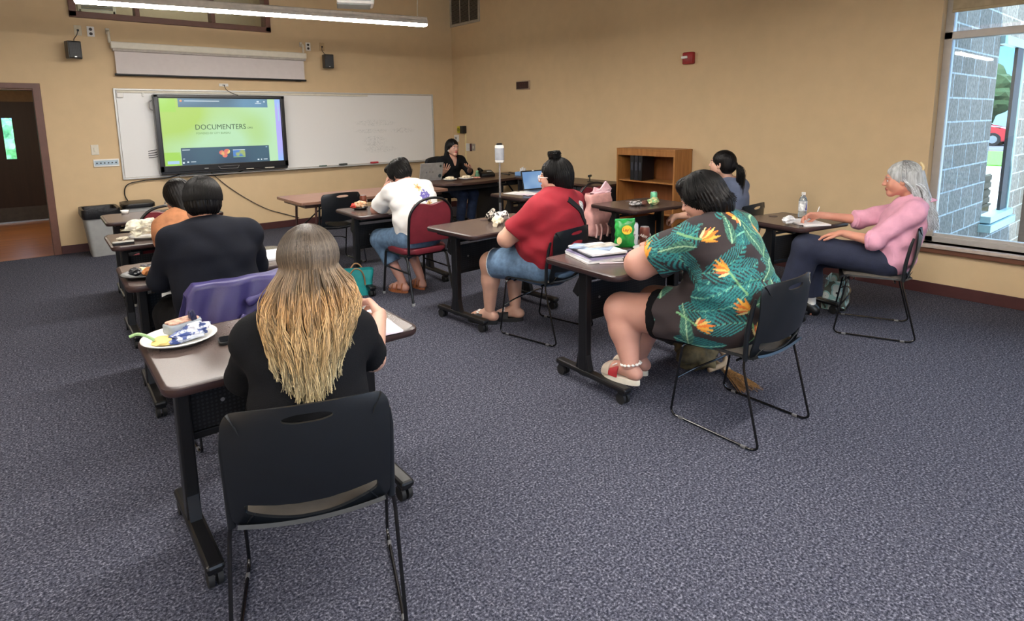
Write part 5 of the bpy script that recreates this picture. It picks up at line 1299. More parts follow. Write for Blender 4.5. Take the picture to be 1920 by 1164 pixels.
def face_mat(fr, scale=1.):
    """material index by place on the face: 0 skin, 1 lips, 2 eye white, 3 iris, 4 brow"""
    def f(C):
        q = (C-fr[0]) @ fr[1]/scale; x = np.abs(q[:, 0]); y = q[:, 1]; z = q[:, 2]; r = np.zeros(len(C), int)
        r[(y > .08) & (((x/.024)**2+((z+.056)/.012)**2) < 1)] = 1
        e = (y > .07) & ((((x-.031)/.0125)**2+((z-.005)/.0062)**2) < 1); r[e] = 2
        e = (y > .07) & ((((x-.031)/.0055)**2+((z-.005)/.0058)**2) < 1); r[e] = 3
        r[(y > .06) & ((((x-.032)/.021)**2+((z-.031-.10*(x-.015)*(x < .035))/.0042)**2) < 1)] = 4
        return r
    return f

def hand_parts(wrist, dirv, palm_n, side, curl=(.5, .5, .55, .6), thumb=.5, spread=.10, scale=1., h=.0028, fore=None, curl2=1.1):
    """wrist point, direction to the knuckles, palm normal (the side the fingers curl to), side=+1 if the thumb is on the +(dir x normal) side"""
    d = Vector(dirv).normalized(); n = Vector(palm_n); n = (n-d*n.dot(d)).normalized(); sdir = d.cross(n)*side
    w = Vector(wrist); P = lambda a, b, c: tuple(w+(d*a+sdir*b+n*c)*scale)   # along, towards the thumb, towards the palm
    S = scale; R = .22*S
    v = Vol(tuple(np.array(w)-R), tuple(np.array(w)+R), h)
    nn = tuple(n)
    v.cone(P(-.07 if fore is None else -.01, 0, 0), P(.01, 0, 0), .028*S, .024*S, k=.01*S, sq=(nn, .8))
    if fore is not None: v.cone(tuple(Vector(fore)), P(.0, 0, 0), .031*S, .025*S, k=.01*S, sq=(nn, .85))
    v.cone(P(.01, .012, 0), P(.078, .026, 0), .021*S, .014*S, k=.018*S, sq=(nn, .75))
    v.cone(P(.01, -.012, 0), P(.072, -.024, 0), .021*S, .013*S, k=.018*S, sq=(nn, .75))
    v.cone(P(.02, 0, .002), P(.075, 0, 0), .020*S, .014*S, k=.018*S, sq=(nn, .75))
    lens = ((.043, .026, .021), (.047, .030, .022), (.044, .028, .021), (.035, .021, .018))
    for i, (b, a) in enumerate(((.030, .080), (.010, .086), (-.010, .083), (-.028, .074))):
        p = w+(d*a+sdir*b)*S; ang = curl[i]; fan = (b/.03)*spread; rr = (.0088, .0092, .0088, .0078)[i]*S
        for j, L in enumerate(lens[i]):
            dd = (d*math.cos(ang)+n*math.sin(ang)); dd = (dd+sdir*fan*math.cos(ang)).normalized(); q = p+dd*L*S
            v.cone(tuple(p), tuple(q), rr, rr*.9, k=.005*S if j else .01*S); p = q; rr *= .9; ang += curl[i]*curl2*(1 if j == 0 else .6)
    p = w+(d*.022+sdir*.022+n*.004)*S; q = p+(d*.034+sdir*.028+n*.016*thumb*2)*S; v.cone(tuple(p), tuple(q), .0135*S, .0115*S, k=.014*S)
    q2 = q+(d*.030+sdir*(.016-.02*thumb)+n*.014*thumb*2)*S; v.cone(tuple(q), tuple(q2), .0112*S, .0098*S, k=.005*S)
    q3 = q2+(d*.024-sdir*.008*thumb+n*.012*thumb*2)*S; v.cone(tuple(q2), tuple(q3), .0096*S, .0082*S, k=.004*S)
    return v.mesh()

# hair ----------------------------------------------------------------
def hair_material(name, stops, rough=.45, spec=.4):
    """strand colour comes from the strand's own tint (attribute) along its length"""
    m = bpy.data.materials.new(name); m.use_nodes = True; N = m.node_tree.nodes; L = m.node_tree.links; b = N['Principled BSDF']
    a = N.new('ShaderNodeVertexColor'); a.layer_name = 'strand'; sp = N.new('ShaderNodeSeparateColor'); L.new(a.outputs['Color'], sp.inputs[0])
    rp = N.new('ShaderNodeValToRGB'); els = rp.color_ramp.elements
    els[0].position = stops[0][0]; els[0].color = rgb(*stops[0][1]); els[1].position = stops[-1][0]; els[1].color = rgb(*stops[-1][1])
    for p, c in stops[1:-1]: e = els.new(p); e.color = rgb(*c)
    L.new(sp.outputs[0], rp.inputs['Fac'])
    hs = N.new('ShaderNodeHueSaturation'); L.new(rp.outputs['Color'], hs.inputs['Color'])
    mr = N.new('ShaderNodeMapRange'); mr.inputs['To Min'].default_value = .4; mr.inputs['To Max'].default_value = 1.6; L.new(sp.outputs[1], mr.inputs['Value']); L.new(mr.outputs[0], hs.inputs['Value'])
    L.new(hs.outputs[0], b.inputs['Base Color']); b.inputs['Roughness'].default_value = rough; b.inputs['Specular IOR Level'].default_value = spec
    return m
def strands(ctrl, r0, r1, seg=12, rng=None):
    """ctrl: (S, K, 3) control points of S strands -> (verts, quads, colours) three-sided tapered tubes"""
    S, K, _ = ctrl.shape; T = np.linspace(0, K-1, seg); out = np.zeros((S, seg, 3))
    pad = np.concatenate([ctrl[:, :1], ctrl, ctrl[:, -1:]], 1)
    for j, t in enumerate(T):
        i = min(int(t), K-2); u = t-i; p0, p1, p2, p3 = pad[:, i], pad[:, i+1], pad[:, i+2], pad[:, i+3]
        out[:, j] = .5*(2*p1+(p2-p0)*u+(2*p0-5*p1+4*p2-p3)*u*u+(3*p1-p0-3*p2+p3)*u**3)
    tan = np.gradient(out, axis=1); tan /= np.linalg.norm(tan, axis=2, keepdims=True)+1e-9
    ref = np.array([.37, .81, .21]); n = np.cross(tan, ref); n /= np.linalg.norm(n, axis=2, keepdims=True)+1e-9; b = np.cross(tan, n)
    rr = (r0+(r1-r0)*np.linspace(0, 1, seg)**2)[None, :, None]
    V = np.stack([out+(n*math.cos(a)+b*math.sin(a))*rr for a in (0, 2.094, 4.189)], 2)      # S,seg,3,3
    idx = np.arange(S*seg*3).reshape(S, seg, 3); q = []
    for k in range(3):
        k2 = (k+1) % 3; q.append(np.stack([idx[:, :-1, k], idx[:, :-1, k2], idx[:, 1:, k2], idx[:, 1:, k]], -1).reshape(-1, 4))
    tint = rng.random(S) if rng is not None else np.full(S, .5)
    C = np.zeros((S, seg, 3, 4)); C[..., 0] = np.linspace(0, 1, seg)[None, :, None]; C[..., 1] = tint[:, None, None]; C[..., 3] = 1
    return V.reshape(-1, 3), np.concatenate(q), C.reshape(-1, 4)
def solid_hair_mat(name, c, c2=None, rough=.38, axis=(1, 1, .12), sc=60):
    m = bpy.data.materials.new(name); m.use_nodes = True; N = m.node_tree.nodes; L = m.node_tree.links; b = N['Principled BSDF']
    tc = N.new('ShaderNodeTexCoord'); mp = N.new('ShaderNodeMapping'); mp.inputs['Scale'].default_value = axis; L.new(tc.outputs['Object'], mp.inputs['Vector'])
    nz = N.new('ShaderNodeTexNoise'); nz.inputs['Scale'].default_value = sc; nz.inputs['Detail'].default_value = 4; L.new(mp.outputs[0], nz.inputs['Vector'])
    rp = N.new('ShaderNodeValToRGB'); rp.color_ramp.elements[0].color = rgb(*c); rp.color_ramp.elements[1].color = rgb(*(c2 or c)); rp.color_ramp.elements[0].position = .35; rp.color_ramp.elements[1].position = .7
    L.new(nz.outputs['Fac'], rp.inputs['Fac']); L.new(rp.outputs['Color'], b.inputs['Base Color']); b.inputs['Roughness'].default_value = rough; b.inputs['Specular IOR Level'].default_value = .2
    bp = N.new('ShaderNodeBump'); bp.inputs['Strength'].default_value = .8; bp.inputs['Distance'].default_value = .006; L.new(nz.outputs['Fac'], bp.inputs['Height']); L.new(bp.outputs['Normal'], b.inputs['Normal'])
    return m
def cap_hair(fr, scale=1., thick=.012, h=.005, hairline=.062, nape=-.075, extra=None, ridge=.0012, sides=True):
    """scalp hair as one volume over the head frame"""
    v = Vol((-.17, -.20, -.24), (.17, .16, .25), h)
    v.ell((0, -.02, .038), (.075+thick, .096+thick, .085+thick), k=.02)
    v.ell((0, -.045, -.02), (.068+thick*.8, .066+thick, .065), k=.03)
    if extra: extra(v)
    # face opening
    v.ell((0, .135, -.04), (.095, .085, hairline+.045), k=.012, mode='sub')
    v.ell((0, .06, -.10), (.12, .075, .075), k=.01, mode='sub') if sides else None
    v.noise(lambda X, Y, Z: ridge*np.sin(np.arctan2(X, -Y+.001)*46+Z*30)+ridge*.6*np.sin(X*260+Z*50+Y*90))
    P, Q = v.mesh()
    return (fr[0]+(P*scale) @ fr[1].T, Q)
def scalp_strands(fr, n, rng, path, scale=1.):
    """strand roots over the scalp; path(root direction u (n,3) in head space, rng) -> (n,K,3) control points in head space"""
    C = path(n, rng); return np.einsum('ij,skj->ski', fr[1], C*scale)+fr[0]

SKIN = {}
def skin(name, c):
    m = mat(name, c, .5, var=.03, scale=9, bump=.05, bscale=180); b = m.node_tree.nodes['Principled BSDF']
    b.inputs['Subsurface Weight'].default_value = .12; b.inputs['Subsurface Radius'].default_value = (.03, .012, .006); b.inputs['Subsurface Scale'].default_value = .2
    return m
def face_mats(sk, lip, brow=(40, 28, 22), iris=(46, 32, 24)):
    return [sk, mat('lips_%d_%d' % lip[:2], lip, .45), mat('eye_white', (206, 200, 196), .25), mat('iris_%d' % iris[0], iris, .2), mat('brow_%d' % brow[0], brow, .8)]

def wrinkle(amp, *dirs):
    """cloth folds: a few warped waves; dirs = (kx,ky,kz,phase)"""
    def f(X, Y, Z):
        r = 0
        for kx, ky, kz, ph in dirs:
            r = r+np.sin(kx*X+ky*Y+kz*Z+ph+1.3*np.sin(11*X+7*Z+ph)+.9*np.sin(9*Y-13*Z+2*ph))
        return amp*r/len(dirs)
    return f
# ------------------------------------------------------------------ seated people: joints in each person's own frame (x right, y forward, z up)
PD = {
 'blonde': dict(O=(-5.475, -7.225), rz=-21, head=(.02, .03, 1.115), nek=(.01, -.01, .985), che=(.0, -.02, .86), wai=(0, -.06, .70), pel=(0, -.05, .55),
   shL=(-.15, .0, .915), shR=(.148, .02, .893), elL=(-.20, .14, .74), elR=(.215, .16, .73), wrL=(-.10, .36, .775), wrR=(.272, .43, .805), knL=(-.16, .40, .5), knR=(.09, .42, .5), anL=(-.24, .56, .1), anR=(-.02, .60, .1)),
 'suit': dict(O=(-5.39, -5.66), rz=0, head=(-.005, .07, 1.155), nek=(.0, .0, 1.045), che=(0, -.02, .90), wai=(0, -.06, .72), pel=(0, -.05, .55),
   shL=(-.165, .0, .985), shR=(.185, .01, .975), elL=(-.22, .12, .77), elR=(.26, .14, .77), wrL=(-.18, .36, .78), wrR=(.2, .38, .78), knL=(-.15, .4, .5), knR=(.14, .4, .5), anL=(-.15, .38, .1), anR=(.14, .4, .1)),
 'brown': dict(O=(-5.275, -4.45), rz=0, head=(-.0, .12, 1.05), nek=(.0, .04, .96), che=(0, .0, .82), wai=(0, -.05, .68), pel=(0, -.05, .54),
   shL=(-.115, .03, .87), shR=(.14, .03, .87), elL=(-.13, .2, .74), elR=(.25, .2, .74), wrL=(-.1, .36, .775), wrR=(.1, .36, .775), knL=(-.12, .38, .48), knR=(.12, .38, .48), anL=(-.12, .36, .1), anR=(.12, .36, .1)),
 'white': dict(O=(-3.43, -4.42), rz=4, head=(-.02, .20, 1.085), nek=(0, .10, 1.0), che=(0, .02, .87), wai=(0, -.03, .70), pel=(0, -.05, .55),
   shL=(-.17, .09, .955), shR=(.17, .09, .955), elL=(-.20, .34, .775), elR=(.20, .36, .775), wrL=(-.09, .31, .98), wrR=(.09, .32, .98), knL=(-.15, .36, .49), knR=(.12, .36, .49), anL=(-.06, .16, .10), anR=(.13, .14, .11)),
 'presenter': dict(O=(-1.15, -1.61), rz=184, head=(.0, .04, 1.165), nek=(0, .0, 1.035), che=(0, -.02, .90), wai=(0, -.04, .73), pel=(0, -.05, .57),
   shL=(-.18, .0, .975), shR=(.18, .0, .975), elL=(-.26, .10, .80), elR=(.27, .10, .79), wrL=(-.13, .28, .875), wrR=(.31, .24, .845), knL=(-.1, .38, .5), knR=(.1, .38, .5), anL=(-.1, .3, .1), anR=(.1, .3, .1)),
 'red': dict(O=(-3.2, -5.86), rz=12, head=(.02, -.09, 1.16), nek=(.02, -.13, 1.03), che=(0, -.11, .88), wai=(0, -.08, .70), pel=(0, -.07, .54),
   shL=(-.20, -.11, .955), shR=(.20, -.12, .955), elL=(-.27, .13, .73), elR=(.27, .14, .74), wrL=(-.06, .26, .77), wrR=(.08, .26, .77), knL=(-.15, .38, .495), knR=(.15, .4, .49), anL=(-.13, .42, .10), anR=(.04, .30, .10)),
 'floral': dict(O=(-3.34, -7.47), rz=0, head=(-.005, .205, 1.145), nek=(.01, .11, 1.035), che=(.0, .06, .88), wai=(0, .0, .70), pel=(0, .0, .55),
   shL=(-.185, .10, .965), shR=(.19, .10, .965), elL=(-.27, .39, .80), elR=(.27, .40, .80), wrL=(-.03, .52, .83), wrR=(.16, .56, .80), knL=(-.19, .575, .48), knR=(.15, .60, .45), anL=(-.255, .455, .205), anR=(.06, .64, .12)),
 'grey': dict(O=(-1.19, -6.15), rz=0, head=(-.05, .04, 1.15), nek=(0, -.04, 1.01), che=(0, -.04, .86), wai=(0, -.06, .70), pel=(0, -.05, .54),
   shL=(-.16, -.03, .95), shR=(.16, -.03, .95), elL=(-.22, .17, .70), elR=(.22, .17, .74), wrL=(-.20, .40, .65), wrR=(.15, .40, .76), knL=(-.1, .38, .5), knR=(.1, .38, .5), anL=(-.1, .36, .1), anR=(.1, .36, .1)),
 'pink': dict(O=(-1.34, -7.42), rz=20, head=(0.02, -.145, 1.115), nek=(.0, -.24, .985), che=(0, -.19, .83), wai=(0, -.14, .68), pel=(0, -.10, .54),
   shL=(-.165, -.23, .915), shR=(.17, -.20, .905), elL=(-.215, .0, .70), elR=(.19, .10, .78), wrL=(-.135, .20, .725), wrR=(.085, .36, .815), knL=(-.11, .42, .59), knR=(.1, .42, .5), anL=(-.09, .53, .13), anR=(.12, .40, .12)),
}
def torso(v, J, W, D, off=0., sh=.055, k=.06, low=True):
    """flattened chain pelvis - waist - chest - shoulders; W, D = half widths / half depths at pelvis, waist, chest, upper chest"""
    A_ = lambda n: np.array(J[n], float)
    ax = tuple(A_('shR')-A_('shL'))
    up = A_('nek')*.55+A_('che')*.45
    pts = [A_('pel'), A_('wai'), A_('che'), up]
    for i in range(3):
        w = (W[i]+W[i+1])/2+off; d = (D[i]+D[i+1])/2
        v.cone(pts[i], pts[i+1], D[i]+off, D[i+1]+off, k=k, sq=(ax, w/(d+off)))
    for s in ('shL', 'shR'):
        v.cone(up, A_(s), D[3]*.75+off, sh+off*.8, k=k); v.cone(A_('nek')-np.array([0, 0, .012]), A_(s), .036+off*.6, sh*.6+off*.6, k=k*.8)
def person(key, name, label, fn):
    d = PD[key]; t = thing('person', label, 'person', (d['O'][0], d['O'][1], 0), math.radians(d['rz']))
    J = {k: np.array(v, float) for k, v in d.items() if k not in ('O', 'rz')}
    fn(t, J); return t
LO, HI = (-.52, -.48, .0), (.52, .95, 1.12)
from mathutils.bvhtree import BVHTree
def snap_back(o, pts):
    """drop points onto the back of a garment (looking forward along +y)"""
    bv = BVHTree.FromPolygons([v.co[:] for v in o.data.vertices], [p.vertices[:] for p in o.data.polygons]); out = []
    for p in pts:
        h = bv.ray_cast(Vector((p[0], -1.2, p[2])), Vector((0, 1, 0)))
        if h[0] is None: h = bv.find_nearest(Vector((p[0], -.2, p[2])))
        n = h[1] if h[1].y < 0 else -h[1]; out.append((h[0], n))
    return out
def lerp(a, b, t): return np.array(a)+(np.array(b)-np.array(a))*t
def arm(v, J, s, rs, re, rw, off=0, upto=None, k=.04, start=0):
    sh, el, wr = J['sh'+s], J['el'+s], J['wr'+s]
    if upto is None: v.cone(sh, el, rs+off, re+off, k=k); v.cone(el, wr, re*1.02+off, rw+off, k=.02)
    elif upto <= 1: v.cone(sh, lerp(sh, el, upto), rs+off, rs+(re-rs)*upto+off, k=k, cut=True)
    else: v.cone(sh, el, rs+off, re+off, k=k); v.cone(el, lerp(el, wr, upto-1), re*1.02+off, re+(rw-re)*(upto-1)+off, k=.02, cut=True)
def leg(v, J, s, rh, rk, rc, ra, off=0, upto=None, k=.05, hipx=.09):
    hp = J['pel']+np.array([-hipx if s == 'L' else hipx, .02, -.01]); kn, an = J['kn'+s], J['an'+s]
    if upto is not None and upto <= 1: v.cone(hp, lerp(hp, kn, upto), rh+off, rh+(rk-rh)*upto+off, k=k, cut=True); return
    v.cone(hp, kn, rh+off, rk+off, k=k)
    if upto is None:
        m = lerp(kn, an, .35); v.cone(kn, m, rk*.95+off, rc+off, k=.03); v.cone(m, an, rc+off, ra+off, k=.03)
    else: v.cone(kn, lerp(kn, an, upto-1), rk+off, rc+off, k=.03, cut=True)
def foot(v, an, yaw=0, L=.2, pitch=0., r=.034, up=0.):
    f = np.array([-math.sin(yaw), math.cos(yaw), 0]); a = np.array(an, float); g = np.array([0, 0, -1.])
    heel = a-f*.045; heel[2] = r*.95+up; ball = a+f*(L-.085); ball[2] = r*.75+up; toe = a+f*(L-.05); toe[2] = r*.62+up
    s = np.array([f[1], -f[0], 0])
    v.cone(a, heel+f*.02, r*1.05, r*.95, k=.025); v.cone(a+f*.01, ball, r*.95, r*.72, k=.03); v.cone(heel, ball, r*.85, r*.75, k=.03, sq=(s, 1.12)); v.cone(ball, toe, r*.75, r*.55, k=.02, sq=(s, 1.3))
def shoe_vol(an, yaw=0, L=.26, r=.045, h=.005, open_=False):
    f = np.array([-math.sin(yaw), math.cos(yaw), 0]); s = np.array([f[1], -f[0], 0]); a = np.array(an, float)
    v = Vol(a-[.22, .22, a[2]+.01], a+[.22, .24, .08], h)
    heel = a-f*.045; ball = a+f*(L-.12); heel[2] = ball[2] = .028
    v.cone(heel, ball, r*.82, r*.95, k=.01, sq=(s, 1.0)); v.cone(ball, ball+f*.04, r*.95, r*.6, k=.02)
    v.cone(a+[0, 0, -.02], heel+[0, 0, .02], r, r*.9, k=.03); v.cone(a-[0, 0, .01], ball, r*.95, r*.7, k=.03)
    v.plane((0, 0, a[2]+.02), (0, 0, 1)); v.plane((0, 0, .002), (0, 0, -1))
    return v
def sole(an, yaw, L=.25, w=.045, z0=0., z1=.022, m=None, parent=None, name='sole', tilt=0):
    f = Vector((-math.sin(yaw), math.cos(yaw), 0)); s = Vector((f.y, -f.x, 0)); o = []
    for i in range(28):
        a = 2*PI*i/28; c, q = math.cos(a), math.sin(a); wd = w*(1.0+.12*q)
        p = Vector((an[0], an[1], 0))+f*(L*.5*q+L*.5-.065)+s*wd*c*(1-.08*abs(q)**3); o.append((p.x, p.y))
    bm = B(); prism(bm, o, z0, z1, .004); return obj(name, bm, m, parent, True)
BLACKHAIR = solid_hair_mat('black_hair', (5, 4, 5), (17, 14, 14), .45)
BLACKSTR = hair_material('black_hair_strands', [(0, (7, 6, 7)), (.5, (13, 11, 11)), (1, (12, 10, 10))], .45, .25)
def cap_path(n, rng, part=(0, .0, .125), tip=None, R=(.083, .104, .094), c=(0, -.02, .037), ang=(70, 290), lift=.0, mid=None):
    """strands from the parting over the skull; ang: direction range in degrees (0 = forward)"""
    a = np.radians(rng.uniform(ang[0], ang[1], n)); u = rng.random(n)
    C = np.zeros((n, 6, 3)); ph0 = rng.uniform(0, 25, n)
    for j, ph in enumerate((4, 32, 62, 88, 108)):
        p = np.radians(np.clip(ph+ph0*(1-j/4), 0, 125)); C[:, j, 0] = c[0]+np.sin(a)*np.sin(p)*R[0]*(1+.05*u); C[:, j, 1] = c[1]+np.cos(a)*np.sin(p)*R[1]*(1+.05*u); C[:, j, 2] = c[2]+np.cos(p)*R[2]*(1+.05*u)
    C[:, 5] = C[:, 4]*np.array([.85, .9, 1])+np.array([0, 0, -.04])
    if tip is not None: C = tip(C, a, rng)
    return C
SK_LIGHT = skin('skin_light', (198, 154, 134)); SK_TAN = skin('skin_tan', (178, 126, 102)); SK_ROSE = skin('skin_rosy', (194, 144, 128))
JEAN = mat('blue_denim', (92, 118, 146), .85, var=.14, scale=26, bump=.3, bscale=300)
DJEAN = mat('dark_denim', (34, 48, 78), .85, var=.12, scale=26, bump=.3, bscale=300)
NAVYP = mat('navy_trousers', (30, 36, 58), .85, var=.08, scale=20, bump=.2, bscale=240)
BLKC = mat('black_knit', (15, 16, 20), .9, spec=.2, var=.06, scale=24, bump=.25, bscale=320)
DARKT = mat('black_trousers', (13, 13, 16), .9, spec=.2, bump=.2)

# ---- the long-haired person nearest the camera
def f_blonde(t, J):
    v = Vol(LO, HI, .008); torso(v, J, (.17, .14, .15, .15), (.115, .095, .105, .09), sh=.05)
    for s in 'LR': arm(v, J, s, .05, .042, .028); leg(v, J, s, .085, .062, .055, .038)
    fr = frame(J['head'], 3, 14, 0)
    hR = hand_parts(J['wrR'], (-.25, .85, .35), (-.75, -.1, -.6), -1, curl=(.8, .75, .75, .75), thumb=.6, fore=lerp(J['elR'], J['wrR'], .7))
    hL = hand_parts(J['wrL'], (.5, .85, 0), (0, .1, -1), 1, curl=(.25, .3, .3, .35), h=.0035)
    vf = Vol((-.3, .2, 0), (.35, .7, .2), .006)
    for s in 'LR': foot(vf, J['an'+s])
    np_obj('body', [v.mesh(), head_parts(fr, neck_to=J['nek']+np.array([0, 0, -.03]), neck_r=.048), hR, hL, vf.mesh()], face_mats(SK_LIGHT, (176, 96, 90)), t, face_mat(fr))
    c = Vol(LO, HI, .007); torso(c, J, (.17, .158, .148, .14), (.12, .10, .11, .095), off=.012, sh=.05)
    for s in 'LR': arm(c, J, s, .05, .052, .04, off=.012, upto=1.1 if s == 'L' else .84)
    c.noise(wrinkle(.003, (30, 10, 40, 0), (-22, 8, 55, 1.), (14, 20, -48, 2.)))
    c.plane(J['pel']+[0, 0, .02], (0, 0, -1)); c.ell(fr[0]+[0, 0, -.03], (.085, .1, .1), mode='sub', k=.01)
    np_obj('shirt', [c.mesh()], BLKC, t)
    p = Vol(LO, HI, .009); torso(p, J, (.175, .14, .12, .1), (.125, .1, .09, .08), off=.008); p.plane(J['pel']+[0, 0, .12], (0, 0, 1))
    for s in 'LR': leg(p, J, s, .09, .068, .06, .045, off=.01, upto=1.92)
    np_obj('trousers', [p.mesh()], DARKT, t)
    for s in 'LR': np_obj('shoe', [shoe_vol(J['an'+s]).mesh()], M_BLK, t)
    # long hair: under volume and loose strands
    def ex(v):
        v.cone((0, -.04, .0), (0, -.05, -.08), .07, .06, k=.03)
    uv = cap_hair(fr, thick=.0, extra=ex, ridge=.001)
    HM = hair_material('ombre_hair', [(0, (74, 64, 56)), (.25, (92, 80, 68)), (.42, (124, 102, 78)), (.58, (168, 130, 86)), (.8, (176, 148, 106)), (1, (170, 156, 122))], .42, .5)
    np_obj('hair', [uv], solid_hair_mat('ash_brown_hair', (64, 56, 50), (96, 84, 70), .4), t)
    rng = np.random.default_rng(5); n = 3400
    def tip(C, a, rng):
        n = len(C); K = 13; D = np.zeros((n, K, 3)); D[:, :5] = C[:, :5]
        side = np.sin(a); back = -np.cos(a); Lh = rng.uniform(.31, .385, n)*(1-.30*np.abs(side+.15)**2)*np.where(rng.random(n) < .25, rng.uniform(.72, 1, n), 1)
        clump = np.round(side*9+rng.normal(0, .25, n))/9
        for j in range(5, K):
            u = (j-4)/(K-5); z = .0-.01-Lh*u
            w = .098+.045*np.sin(np.clip(u*1.25, 0, 1)*PI*.8)-.026*np.clip(u-.5, 0, 1)*2
            sx = side+(clump-side)*min(1, u*1.1)*.8
            D[:, j, 0] = sx*w+.006*np.sin(u*7+clump*20)+rng.normal(0, .0045*u+.001, n)-.012*u
            yb = np.interp(u, [0, .3, .6, 1], [-.105, -.150, -.175, -.165])
            D[:, j, 1] = np.where(back > -.2, yb*np.sqrt(np.clip(1-.55*sx**2, .2, 1)), yb*.4)+.008*np.sin(u*6+clump*33)+rng.normal(0, .003, n)-.012*rng.random(n)
            D[:, j, 2] = z
        return D
    C = cap_path(n, rng, tip=tip, ang=(40, 320), R=(.090, .114, .100))
    ctrl = scalp_strands((fr[0], np.array(Euler((-.16, 0, math.radians(3))).to_matrix())), n, rng, lambda n_, r_: C)
    V, Q, Cc = strands(ctrl, .0019, .0011, 26, rng); np_obj('hair_strands', [(V, Q)], HM, t, colors=Cc)
    for s in (1,):
        bm = B(); e = Lw(fr, (.082, -.0, -.045)); bmesh.ops.create_icosphere(bm, subdivisions=2, radius=.004); bmesh.ops.translate(bm, vec=Vector(e)+Vector((.02, -.03, -.0)), verts=bm.verts); obj('earring', bm, M_SILV, t, True)
person('blonde', 'person', 'person with long brown-to-blond hair and black T-shirt, writing at the nearest table', f_blonde)

# ---- the dark suit
def f_suit(t, J):
    v = Vol((-.55, -.45, 0), (.55, .9, 1.15), .009); torso(v, J, (.18, .18, .19, .18), (.13, .13, .13, .1), sh=.06)
    for s in 'LR': arm(v, J, s, .055, .045, .03); leg(v, J, s, .09, .065, .058, .04)
    fr = frame(J['head'], -6, 12, 2)
    hR = hand_parts(J['wrR'], (-.3, .95, 0), (0, 0, -1), -1, curl=(.35, .35, .4, .4), h=.0035); hL = hand_parts(J['wrL'], (.5, .85, 0), (0, 0, -1), 1, curl=(.3, .3, .35, .4), h=.0035)
    np_obj('body', [v.mesh(), head_parts(fr, neck_to=J['nek']+np.array([0, 0, -.02]), neck_r=.06), hR, hL], face_mats(SK_TAN, (150, 86, 76)), t, face_mat(fr))
    c = Vol((-.55, -.45, .3), (.55, .7, 1.15), .007); torso(c, J, (.18, .175, .185, .17), (.13, .125, .125, .10), off=.016, sh=.06)
    for s in 'LR': arm(c, J, s, .058, .052, .042, off=.014, upto=1.93)
    c.noise(wrinkle(.006, (26, 8, 30, 0), (-18, 10, 42, 1.), (9, 22, -30, 2.)))
    c.ell(fr[0]+[0, .02, -.05], (.07, .09, .10), mode='sub', k=.01)
    col_ = J['nek']+np.array([0, -.012, .02]); c.cone(col_+[-.03, -.035, -.005], col_+[.03, -.035, -.005], .022, .022, k=.02)
    c.plane(J['pel']-[0, 0, .06], (0, 0, -1))
    np_obj('suit_jacket', [c.mesh()], mat('dark_navy_suit', (15, 18, 28), .85, spec=.2, var=.08, scale=14, bump=.15, bscale=400), t)
    p = Vol((-.5, -.35, 0), (.5, .8, .75), .009); torso(p, J, (.18, .17, .15, .1), (.13, .12, .1, .1), off=.008); p.plane(J['pel']+[0, 0, .1], (0, 0, 1))
    for s in 'LR': leg(p, J, s, .1, .075, .066, .05, off=.012, upto=1.97)
    np_obj('trousers', [p.mesh()], DARKT, t)
    for s in 'LR': np_obj('shoe', [shoe_vol(J['an'+s]).mesh()], M_BLK, t)
    np_obj('hair', [cap_hair(fr, thick=.016, h=.0045, ridge=.0022, extra=lambda q: [q.ell((s_*.09, .01, -.03), (.03, .035, .04), k=.01, mode='sub') for s_ in (-1, 1)]+[q.ell((0, -.09, -.14), (.12, .12, .075), k=.015, mode='sub')])], BLACKHAIR, t)
    rng = np.random.default_rng(8); n = 1500
    C = cap_path(n, rng, ang=(98, 262), R=(.092, .114, .104)); C[:, 4:, :] = C[:, 3:4, :]+np.array([0, 0, -.012])*np.array([1, 2])[None, :, None]
    V, Q, Cc = strands(scalp_strands(fr, n, rng, lambda a, b: C), .0016, .0008, 12, rng); np_obj('hair_strands', [(V, Q)], BLACKSTR, t, colors=Cc)
person('suit', 'person', 'person with short black hair in a dark suit jacket, seen from behind', f_suit)

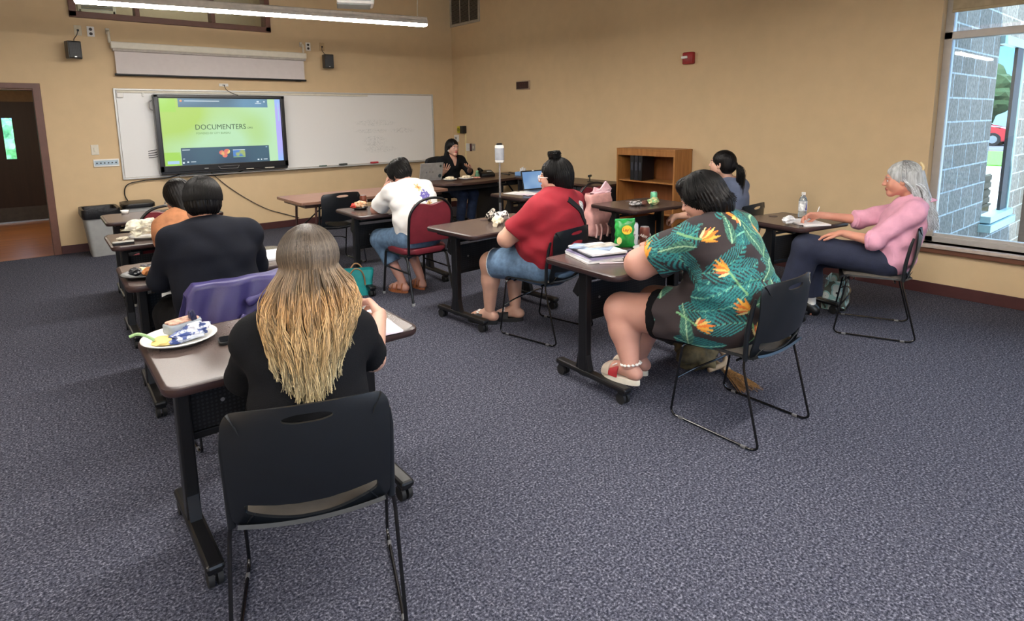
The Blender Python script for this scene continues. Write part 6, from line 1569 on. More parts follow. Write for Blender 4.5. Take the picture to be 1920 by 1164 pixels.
# ---- the person in brown half hidden behind the suit
def f_brown(t, J):
    v = Vol(LO, HI, .009); torso(v, J, (.17, .15, .15, .15), (.12, .1, .11, .09))
    for s in 'LR': arm(v, J, s, .052, .042, .03); leg(v, J, s, .085, .06, .055, .04)
    fr = frame(J['head'], 8, 24, -4)
    hL = hand_parts(J['wrL'], (.4, .9, 0), (0, 0, -1), 1, h=.004); hR = hand_parts(J['wrR'], (-.4, .9, 0), (0, 0, -1), -1, h=.004)
    np_obj('body', [v.mesh(), head_parts(fr, neck_to=J['nek']-[0, 0, .02]), hL, hR], face_mats(SK_TAN, (150, 86, 76)), t, face_mat(fr))
    c = Vol(LO, HI, .008); torso(c, J, (.17, .155, .155, .155), (.12, .105, .115, .095), off=.012)
    for s in 'LR': arm(c, J, s, .058, .055, .04, off=.01, upto=.7)
    c.noise(wrinkle(.003, (30, 10, 40, 0), (-22, 8, 55, 1.))); c.ell(fr[0]+[0, 0, -.05], (.09, .1, .1), mode='sub', k=.01); c.plane(J['pel']-[0, 0, .02], (0, 0, -1))
    np_obj('shirt', [c.mesh()], mat('burnt_orange_cloth', (168, 112, 76), .85, var=.12, scale=20), t)
    p = Vol(LO, HI, .009); torso(p, J, (.175, .15, .12, .1), (.125, .1, .09, .08), off=.006); p.plane(J['pel']+[0, 0, .1], (0, 0, 1))
    for s in 'LR': leg(p, J, s, .09, .068, .06, .045, off=.01, upto=1.92)
    np_obj('trousers', [p.mesh()], DARKT, t)
    for s in 'LR': np_obj('shoe', [shoe_vol(J['an'+s]).mesh()], M_BLK, t)
    np_obj('hair', [cap_hair(fr, thick=.018, extra=lambda q: q.cone((0, -.06, -.02), (0, -.08, -.13), .07, .06, k=.03))], BLACKHAIR, t)
    bm = B(); tube(bm, [tuple(Lw(fr, q)) for q in ((.082, -.02, .0), (.08, .03, .005), (.07, .095, .008))], .003, 6); tube(bm, [tuple(Lw(fr, q)) for q in ((-.082, -.02, .0), (-.08, .03, .005), (-.07, .095, .008))], .003, 6)
    for s in (-1, 1): tube(bm, [tuple(Lw(fr, (s*.035+.026*math.cos(a*PI/6), .112, .005+.02*math.sin(a*PI/6)))) for a in range(12)], .0025, 6, closed=True)
    obj('glasses', bm, M_SILV, t, True)
person('brown', 'person', 'person in burnt-orange top with glasses, half hidden behind the dark suit', f_brown)

# ---- white shirt
def f_white(t, J):
    v = Vol(LO, HI, .008); torso(v, J, (.2, .19, .18, .17), (.14, .15, .135, .1), sh=.055)
    for s in 'LR': arm(v, J, s, .055, .043, .028); leg(v, J, s, .105, .07, .052, .036)
    fr = frame(J['head'], 14, 42, 0)
    hL = hand_parts(J['wrL'], (.35, .1, .93), (.9, -.2, -.3), -1, curl=(.7, .7, .75, .8), h=.0033, fore=lerp(J['elL'], J['wrL'], .7)); hR = hand_parts(J['wrR'], (-.35, .1, .93), (-.9, -.2, -.3), 1, curl=(.7, .7, .75, .8), h=.0033, fore=lerp(J['elR'], J['wrR'], .7))
    vf = Vol((-.35, -.1, 0), (.35, .7, .2), .006)
    foot(vf, J['anL'], .25, r=.03, up=.018); foot(vf, J['anR'], -.1, r=.03, up=.018)
    np_obj('body', [v.mesh(), head_parts(fr, neck_to=J['nek']-[0, 0, .02]), hL, hR, vf.mesh()], face_mats(SK_ROSE, (170, 96, 90)), t, face_mat(fr))
    c = Vol(LO, HI, .0062); torso(c, J, (.2, .195, .19, .18), (.145, .155, .14, .11), off=.012, sh=.06)
    for s in 'LR': arm(c, J, s, .062, .075, .05, off=.012, upto=.78)
    c.noise(wrinkle(.006, (24, 16, 40, 0), (-16, 22, 62, 1.), (10, 30, -44, 2.))); c.ell(fr[0]+[0, 0, -.04], (.075, .09, .1), mode='sub', k=.01)
    c.plane(J['pel']+[0, 0, .0], (0, 0, -1))
    P, Q = c.mesh()
    W = np.array([.86, .85, .83]); K = np.tile(np.append(W, 1), (len(P), 1))
    def paint(m, c_): K[m, :3] = rgb(*c_)[:3]
    bk = P[:, 1] < (J['che'][1]+.0)
    x, z = P[:, 0], P[:, 2]
    for (cx, cz) in ((.02, .925),):     # four-by-four diamond cross
        for (i, j) in ((-1, 1), (0, 1), (1, 1), (-1.5, 0), (-.5, 0), (.5, 0), (1.5, 0), (-1, -1), (0, -1), (1, -1), (0, 1.9), (0, -1.9)):
            q = (np.abs(x-cx-i*.026)+np.abs(z-cz-j*.022)) < .0165; paint(bk & q, (104, 96, 166))
    for (cx, cz) in ((-.015, .993), (.05, .855)):
        r = np.hypot((x-cx), z-cz); an_ = np.arctan2(z-cz, x-cx); paint(bk & (r < .026+.008*np.cos(an_*6)), (208, 176, 120)); paint(bk & (r < .009), (176, 112, 60))
    paint(bk & (np.abs(x-.04) < .004) & (np.abs(z-.882) < .012), (120, 150, 110))
    m = vcol_mat('white_embroidered_shirt', 'strand', .85); np_obj('shirt', [(P, Q)], m, t, colors=K)
    p = Vol(LO, HI, .0075); torso(p, J, (.205, .19, .15, .1), (.15, .14, .1, .08), off=.006); p.plane(J['pel']+[0, 0, .10], (0, 0, 1))
    for s in 'LR': leg(p, J, s, .11, .082, .07, .055, off=.01, upto=1.55)
    p.noise(wrinkle(.0022, (40, 30, 20, 0), (-30, 44, 10, 1.)))
    np_obj('jeans', [p.mesh()], JEAN, t)
    BR = mat('tan_leather', (150, 88, 52), .5, bump=.2)
    for s, yw in (('L', .25), ('R', -.1)):
        sh = sole(J['an'+s], yw, .24, .043, .0, .02, BR, t, 'sandal'); a = J['an'+s]; f = Vector((-math.sin(yw), math.cos(yw), 0)); sd = Vector((f.y, -f.x, 0))
        for dy, hh in ((.10, .068), (.045, .085), (-.02, .10)):
            bm = B(); c0 = Vector((a[0], a[1], 0))+f*dy; tube(bm, smooth_path([tuple(c0-sd*.042+Vector((0, 0, .015))), tuple(c0-sd*.032+Vector((0, 0, hh*.8))), tuple(c0+Vector((0, 0, hh))), tuple(c0+sd*.032+Vector((0, 0, hh*.8))), tuple(c0+sd*.042+Vector((0, 0, .015)))], 4), .008, 8); obj('strap', bm, BR, sh, True)
    np_obj('hair', [cap_hair(fr, thick=.016, h=.0045, ridge=.003, extra=lambda q: (q.ell((0, .05, .115), (.06, .05, .03), k=.03), q.ell((.02, -.09, .06), (.06, .05, .06), k=.03)))], BLACKHAIR, t)
    rng = np.random.default_rng(12); n = 900; C = cap_path(n, rng, ang=(0, 360), R=(.092, .114, .104)); C[:, 4] += rng.normal(0, .006, (n, 3)); C[:, 5] += rng.normal(0, .008, (n, 3))
    k_ = C[:, 5, 1] < .04; C = C[k_]; V, Q, Cc = strands(scalp_strands(fr, len(C), rng, lambda a, b: C), .0018, .0008, 12, rng); np_obj('hair_strands', [(V, Q)], BLACKSTR, t, colors=Cc)
def vcol_mat(name, layer, rough):
    m = bpy.data.materials.new(name); m.use_nodes = True; N = m.node_tree.nodes; L = m.node_tree.links; b = N['Principled BSDF']
    a = N.new('ShaderNodeVertexColor'); a.layer_name = layer; tc = N.new('ShaderNodeTexCoord'); nz = N.new('ShaderNodeTexNoise'); nz.inputs['Scale'].default_value = 220; L.new(tc.outputs['Object'], nz.inputs['Vector'])
    mx = N.new('ShaderNodeMix'); mx.data_type = 'RGBA'; mx.blend_type = 'MULTIPLY'; mx.inputs['Factor'].default_value = .25; L.new(a.outputs['Color'], mx.inputs[6]); L.new(nz.outputs['Color'], mx.inputs[7]); L.new(mx.outputs[2], b.inputs['Base Color'])
    b.inputs['Roughness'].default_value = rough; bp = N.new('ShaderNodeBump'); bp.inputs['Strength'].default_value = .15; bp.inputs['Distance'].default_value = .002; L.new(nz.outputs['Fac'], bp.inputs['Height']); L.new(bp.outputs['Normal'], b.inputs['Normal'])
    return m
person('white', 'person', 'person with short dark hair in a white embroidered shirt, face resting on hands', f_white)

# ---- presenter
def f_pres(t, J):
    v = Vol(LO, HI, .008); torso(v, J, (.15, .13, .14, .13), (.11, .09, .1, .075), sh=.048)
    for s in 'LR': arm(v, J, s, .046, .037, .026); leg(v, J, s, .08, .06, .05, .036)
    fr = frame(J['head'], -2, 2, -2)
    hR = hand_parts(J['wrR'], (.25, .72, .4), (-.5, -.3, .85), 1, curl=(.22, .25, .3, .4), thumb=.2, spread=.3, h=.0026, fore=lerp(J['elR'], J['wrR'], .6)); hL = hand_parts(J['wrL'], (.75, .5, .18), (-.1, .2, .95), 1, curl=(.2, .2, .25, .3), thumb=.2, spread=.2, h=.0026, fore=lerp(J['elL'], J['wrL'], .6))
    np_obj('body', [v.mesh(), head_parts(fr, h=.0034, neck_to=J['nek']-[0, 0, .03], neck_r=.045), hL, hR], face_mats(SK_LIGHT, (176, 84, 84), (26, 20, 20)), t, face_mat(fr))
    c = Vol(LO, HI, .006); torso(c, J, (.15, .135, .145, .14), (.115, .095, .105, .085), off=.012, sh=.05)
    for s in 'LR': arm(c, J, s, .052, .046, .036, off=.011, upto=1.12)
    c.noise(wrinkle(.003, (30, 10, 40, 0), (-22, 8, 55, 1.)))
    c.cone((0, .13, .86), (0, .07, 1.04), .008, .062, k=.01, mode='sub'); c.ell(J['nek']+[0, .02, .05], (.06, .06, .05), mode='sub', k=.01)
    c.plane(J['pel']-[0, 0, .02], (0, 0, -1))
    np_obj('blouse', [c.mesh()], BLKC, t)
    p = Vol(LO, HI, .009); torso(p, J, (.155, .13, .12, .1), (.115, .1, .09, .08), off=.006); p.plane(J['pel']+[0, 0, .08], (0, 0, 1))
    for s in 'LR': leg(p, J, s, .085, .065, .055, .045, off=.01, upto=1.92)
    np_obj('jeans', [p.mesh()], DJEAN, t)
    for s in 'LR': np_obj('shoe', [shoe_vol(J['an'+s]).mesh()], M_BLK, t)
    def ex(v):
        for s in (-1, 1): v.cone((s*.075, -.02, .03), (s*.092, -.035, -.13), .026, .032, k=.03)
        v.cone((0, -.07, .0), (0, -.085, -.16), .07, .07, k=.03)
    P, Q = cap_hair(fr, thick=.012, h=.005, hairline=.084, extra=ex, sides=False, ridge=.002); np_obj('hair', [(P, Q)], BLACKHAIR, t)
    for s in (-1, 1):
        bm = B(); bmesh.ops.create_icosphere(bm, subdivisions=2, radius=.009); bmesh.ops.translate(bm, vec=Vector(Lw(fr, (s*.084, .01, -.045))), verts=bm.verts); obj('earring', bm, M_WHITE, t, True)
person('presenter', 'person', 'presenter with dark hair in a black blouse, both hands raised, at the corner desk', f_pres)

# ---- red shirt
def f_red(t, J):
    v = Vol((-.55, -.48, 0), (.55, .8, 1.15), .008); torso(v, J, (.22, .23, .22, .20), (.17, .19, .16, .12), sh=.065)
    v.ell((0, .03, .70), (.2, .17, .15), k=.06)
    for s in 'LR': arm(v, J, s, .07, .062, .034); leg(v, J, s, .12, .085, .068, .04)
    fr = frame(J['head'], 24, 4, 0)
    hL = hand_parts(J['wrL'], (.8, .5, -.1), (0, 0, -1), 1, h=.0035); hR = hand_parts(J['wrR'], (-.7, .6, 0), (0, 0, -1), -1, h=.0035)
    vf = Vol((-.35, .1, 0), (.35, .8, .2), .006)
    foot(vf, J['anL'], .25, r=.034, up=.028); foot(vf, J['anR'], .5, r=.034, up=.028)
    np_obj('body', [v.mesh(), head_parts(fr, h=.0038, neck_to=J['nek']-[0, 0, .03], neck_r=.06), hL, hR, vf.mesh()], face_mats(SK_LIGHT, (176, 90, 90)), t, face_mat(fr))
    c = Vol((-.55, -.48, .3), (.55, .7, 1.15), .0065); torso(c, J, (.225, .235, .23, .21), (.175, .195, .165, .13), off=.012, sh=.07); c.ell((0, .03, .70), (.215, .185, .15), k=.06)
    for s in 'LR': arm(c, J, s, .078, .086, .05, off=.01, upto=.72)
    c.noise(wrinkle(.007, (22, 14, 34, 0), (-16, 20, 50, 1.), (12, 26, -38, 2.))); c.ell(J['nek']+[0, .02, .05], (.07, .075, .06), mode='sub', k=.01); c.plane(J['pel']+[0, 0, -.0], (0, .15, -1))
    rs_ = np_obj('t_shirt', [c.mesh()], mat('red_jersey', (146, 24, 40), .85, var=.05, scale=12, bump=.15, bscale=300), t)
    p = Vol((-.55, -.4, .2), (.55, .8, .8), .007); torso(p, J, (.225, .21, .15, .1), (.175, .17, .1, .08), off=.006); p.plane(J['pel']+[0, 0, .10], (0, 0, 1))
    for s in 'LR': leg(p, J, s, .125, .098, .08, .055, off=.012, upto=.93)
    p.noise(wrinkle(.0025, (40, 30, 20, 0), (-30, 44, 10, 1.)))
    np_obj('denim_shorts', [p.mesh()], JEAN, t)
    # frayed hems
    for s in 'LR':
        hp = J['pel']+np.array([-.09 if s == 'L' else .09, .02, -.01]); kn = J['kn'+s]; q = lerp(hp, kn, .93); d_ = Vector(kn-hp).normalized(); a1 = d_.orthogonal().normalized(); a2 = d_.cross(a1); r_ = .111
        bm = B(); tube(bm, [tuple(Vector(q)+(a1*math.cos(i*PI/12)+a2*math.sin(i*PI/12))*(r_+.002*(i % 2))) for i in range(24)], .004, 6, closed=True); obj('frayed_hem', bm, mat('white_thread', (206, 206, 204), .9), t, True)
    # cross-body strap and printed badge, both laid on the shirt
    P_ = snap_back(rs_, smooth_path([(-.055, 0, 1.02), (-.02, 0, .99), (.05, 0, .93), (.12, 0, .86), (.18, 0, .79), (.225, 0, .73)], 6))
    bm = B(); prev = None
    for i, (q, nrm) in enumerate(P_):
        a = P_[max(0, i-1)][0]; b_ = P_[min(len(P_)-1, i+1)][0]; tn = (b_-a).normalized(); sd = tn.cross(nrm).normalized()
        cur = [bm.verts.new(q+sd*.02+nrm*.007), bm.verts.new(q-sd*.02+nrm*.007), bm.verts.new(q-sd*.02-nrm*.006), bm.verts.new(q+sd*.02-nrm*.006)]
        if prev:
            for j in range(4): bm.faces.new((prev[j], prev[(j+1) % 4], cur[(j+1) % 4], cur[j]))
        prev = cur
    obj('bag_strap', bm, mat('black_webbing', (22, 20, 24), .8), t)
    def f_(u, w):
        x = .10+.085*(u-.5)+.02*(w-.5); z = .945+.085*(w-.5)-.03*(u-.5); (q, n_), = snap_back(rs_, [Vector((x, 0, z))]); return q+n_*.003
    bm = grid(B(), f_, 10, 10, lambda u, w: (abs(u-.5)/.5)**2.5+(abs(w-.5)/.5)**2.5 < 1); thicken(bm, .002); obj('printed_badge', bm, mat('badge_white', (222, 214, 214), .8, var=.3, scale=90), t)
    W_ = mat('slide_black', (26, 26, 28), .6)
    for s, yw in (('L', .25), ('R', .5)):
        sh = sole(J['an'+s], yw, .26, .05, .0, .03, W_, t, 'slide_sandal'); a = J['an'+s]; f = Vector((-math.sin(yw), math.cos(yw), 0)); sd = Vector((f.y, -f.x, 0))
        bm = B()
        prev = None
        for i in range(9):
            al = PI*i/8; c0 = Vector((a[0], a[1], .026))+f*.09-sd*.053*math.cos(al)+Vector((0, 0, .064*math.sin(al)**.7)); cur = [bm.verts.new(c0-f*.04), bm.verts.new(c0+f*.045-Vector((0, 0, .012*math.sin(al))))]
            if prev: bm.faces.new((prev[0], prev[1], cur[1], cur[0]))
            prev = cur
        thicken(bm, .007); st = obj('strap', bm, W_, sh, True)
        for j in range(4):
            bm = B(); al = PI*(.3+.13*j); c0 = Vector((a[0], a[1], .026))+f*(.09)-sd*.058*math.cos(al)+Vector((0, 0, .067*math.sin(al)**.7+.004)); sph(bm, c0, (.009, .016, .006), 8); obj('stone', bm, M_WHITE, st, True)
    def ex(v): v.cone((0, -.05, .0), (0, -.06, -.06), .085, .07, k=.04); v.ell((-.01, -.01, .150), (.042, .040, .034), k=.012); v.ell((.016, -.02, .172), (.022, .022, .018), k=.01)
    np_obj('hair', [cap_hair(fr, thick=.016, h=.0045, extra=ex, ridge=.0025)], BLACKHAIR, t)
    rng = np.random.default_rng(15); n = 1100; C = cap_path(n, rng, ang=(60, 300), R=(.094, .116, .104)); V, Q, Cc = strands(scalp_strands(fr, n, rng, lambda a, b: C), .0016, .0008, 12, rng); np_obj('hair_strands', [(V, Q)], BLACKSTR, t, colors=Cc)
    rng = np.random.default_rng(16); n = 320; C = np.zeros((n, 5, 3)); th = rng.uniform(0, 2*PI, n); ph = rng.uniform(-.6, 1.2, n)
    for j in range(5):
        w_ = th+j*.8; C[:, j, 0] = -.008+np.cos(w_)*.043*np.cos(ph*.9)+rng.normal(0, .005, n); C[:, j, 1] = -.012+np.sin(w_)*.041*np.cos(ph*.9)+rng.normal(0, .005, n); C[:, j, 2] = .153+.036*np.sin(ph+j*.2)
    V, Q, Cc = strands(scalp_strands(fr, n, rng, lambda a, b: C), .002, .001, 10, rng); np_obj('hair_bun', [(V, Q)], BLACKSTR, t, colors=Cc)
    bm = B()
    tube(bm, [tuple(Lw(fr, q)) for q in ((-.08, -.015, .002), (-.08, .04, .006), (-.062, .096, .008))], .004, 6); tube(bm, [tuple(Lw(fr, q)) for q in ((.08, -.015, .002), (.08, .04, .006), (.062, .096, .008))], .004, 6)
    for s in (-1, 1): tube(bm, [tuple(Lw(fr, (s*.036+.025*math.cos(a*PI/6), .106, .004+.018*math.sin(a*PI/6)))) for a in range(12)], .0025, 6, closed=True)
    obj('glasses', bm, mat('pale_glasses', (214, 196, 190), .4), t, True)
person('red', 'person', 'person with black topknot bun in a red T-shirt and denim shorts', f_red)
# ---- tropical print
def tropical(P, rng):
    """palm leaves and bird-of-paradise flowers on near-black cloth, laid out over the garment"""
    th = np.arctan2(P[:, 0]-.0, -(P[:, 1]-.12)); u = th*.27; w = P[:, 2]+.35*np.clip(P[:, 1]-.25, 0, 1)*-1
    base = np.array(rgb(46, 36, 38)[:3]); K = np.tile(np.append(base, 1), (len(P), 1))
    def leafs(n, Lr, Wr, kind, cols):
        for i in range(n):
            cu = rng.uniform(-.95, .75); cw = rng.uniform(.4, 1.12); a = rng.uniform(0, 2*PI); L_ = rng.uniform(*Lr); W_ = rng.uniform(*Wr)
            x = (u-cu)*math.cos(a)+(w-cw)*math.sin(a); y = -(u-cu)*math.sin(a)+(w-cw)*math.cos(a); y = y-.5*x*x/L_
            s = np.clip(x/L_, 0, 1); half = W_*np.sin(PI*s**.8)**.8
            ins = (x > 0) & (x < L_) & (np.abs(y) < half)
            st = np.sin((x-np.abs(y)*1.15)*2*PI/.022)
            if kind == 'palm': ins = ins & (st > -.35)
            c1, c2, c3 = cols; m = ins & (st > .15); K[ins, :3] = rgb(*c1)[:3]; K[m, :3] = rgb(*c2)[:3]; K[ins & (np.abs(y) < .0035), :3] = rgb(*c3)[:3]
    leafs(30, (.16, .26), (.045, .07), 'broad', ((22, 78, 84), (34, 112, 112), (118, 184, 160)))
    leafs(38, (.18, .28), (.05, .08), 'palm', ((18, 66, 76), (44, 128, 126), (90, 160, 140)))
    leafs(18, (.12, .2), (.03, .05), 'broad', ((44, 92, 82), (80, 132, 110), (160, 196, 156)))
    fl = [(-.62, 1.02, 2.6), (-.34, .99, .4), (-.2, .83, 2.7), (-.55, .84, 1.9), (-.12, .64, 2.5), (-.72, .7, .8), (.15, .95, 1.2), (.3, .7, 2.2), (-.35, .55, .2), (.5, .9, .7), (-.06, .5, 1.3), (-.85, .95, 1.6), (-.02, 1.07, 2.9)]
    for cu, cw, a0 in fl:
        for j, (da, L_, W_, c) in enumerate(((-.55, .085, .009, (232, 150, 48)), (-.28, .10, .010, (240, 176, 70)), (0, .095, .011, (236, 128, 44)), (.25, .085, .009, (244, 200, 108)), (.5, .07, .008, (226, 112, 60)), (.85, .06, .006, (236, 214, 150)))):
            a = a0+da; x = (u-cu)*math.cos(a)+(w-cw)*math.sin(a); y = -(u-cu)*math.sin(a)+(w-cw)*math.cos(a); s = np.clip(x/L_, 0, 1)
            K[(x > 0) & (x < L_) & (np.abs(y) < W_*np.sin(PI*s**.7)), :3] = rgb(*c)[:3]
        a = a0+2.6; x = (u-cu)*math.cos(a)+(w-cw)*math.sin(a); y = -(u-cu)*math.sin(a)+(w-cw)*math.cos(a); K[(x > -.01) & (x < .12) & (np.abs(y) < .005), :3] = rgb(120, 170, 120)[:3]
    return K
def f_floral(t, J):
    HI2 = (.58, .98, 1.18); LO2 = (-.58, -.48, 0)
    v = Vol(LO2, HI2, .008); torso(v, J, (.22, .22, .21, .19), (.16, .175, .15, .11), sh=.07)
    v.ell((0, .08, .70), (.19, .18, .15), k=.06)
    for s in 'LR': arm(v, J, s, .085, .082, .036); leg(v, J, s, .135, .102, .088, .048)
    fr = frame(J['head'], 14, 24, 0)
    hL = hand_parts(J['wrL'], (.55, .6, .15), (.5, .1, -.8), 1, curl=(.6, .6, .65, .7), h=.003, scale=1., fore=lerp(J['elL'], J['wrL'], .75)); hR = hand_parts(J['wrR'], (-.5, .8, -.1), (0, 0, -1), -1, h=.0035)
    vf = Vol((-.4, .3, 0), (.4, .98, .22), .006)
    foot(vf, J['anL'], .05, r=.037, L=.21, up=.128); foot(vf, J['anR'], .1, r=.037, L=.21, up=.03)
    np_obj('body', [v.mesh(), head_parts(fr, h=.0038, neck_to=J['nek']-[0, 0, .03], neck_r=.064), hL, hR, vf.mesh()], face_mats(SK_ROSE, (170, 90, 88)), t, face_mat(fr))
    rng = np.random.default_rng(23)
    c = Vol(LO2, HI2, .0056); torso(c, J, (.225, .225, .215, .195), (.165, .18, .155, .12), off=.014, sh=.072); c.ell((0, .08, .70), (.205, .19, .16), k=.06)
    for s in 'LR': arm(c, J, s, .095, .108, .05, off=.012, upto=.70)
    for s in 'LR': leg(c, J, s, .15, .135, .1, .05, off=.016, upto=.52)
    c.cone((-.2, .0, .705), (.2, .0, .705), .0, .0, k=0) if False else None
    c.noise(wrinkle(.007, (20, 12, 30, 0), (-14, 18, 44, 1.), (10, 24, -34, 2.)))
    # waist seam: a shallow groove round the body
    c.noise(lambda X, Y, Z: .006*np.exp(-((Z-.745+.12*(Y-.1)+0*X)/.012)**2))
    c.ell(J['nek']+[0, .02, .06], (.075, .08, .06), mode='sub', k=.01); c.plane(J['pel']-[0, 0, .125], (0, 0, -1))
    P, Q = c.mesh(); np_obj('tropical_print_dress', [(P, Q)], vcol_mat('tropical_print', 'strand', .85), t, colors=tropical(P, rng))
    p = Vol(LO2, HI2, .008); 
    for s in 'LR': leg(p, J, s, .14, .115, .09, .05, off=.012, upto=.62)
    p.plane((0, .02, .5), (0, -1, 0)); np_obj('black_under_shorts', [p.mesh()], DARKT, t)
    # slide sandals
    WS = mat('cream_sole', (214, 206, 190), .6); RD = mat('sandal_red', (150, 34, 40), .5); CR = mat('sandal_grey', (176, 162, 146), .5)
    for s, yw in (('L', .05), ('R', .1)):
        zo = .0985 if s == 'L' else 0; sh = sole(J['an'+s], yw, .265, .052, zo, zo+.032, WS, t, 'slide_sandal'); a = J['an'+s]; f = Vector((-math.sin(yw), math.cos(yw), 0)); sd = Vector((f.y, -f.x, 0))
        for nm, d0, d1, m_ in (('toe_strap', .115, .165, CR), ('red_strap', .055, .115, RD)):
            bm = B(); prev = None
            for i in range(11):
                al = PI*i/10; c0 = Vector((a[0], a[1], .028+zo))-sd*.056*math.cos(al); h0 = Vector((0, 0, .076*math.sin(al)**.7)); cur = [bm.verts.new(c0+f*d0+h0), bm.verts.new(c0+f*d1*1.0+h0*.62)]
                if prev: bm.faces.new((prev[0], prev[1], cur[1], cur[0]))
                prev = cur
            thicken(bm, .007); st = obj(nm, bm, m_, sh, True)
        bm = B()
        for k in range(2): tube(bm, [tuple(Vector((a[0], a[1], zo+.092-.006*k))+f*(.085)-sd*(.03-.026*k)+f*.014*math.cos(q*PI/4)+sd*.010*math.sin(q*PI/4)-Vector((0, 0, .010*math.cos(q*PI/4)))) for q in range(8)], .0035, 6, closed=True)
        obj('white_letters', bm, M_WHITE, sh, True)
    a = J['anL']
    for k in range(14):
        al = 2*PI*k/14; bm = B(); sph(bm, (a[0]+.052*math.cos(al), a[1]+.052*math.sin(al)-.004, .213-.012*math.sin(al)), (.010, .010, .007), 8); obj('anklet_bead', bm, M_WHITE, t, True)
    bm = B(); tube(bm, [(a[0]+.051*math.cos(q*PI/8), a[1]+.051*math.sin(q*PI/8)-.004, .213-.012*math.sin(q*PI/8)) for q in range(16)], .002, 6, closed=True); obj('anklet_cord', bm, M_OFFW, t)
    def ex(v): v.cone((0, -.05, .0), (.0, -.07, -.07), .092, .08, k=.04); v.ell((0, -.09, -.05), (.085, .06, .05), k=.04); v.ell((0, .05, .10), (.07, .05, .04), k=.03)
    np_obj('hair', [cap_hair(fr, thick=.02, h=.0045, extra=ex, ridge=.003)], BLACKHAIR, t)
    rng = np.random.default_rng(25); n = 1500
    def tip(C, a_, r_):
        C[:, 5] = C[:, 4]*np.array([1.0, 1.05, 1])+np.array([0, -.012, -.055])*(np.cos(a_) < 0)[:, None]+r_.normal(0, .01, (len(C), 3)); return C
    C = cap_path(n, rng, ang=(50, 310), R=(.098, .12, .108), tip=tip); V, Q, Cc = strands(scalp_strands(fr, n, rng, lambda x, y: C), .0018, .0009, 14, rng); np_obj('hair_strands', [(V, Q)], BLACKSTR, t, colors=Cc)
person('floral', 'person', 'person with black hair in a tropical leaf and flower print dress and slide sandals', f_floral)

# ---- grey top, ponytail
def f_grey(t, J):
    v = Vol(LO, HI, .009); torso(v, J, (.16, .14, .15, .14), (.115, .1, .105, .08), sh=.048)
    for s in 'LR': arm(v, J, s, .05, .042, .028); leg(v, J, s, .085, .06, .05, .04)
    fr = frame(J['head'], 10, -4, 0)
    hL = hand_parts(J['wrL'], (.1, .85, -.25), (.6, .1, -.6), 1, curl=(.4, .4, .45, .5), h=.0033, fore=lerp(J['elL'], J['wrL'], .7)); hR = hand_parts(J['wrR'], (-.5, .8, 0), (0, 0, -1), -1, h=.004)
    np_obj('body', [v.mesh(), head_parts(fr, h=.0038, neck_to=J['nek']-[0, 0, .03], neck_r=.046), hL, hR], face_mats(SK_LIGHT, (176, 96, 94)), t, face_mat(fr))
    c = Vol(LO, HI, .007); torso(c, J, (.16, .145, .155, .145), (.12, .105, .11, .085), off=.012, sh=.052)
    for s in 'LR': arm(c, J, s, .056, .06, .04, off=.01, upto=.5)
    c.noise(wrinkle(.003, (30, 10, 40, 0), (-22, 8, 55, 1.))); c.ell(J['nek']+[0, .02, .04], (.065, .07, .05), mode='sub', k=.01); c.plane(J['pel']-[0, 0, .02], (0, 0, -1))
    np_obj('shirt', [c.mesh()], mat('slate_grey_top', (98, 108, 132), .85, var=.05), t)
    p = Vol(LO, HI, .009); torso(p, J, (.165, .14, .12, .1), (.12, .1, .09, .08), off=.006); p.plane(J['pel']+[0, 0, .08], (0, 0, 1))
    for s in 'LR': leg(p, J, s, .09, .068, .06, .045, off=.01, upto=1.92)
    np_obj('trousers', [p.mesh()], DARKT, t)
    for s in 'LR': np_obj('shoe', [shoe_vol(J['an'+s]).mesh()], M_BLK, t)
    def ex(v): v.ell((0, -.115, .0), (.032, .03, .034), k=.02)
    np_obj('hair', [cap_hair(fr, thick=.010, h=.0045, extra=ex, ridge=.001)], BLACKHAIR, t)
    rng = np.random.default_rng(31); n = 420; C = np.zeros((n, 7, 3)); o = rng.normal(0, .011, (n, 2))
    for j, (y, z, w_) in enumerate(((-.11, .0, .5), (-.15, .0, .9), (-.175, -.05, 1.3), (-.18, -.12, 1.3), (-.185, -.19, 1.1), (-.195, -.25, .8), (-.20, -.29, .3))):
        C[:, j, 0] = o[:, 0]*w_; C[:, j, 1] = y+o[:, 1]*w_; C[:, j, 2] = z+rng.normal(0, .004, n)
    V, Q, Cc = strands(scalp_strands(fr, n, rng, lambda a, b: C), .0022, .001, 14, rng); np_obj('ponytail', [(V, Q)], BLACKSTR, t, colors=Cc)
    bm = B(); q = Lw(fr, (0, -.135, .0)); sph(bm, tuple(q), (.016, .012, .016), 10); obj('hair_tie', bm, M_WHITE, t, True)
    q = J['nek']+np.array([0, 0, .015]); bm = B(); tube(bm, [tuple(Vector(q)+Vector((.057*math.cos(a*PI/9), .057*math.sin(a*PI/9)-.0, .012*math.sin(a*PI/9)))) for a in range(18)], .004, 6, closed=True); obj('choker', bm, M_BLK, t, True)
person('grey', 'person', 'person with a black ponytail and slate-grey top beyond the tropical print', f_grey)

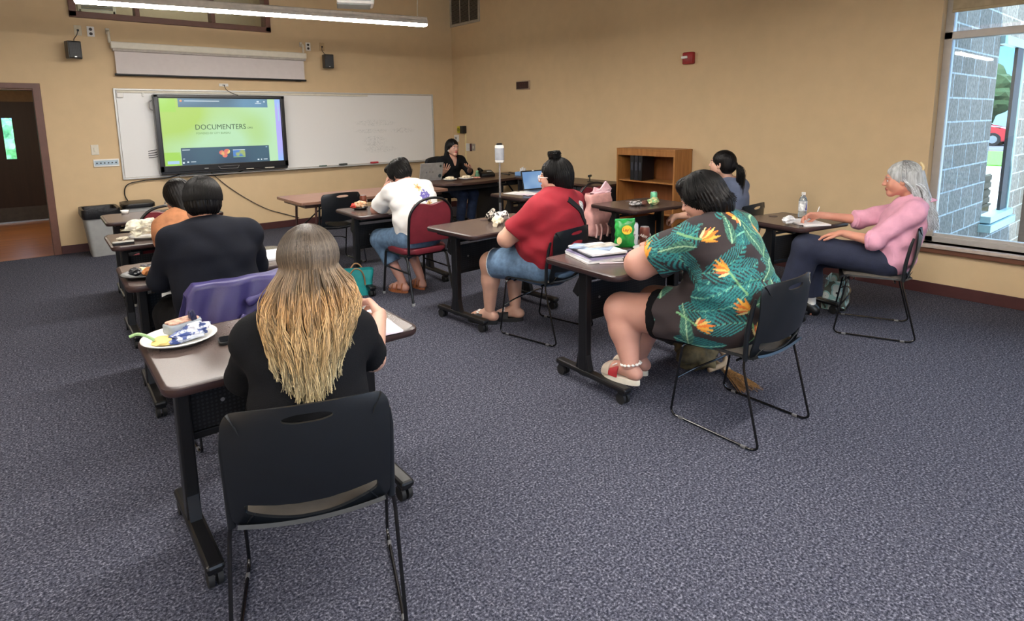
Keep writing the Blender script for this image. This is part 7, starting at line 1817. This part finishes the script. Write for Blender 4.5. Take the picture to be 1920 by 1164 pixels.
# ---- pink shirt, white hair
def f_pink(t, J):
    v = Vol((-.5, -.52, 0), (.5, .9, 1.12), .008); torso(v, J, (.17, .15, .155, .14), (.12, .115, .11, .08), sh=.048)
    for s in 'LR': arm(v, J, s, .048, .040, .026); leg(v, J, s, .09, .062, .05, .036)
    fr = frame(J['head'], 4, 8, 0)
    hR = hand_parts(J['wrR'], (-.25, .95, -.05), (-.6, -.1, -.75), -1, curl=(.6, .6, .6, .65), thumb=.6, h=.0026, fore=lerp(J['elR'], J['wrR'], .7)); hL = hand_parts(J['wrL'], (.12, .93, -.22), (.0, -.25, -.95), 1, curl=(.25, .28, .3, .34), thumb=.3, spread=.25, h=.0026, fore=lerp(J['elL'], J['wrL'], .7))
    vf = Vol((-.4, .2, 0), (.4, .9, .25), .006)
    foot(vf, J['anL'], -.0, r=.032); foot(vf, J['anR'], -.1, r=.032)
    np_obj('body', [v.mesh(), head_parts(fr, h=.0034, neck_to=J['nek']-[0, 0, .03], neck_r=.05), hL, hR, vf.mesh()], face_mats(skin('skin_pink', (200, 140, 118)), (170, 96, 90), (150, 140, 130), (70, 80, 90)), t, face_mat(fr))
    c = Vol((-.5, -.52, .2), (.5, .7, 1.12), .0058); torso(c, J, (.175, .16, .155, .14), (.13, .13, .115, .085), off=.014, sh=.05); c.ell(J['pel']+[-.02, -.03, .02], (.19, .14, .1), k=.05)
    for s, u in (('L', 1.15), ('R', 1.12)): arm(c, J, s, .05, .054, .05, off=.010, upto=u)
    c.noise(wrinkle(.0085, (20, 20, 34, 0), (-14, 34, 40, 1.), (16, 30, -34, 2.))); c.ell(J['nek']+[0, .045, .05], (.055, .06, .06), mode='sub', k=.01); c.plane(J['pel']-[0, 0, .07], (0, .25, -1))
    sh = np_obj('shirt', [c.mesh()], mat('pink_linen', (212, 154, 176), .85, var=.05, scale=16, bump=.2, bscale=260), t)
    for s, u in (('L', 1.15), ('R', 1.12)):
        e, w_ = J['el'+s], J['wr'+s]; q = lerp(e, w_, u-1); d_ = Vector(w_-e).normalized(); a1 = d_.orthogonal().normalized(); a2 = d_.cross(a1)
        bm = B()
        for off in (-.035, 0):
            pass
        rr = [tuple(Vector(q)+d_*(-.018)+(a1*math.cos(i*PI/12)+a2*math.sin(i*PI/12))*(.058+.003*math.sin(i*2.1))) for i in range(24)]
        tube(bm, rr, .014, 8, closed=True); obj('rolled_cuff', bm, mat('pink_linen', (212, 154, 176), .85), t, True)
    for s in (-1, 1):
        bm = B(); n0 = J['nek']; prev = None
        for i in range(8):
            al = s*PI*(.12+.86*i/7); q = Vector(n0)+Vector((.062*math.sin(al), -.02+.075*math.cos(al), -.01+.02*(1-math.cos(al))*.6-.045*max(0, math.cos(al)))); out = Vector((math.sin(al), math.cos(al), -.4)).normalized()
            cur = [bm.verts.new(q), bm.verts.new(q+out*.036+Vector((0, 0, .0)))]
            if prev: bm.faces.new((prev[0], prev[1], cur[1], cur[0]))
            prev = cur
        thicken(bm, .004); obj('collar', bm, mat('pink_linen', (212, 154, 176), .85), t, True)
    p = Vol((-.5, -.4, 0), (.5, .9, .85), .0075); torso(p, J, (.175, .15, .12, .1), (.13, .1, .09, .08), off=.006); p.plane(J['pel']+[0, 0, .06], (0, 0, 1))
    for s in 'LR': leg(p, J, s, .10, .088, .086, .085, off=.014, upto=1.88)
    p.noise(wrinkle(.004, (30, 24, 20, 0), (-24, 34, 16, 1.), (18, -26, 30, 2.)))
    np_obj('trousers', [p.mesh()], NAVYP, t)
    for s in 'LR':
        np_obj('shoe', [shoe_vol(J['an'+s]-[0, 0, .03], 0, .25, .043).mesh()], M_BLK, t)
        a = J['an'+s]; bm = B(); tube(bm, [(a[0], a[1]-.01, .07), (a[0], a[1]-.01, .17)], .043, 16); obj('sock', bm, M_WHITE, t, True)
    def ex(v):
        v.cone((0, -.07, .02), (0, -.12, -.16), .07, .055, k=.04, sq=((1, 0, 0), 1.2))
        for s in (-1, 1): v.cone((s*.07, -.05, .03), (s*.08, -.08, -.12), .02, .028, k=.03)
    WH = hair_material('white_hair_strands', [(0, (140, 140, 138)), (.4, (186, 190, 192)), (1, (206, 212, 218))], .5, .4)
    np_obj('hair', [cap_hair(fr, thick=.010, h=.0045, hairline=.085, extra=ex, sides=False)], solid_hair_mat('white_hair', (150, 152, 152), (196, 200, 202), .5), t)
    rng = np.random.default_rng(41); n = 2200
    def tip(C, a, r_):
        n = len(C); K = 10; D = np.zeros((n, K, 3)); D[:, :5] = C[:, :5]; side = np.sin(a); back = -np.cos(a); Lh = r_.uniform(.24, .36, n)
        for j in range(5, K):
            u = (j-4)/(K-5); D[:, j, 0] = side*(.095+.03*u)+r_.normal(0, .004+.006*u, n); D[:, j, 1] = np.where(back > 0, -.10-.085*u*np.clip(back+.3, 0, 1), -.045-.03*u)+r_.normal(0, .006, n)-.01; D[:, j, 2] = .0-Lh*u
        return D
    C = cap_path(n, rng, tip=tip, ang=(78, 282), R=(.087, .11, .097)); V, Q, Cc = strands(scalp_strands((fr[0], np.array(Euler((-.1, 0, .07)).to_matrix())), n, rng, lambda x, y: C), .0017, .0009, 18, rng); np_obj('hair_strands', [(V, Q)], WH, t, colors=Cc)
    bm = B(); q = Lw(fr, (-.02, -.105, .085)); 
    for s in (-1, 1): tube(bm, smooth_path([tuple(Vector(q)+Vector((s*.012, -.012, .03))), tuple(Vector(q)+Vector((s*.02, -.03, .0))), tuple(Vector(q)+Vector((s*.012, -.018, -.035)))], 4), .008, 8)
    obj('hair_clip', bm, mat('cream_clip', (222, 200, 150), .4), t, True)
    bm = B(); q = J['nek']; tube(bm, smooth_path([(q[0]-.055, q[1]-.0, q[2]+.02), (q[0]-.03, q[1]+.075, q[2]-.03), (q[0], q[1]+.105, q[2]-.065), (q[0]+.03, q[1]+.075, q[2]-.03), (q[0]+.055, q[1], q[2]+.02)], 4), .002, 6); sph(bm, (q[0], q[1]+.108, q[2]-.075), .009, 8); obj('necklace', bm, M_SILV, t, True)
person('pink', 'person', 'white-haired person in a loose pink shirt and navy trousers by the window', f_pink)
# ------------------------------------------------------------------ daylight
w = bpy.data.worlds.new('sky'); scn.world = w; w.use_nodes = True
N = w.node_tree.nodes; L = w.node_tree.links; bg = N['Background']
tc = N.new('ShaderNodeTexCoord'); sx = N.new('ShaderNodeSeparateXYZ'); L.new(tc.outputs['Generated'], sx.inputs[0])
rp = N.new('ShaderNodeValToRGB'); e = rp.color_ramp.elements
e[0].position = 0; e[0].color = (.20, .40, .62, 1); e[1].position = 1; e[1].color = (1.0, 1.25, 1.7, 1)
for p_, c_ in ((.03, (.15, .36, .66, 1)), (.16, (.12, .33, .68, 1)), (.32, (.8, 1.1, 1.6, 1)), (.6, (1.1, 1.4, 1.9, 1))): q_ = e.new(p_); q_.color = c_
L.new(sx.outputs['Z'], rp.inputs['Fac']); L.new(rp.outputs['Color'], bg.inputs['Color']); bg.inputs['Strength'].default_value = SKY
sl = bpy.data.lights.new('sun', 'SUN'); sl.energy = SUN; sl.angle = .01; sl.color = (1, .96, .9)
so = bpy.data.objects.new('sun', sl); col.objects.link(so); so.rotation_euler = Vector((-.25, .8, -1.1)).to_track_quat('-Z', 'Y').to_euler()
so.rotation_euler = Vector((.6, .6, -1.)).to_track_quat('-Z', 'Y').to_euler()
def portal(nm, loc, rot, sx, sy):
    l = bpy.data.lights.new(nm, 'AREA'); l.shape = 'RECTANGLE'; l.size = sx; l.size_y = sy; l.cycles.is_portal = True
    o = bpy.data.objects.new(nm, l); col.objects.link(o); o.location = loc; o.rotation_euler = rot
portal('window_portal', (.27, -9.4, 1.6), (0, math.radians(90), 0), 2.3, 3.8)
portal('rear_window_portal', (-5.6, Y0-.18, 1.7), (math.radians(90), 0, 0), 5.9, 1.5)
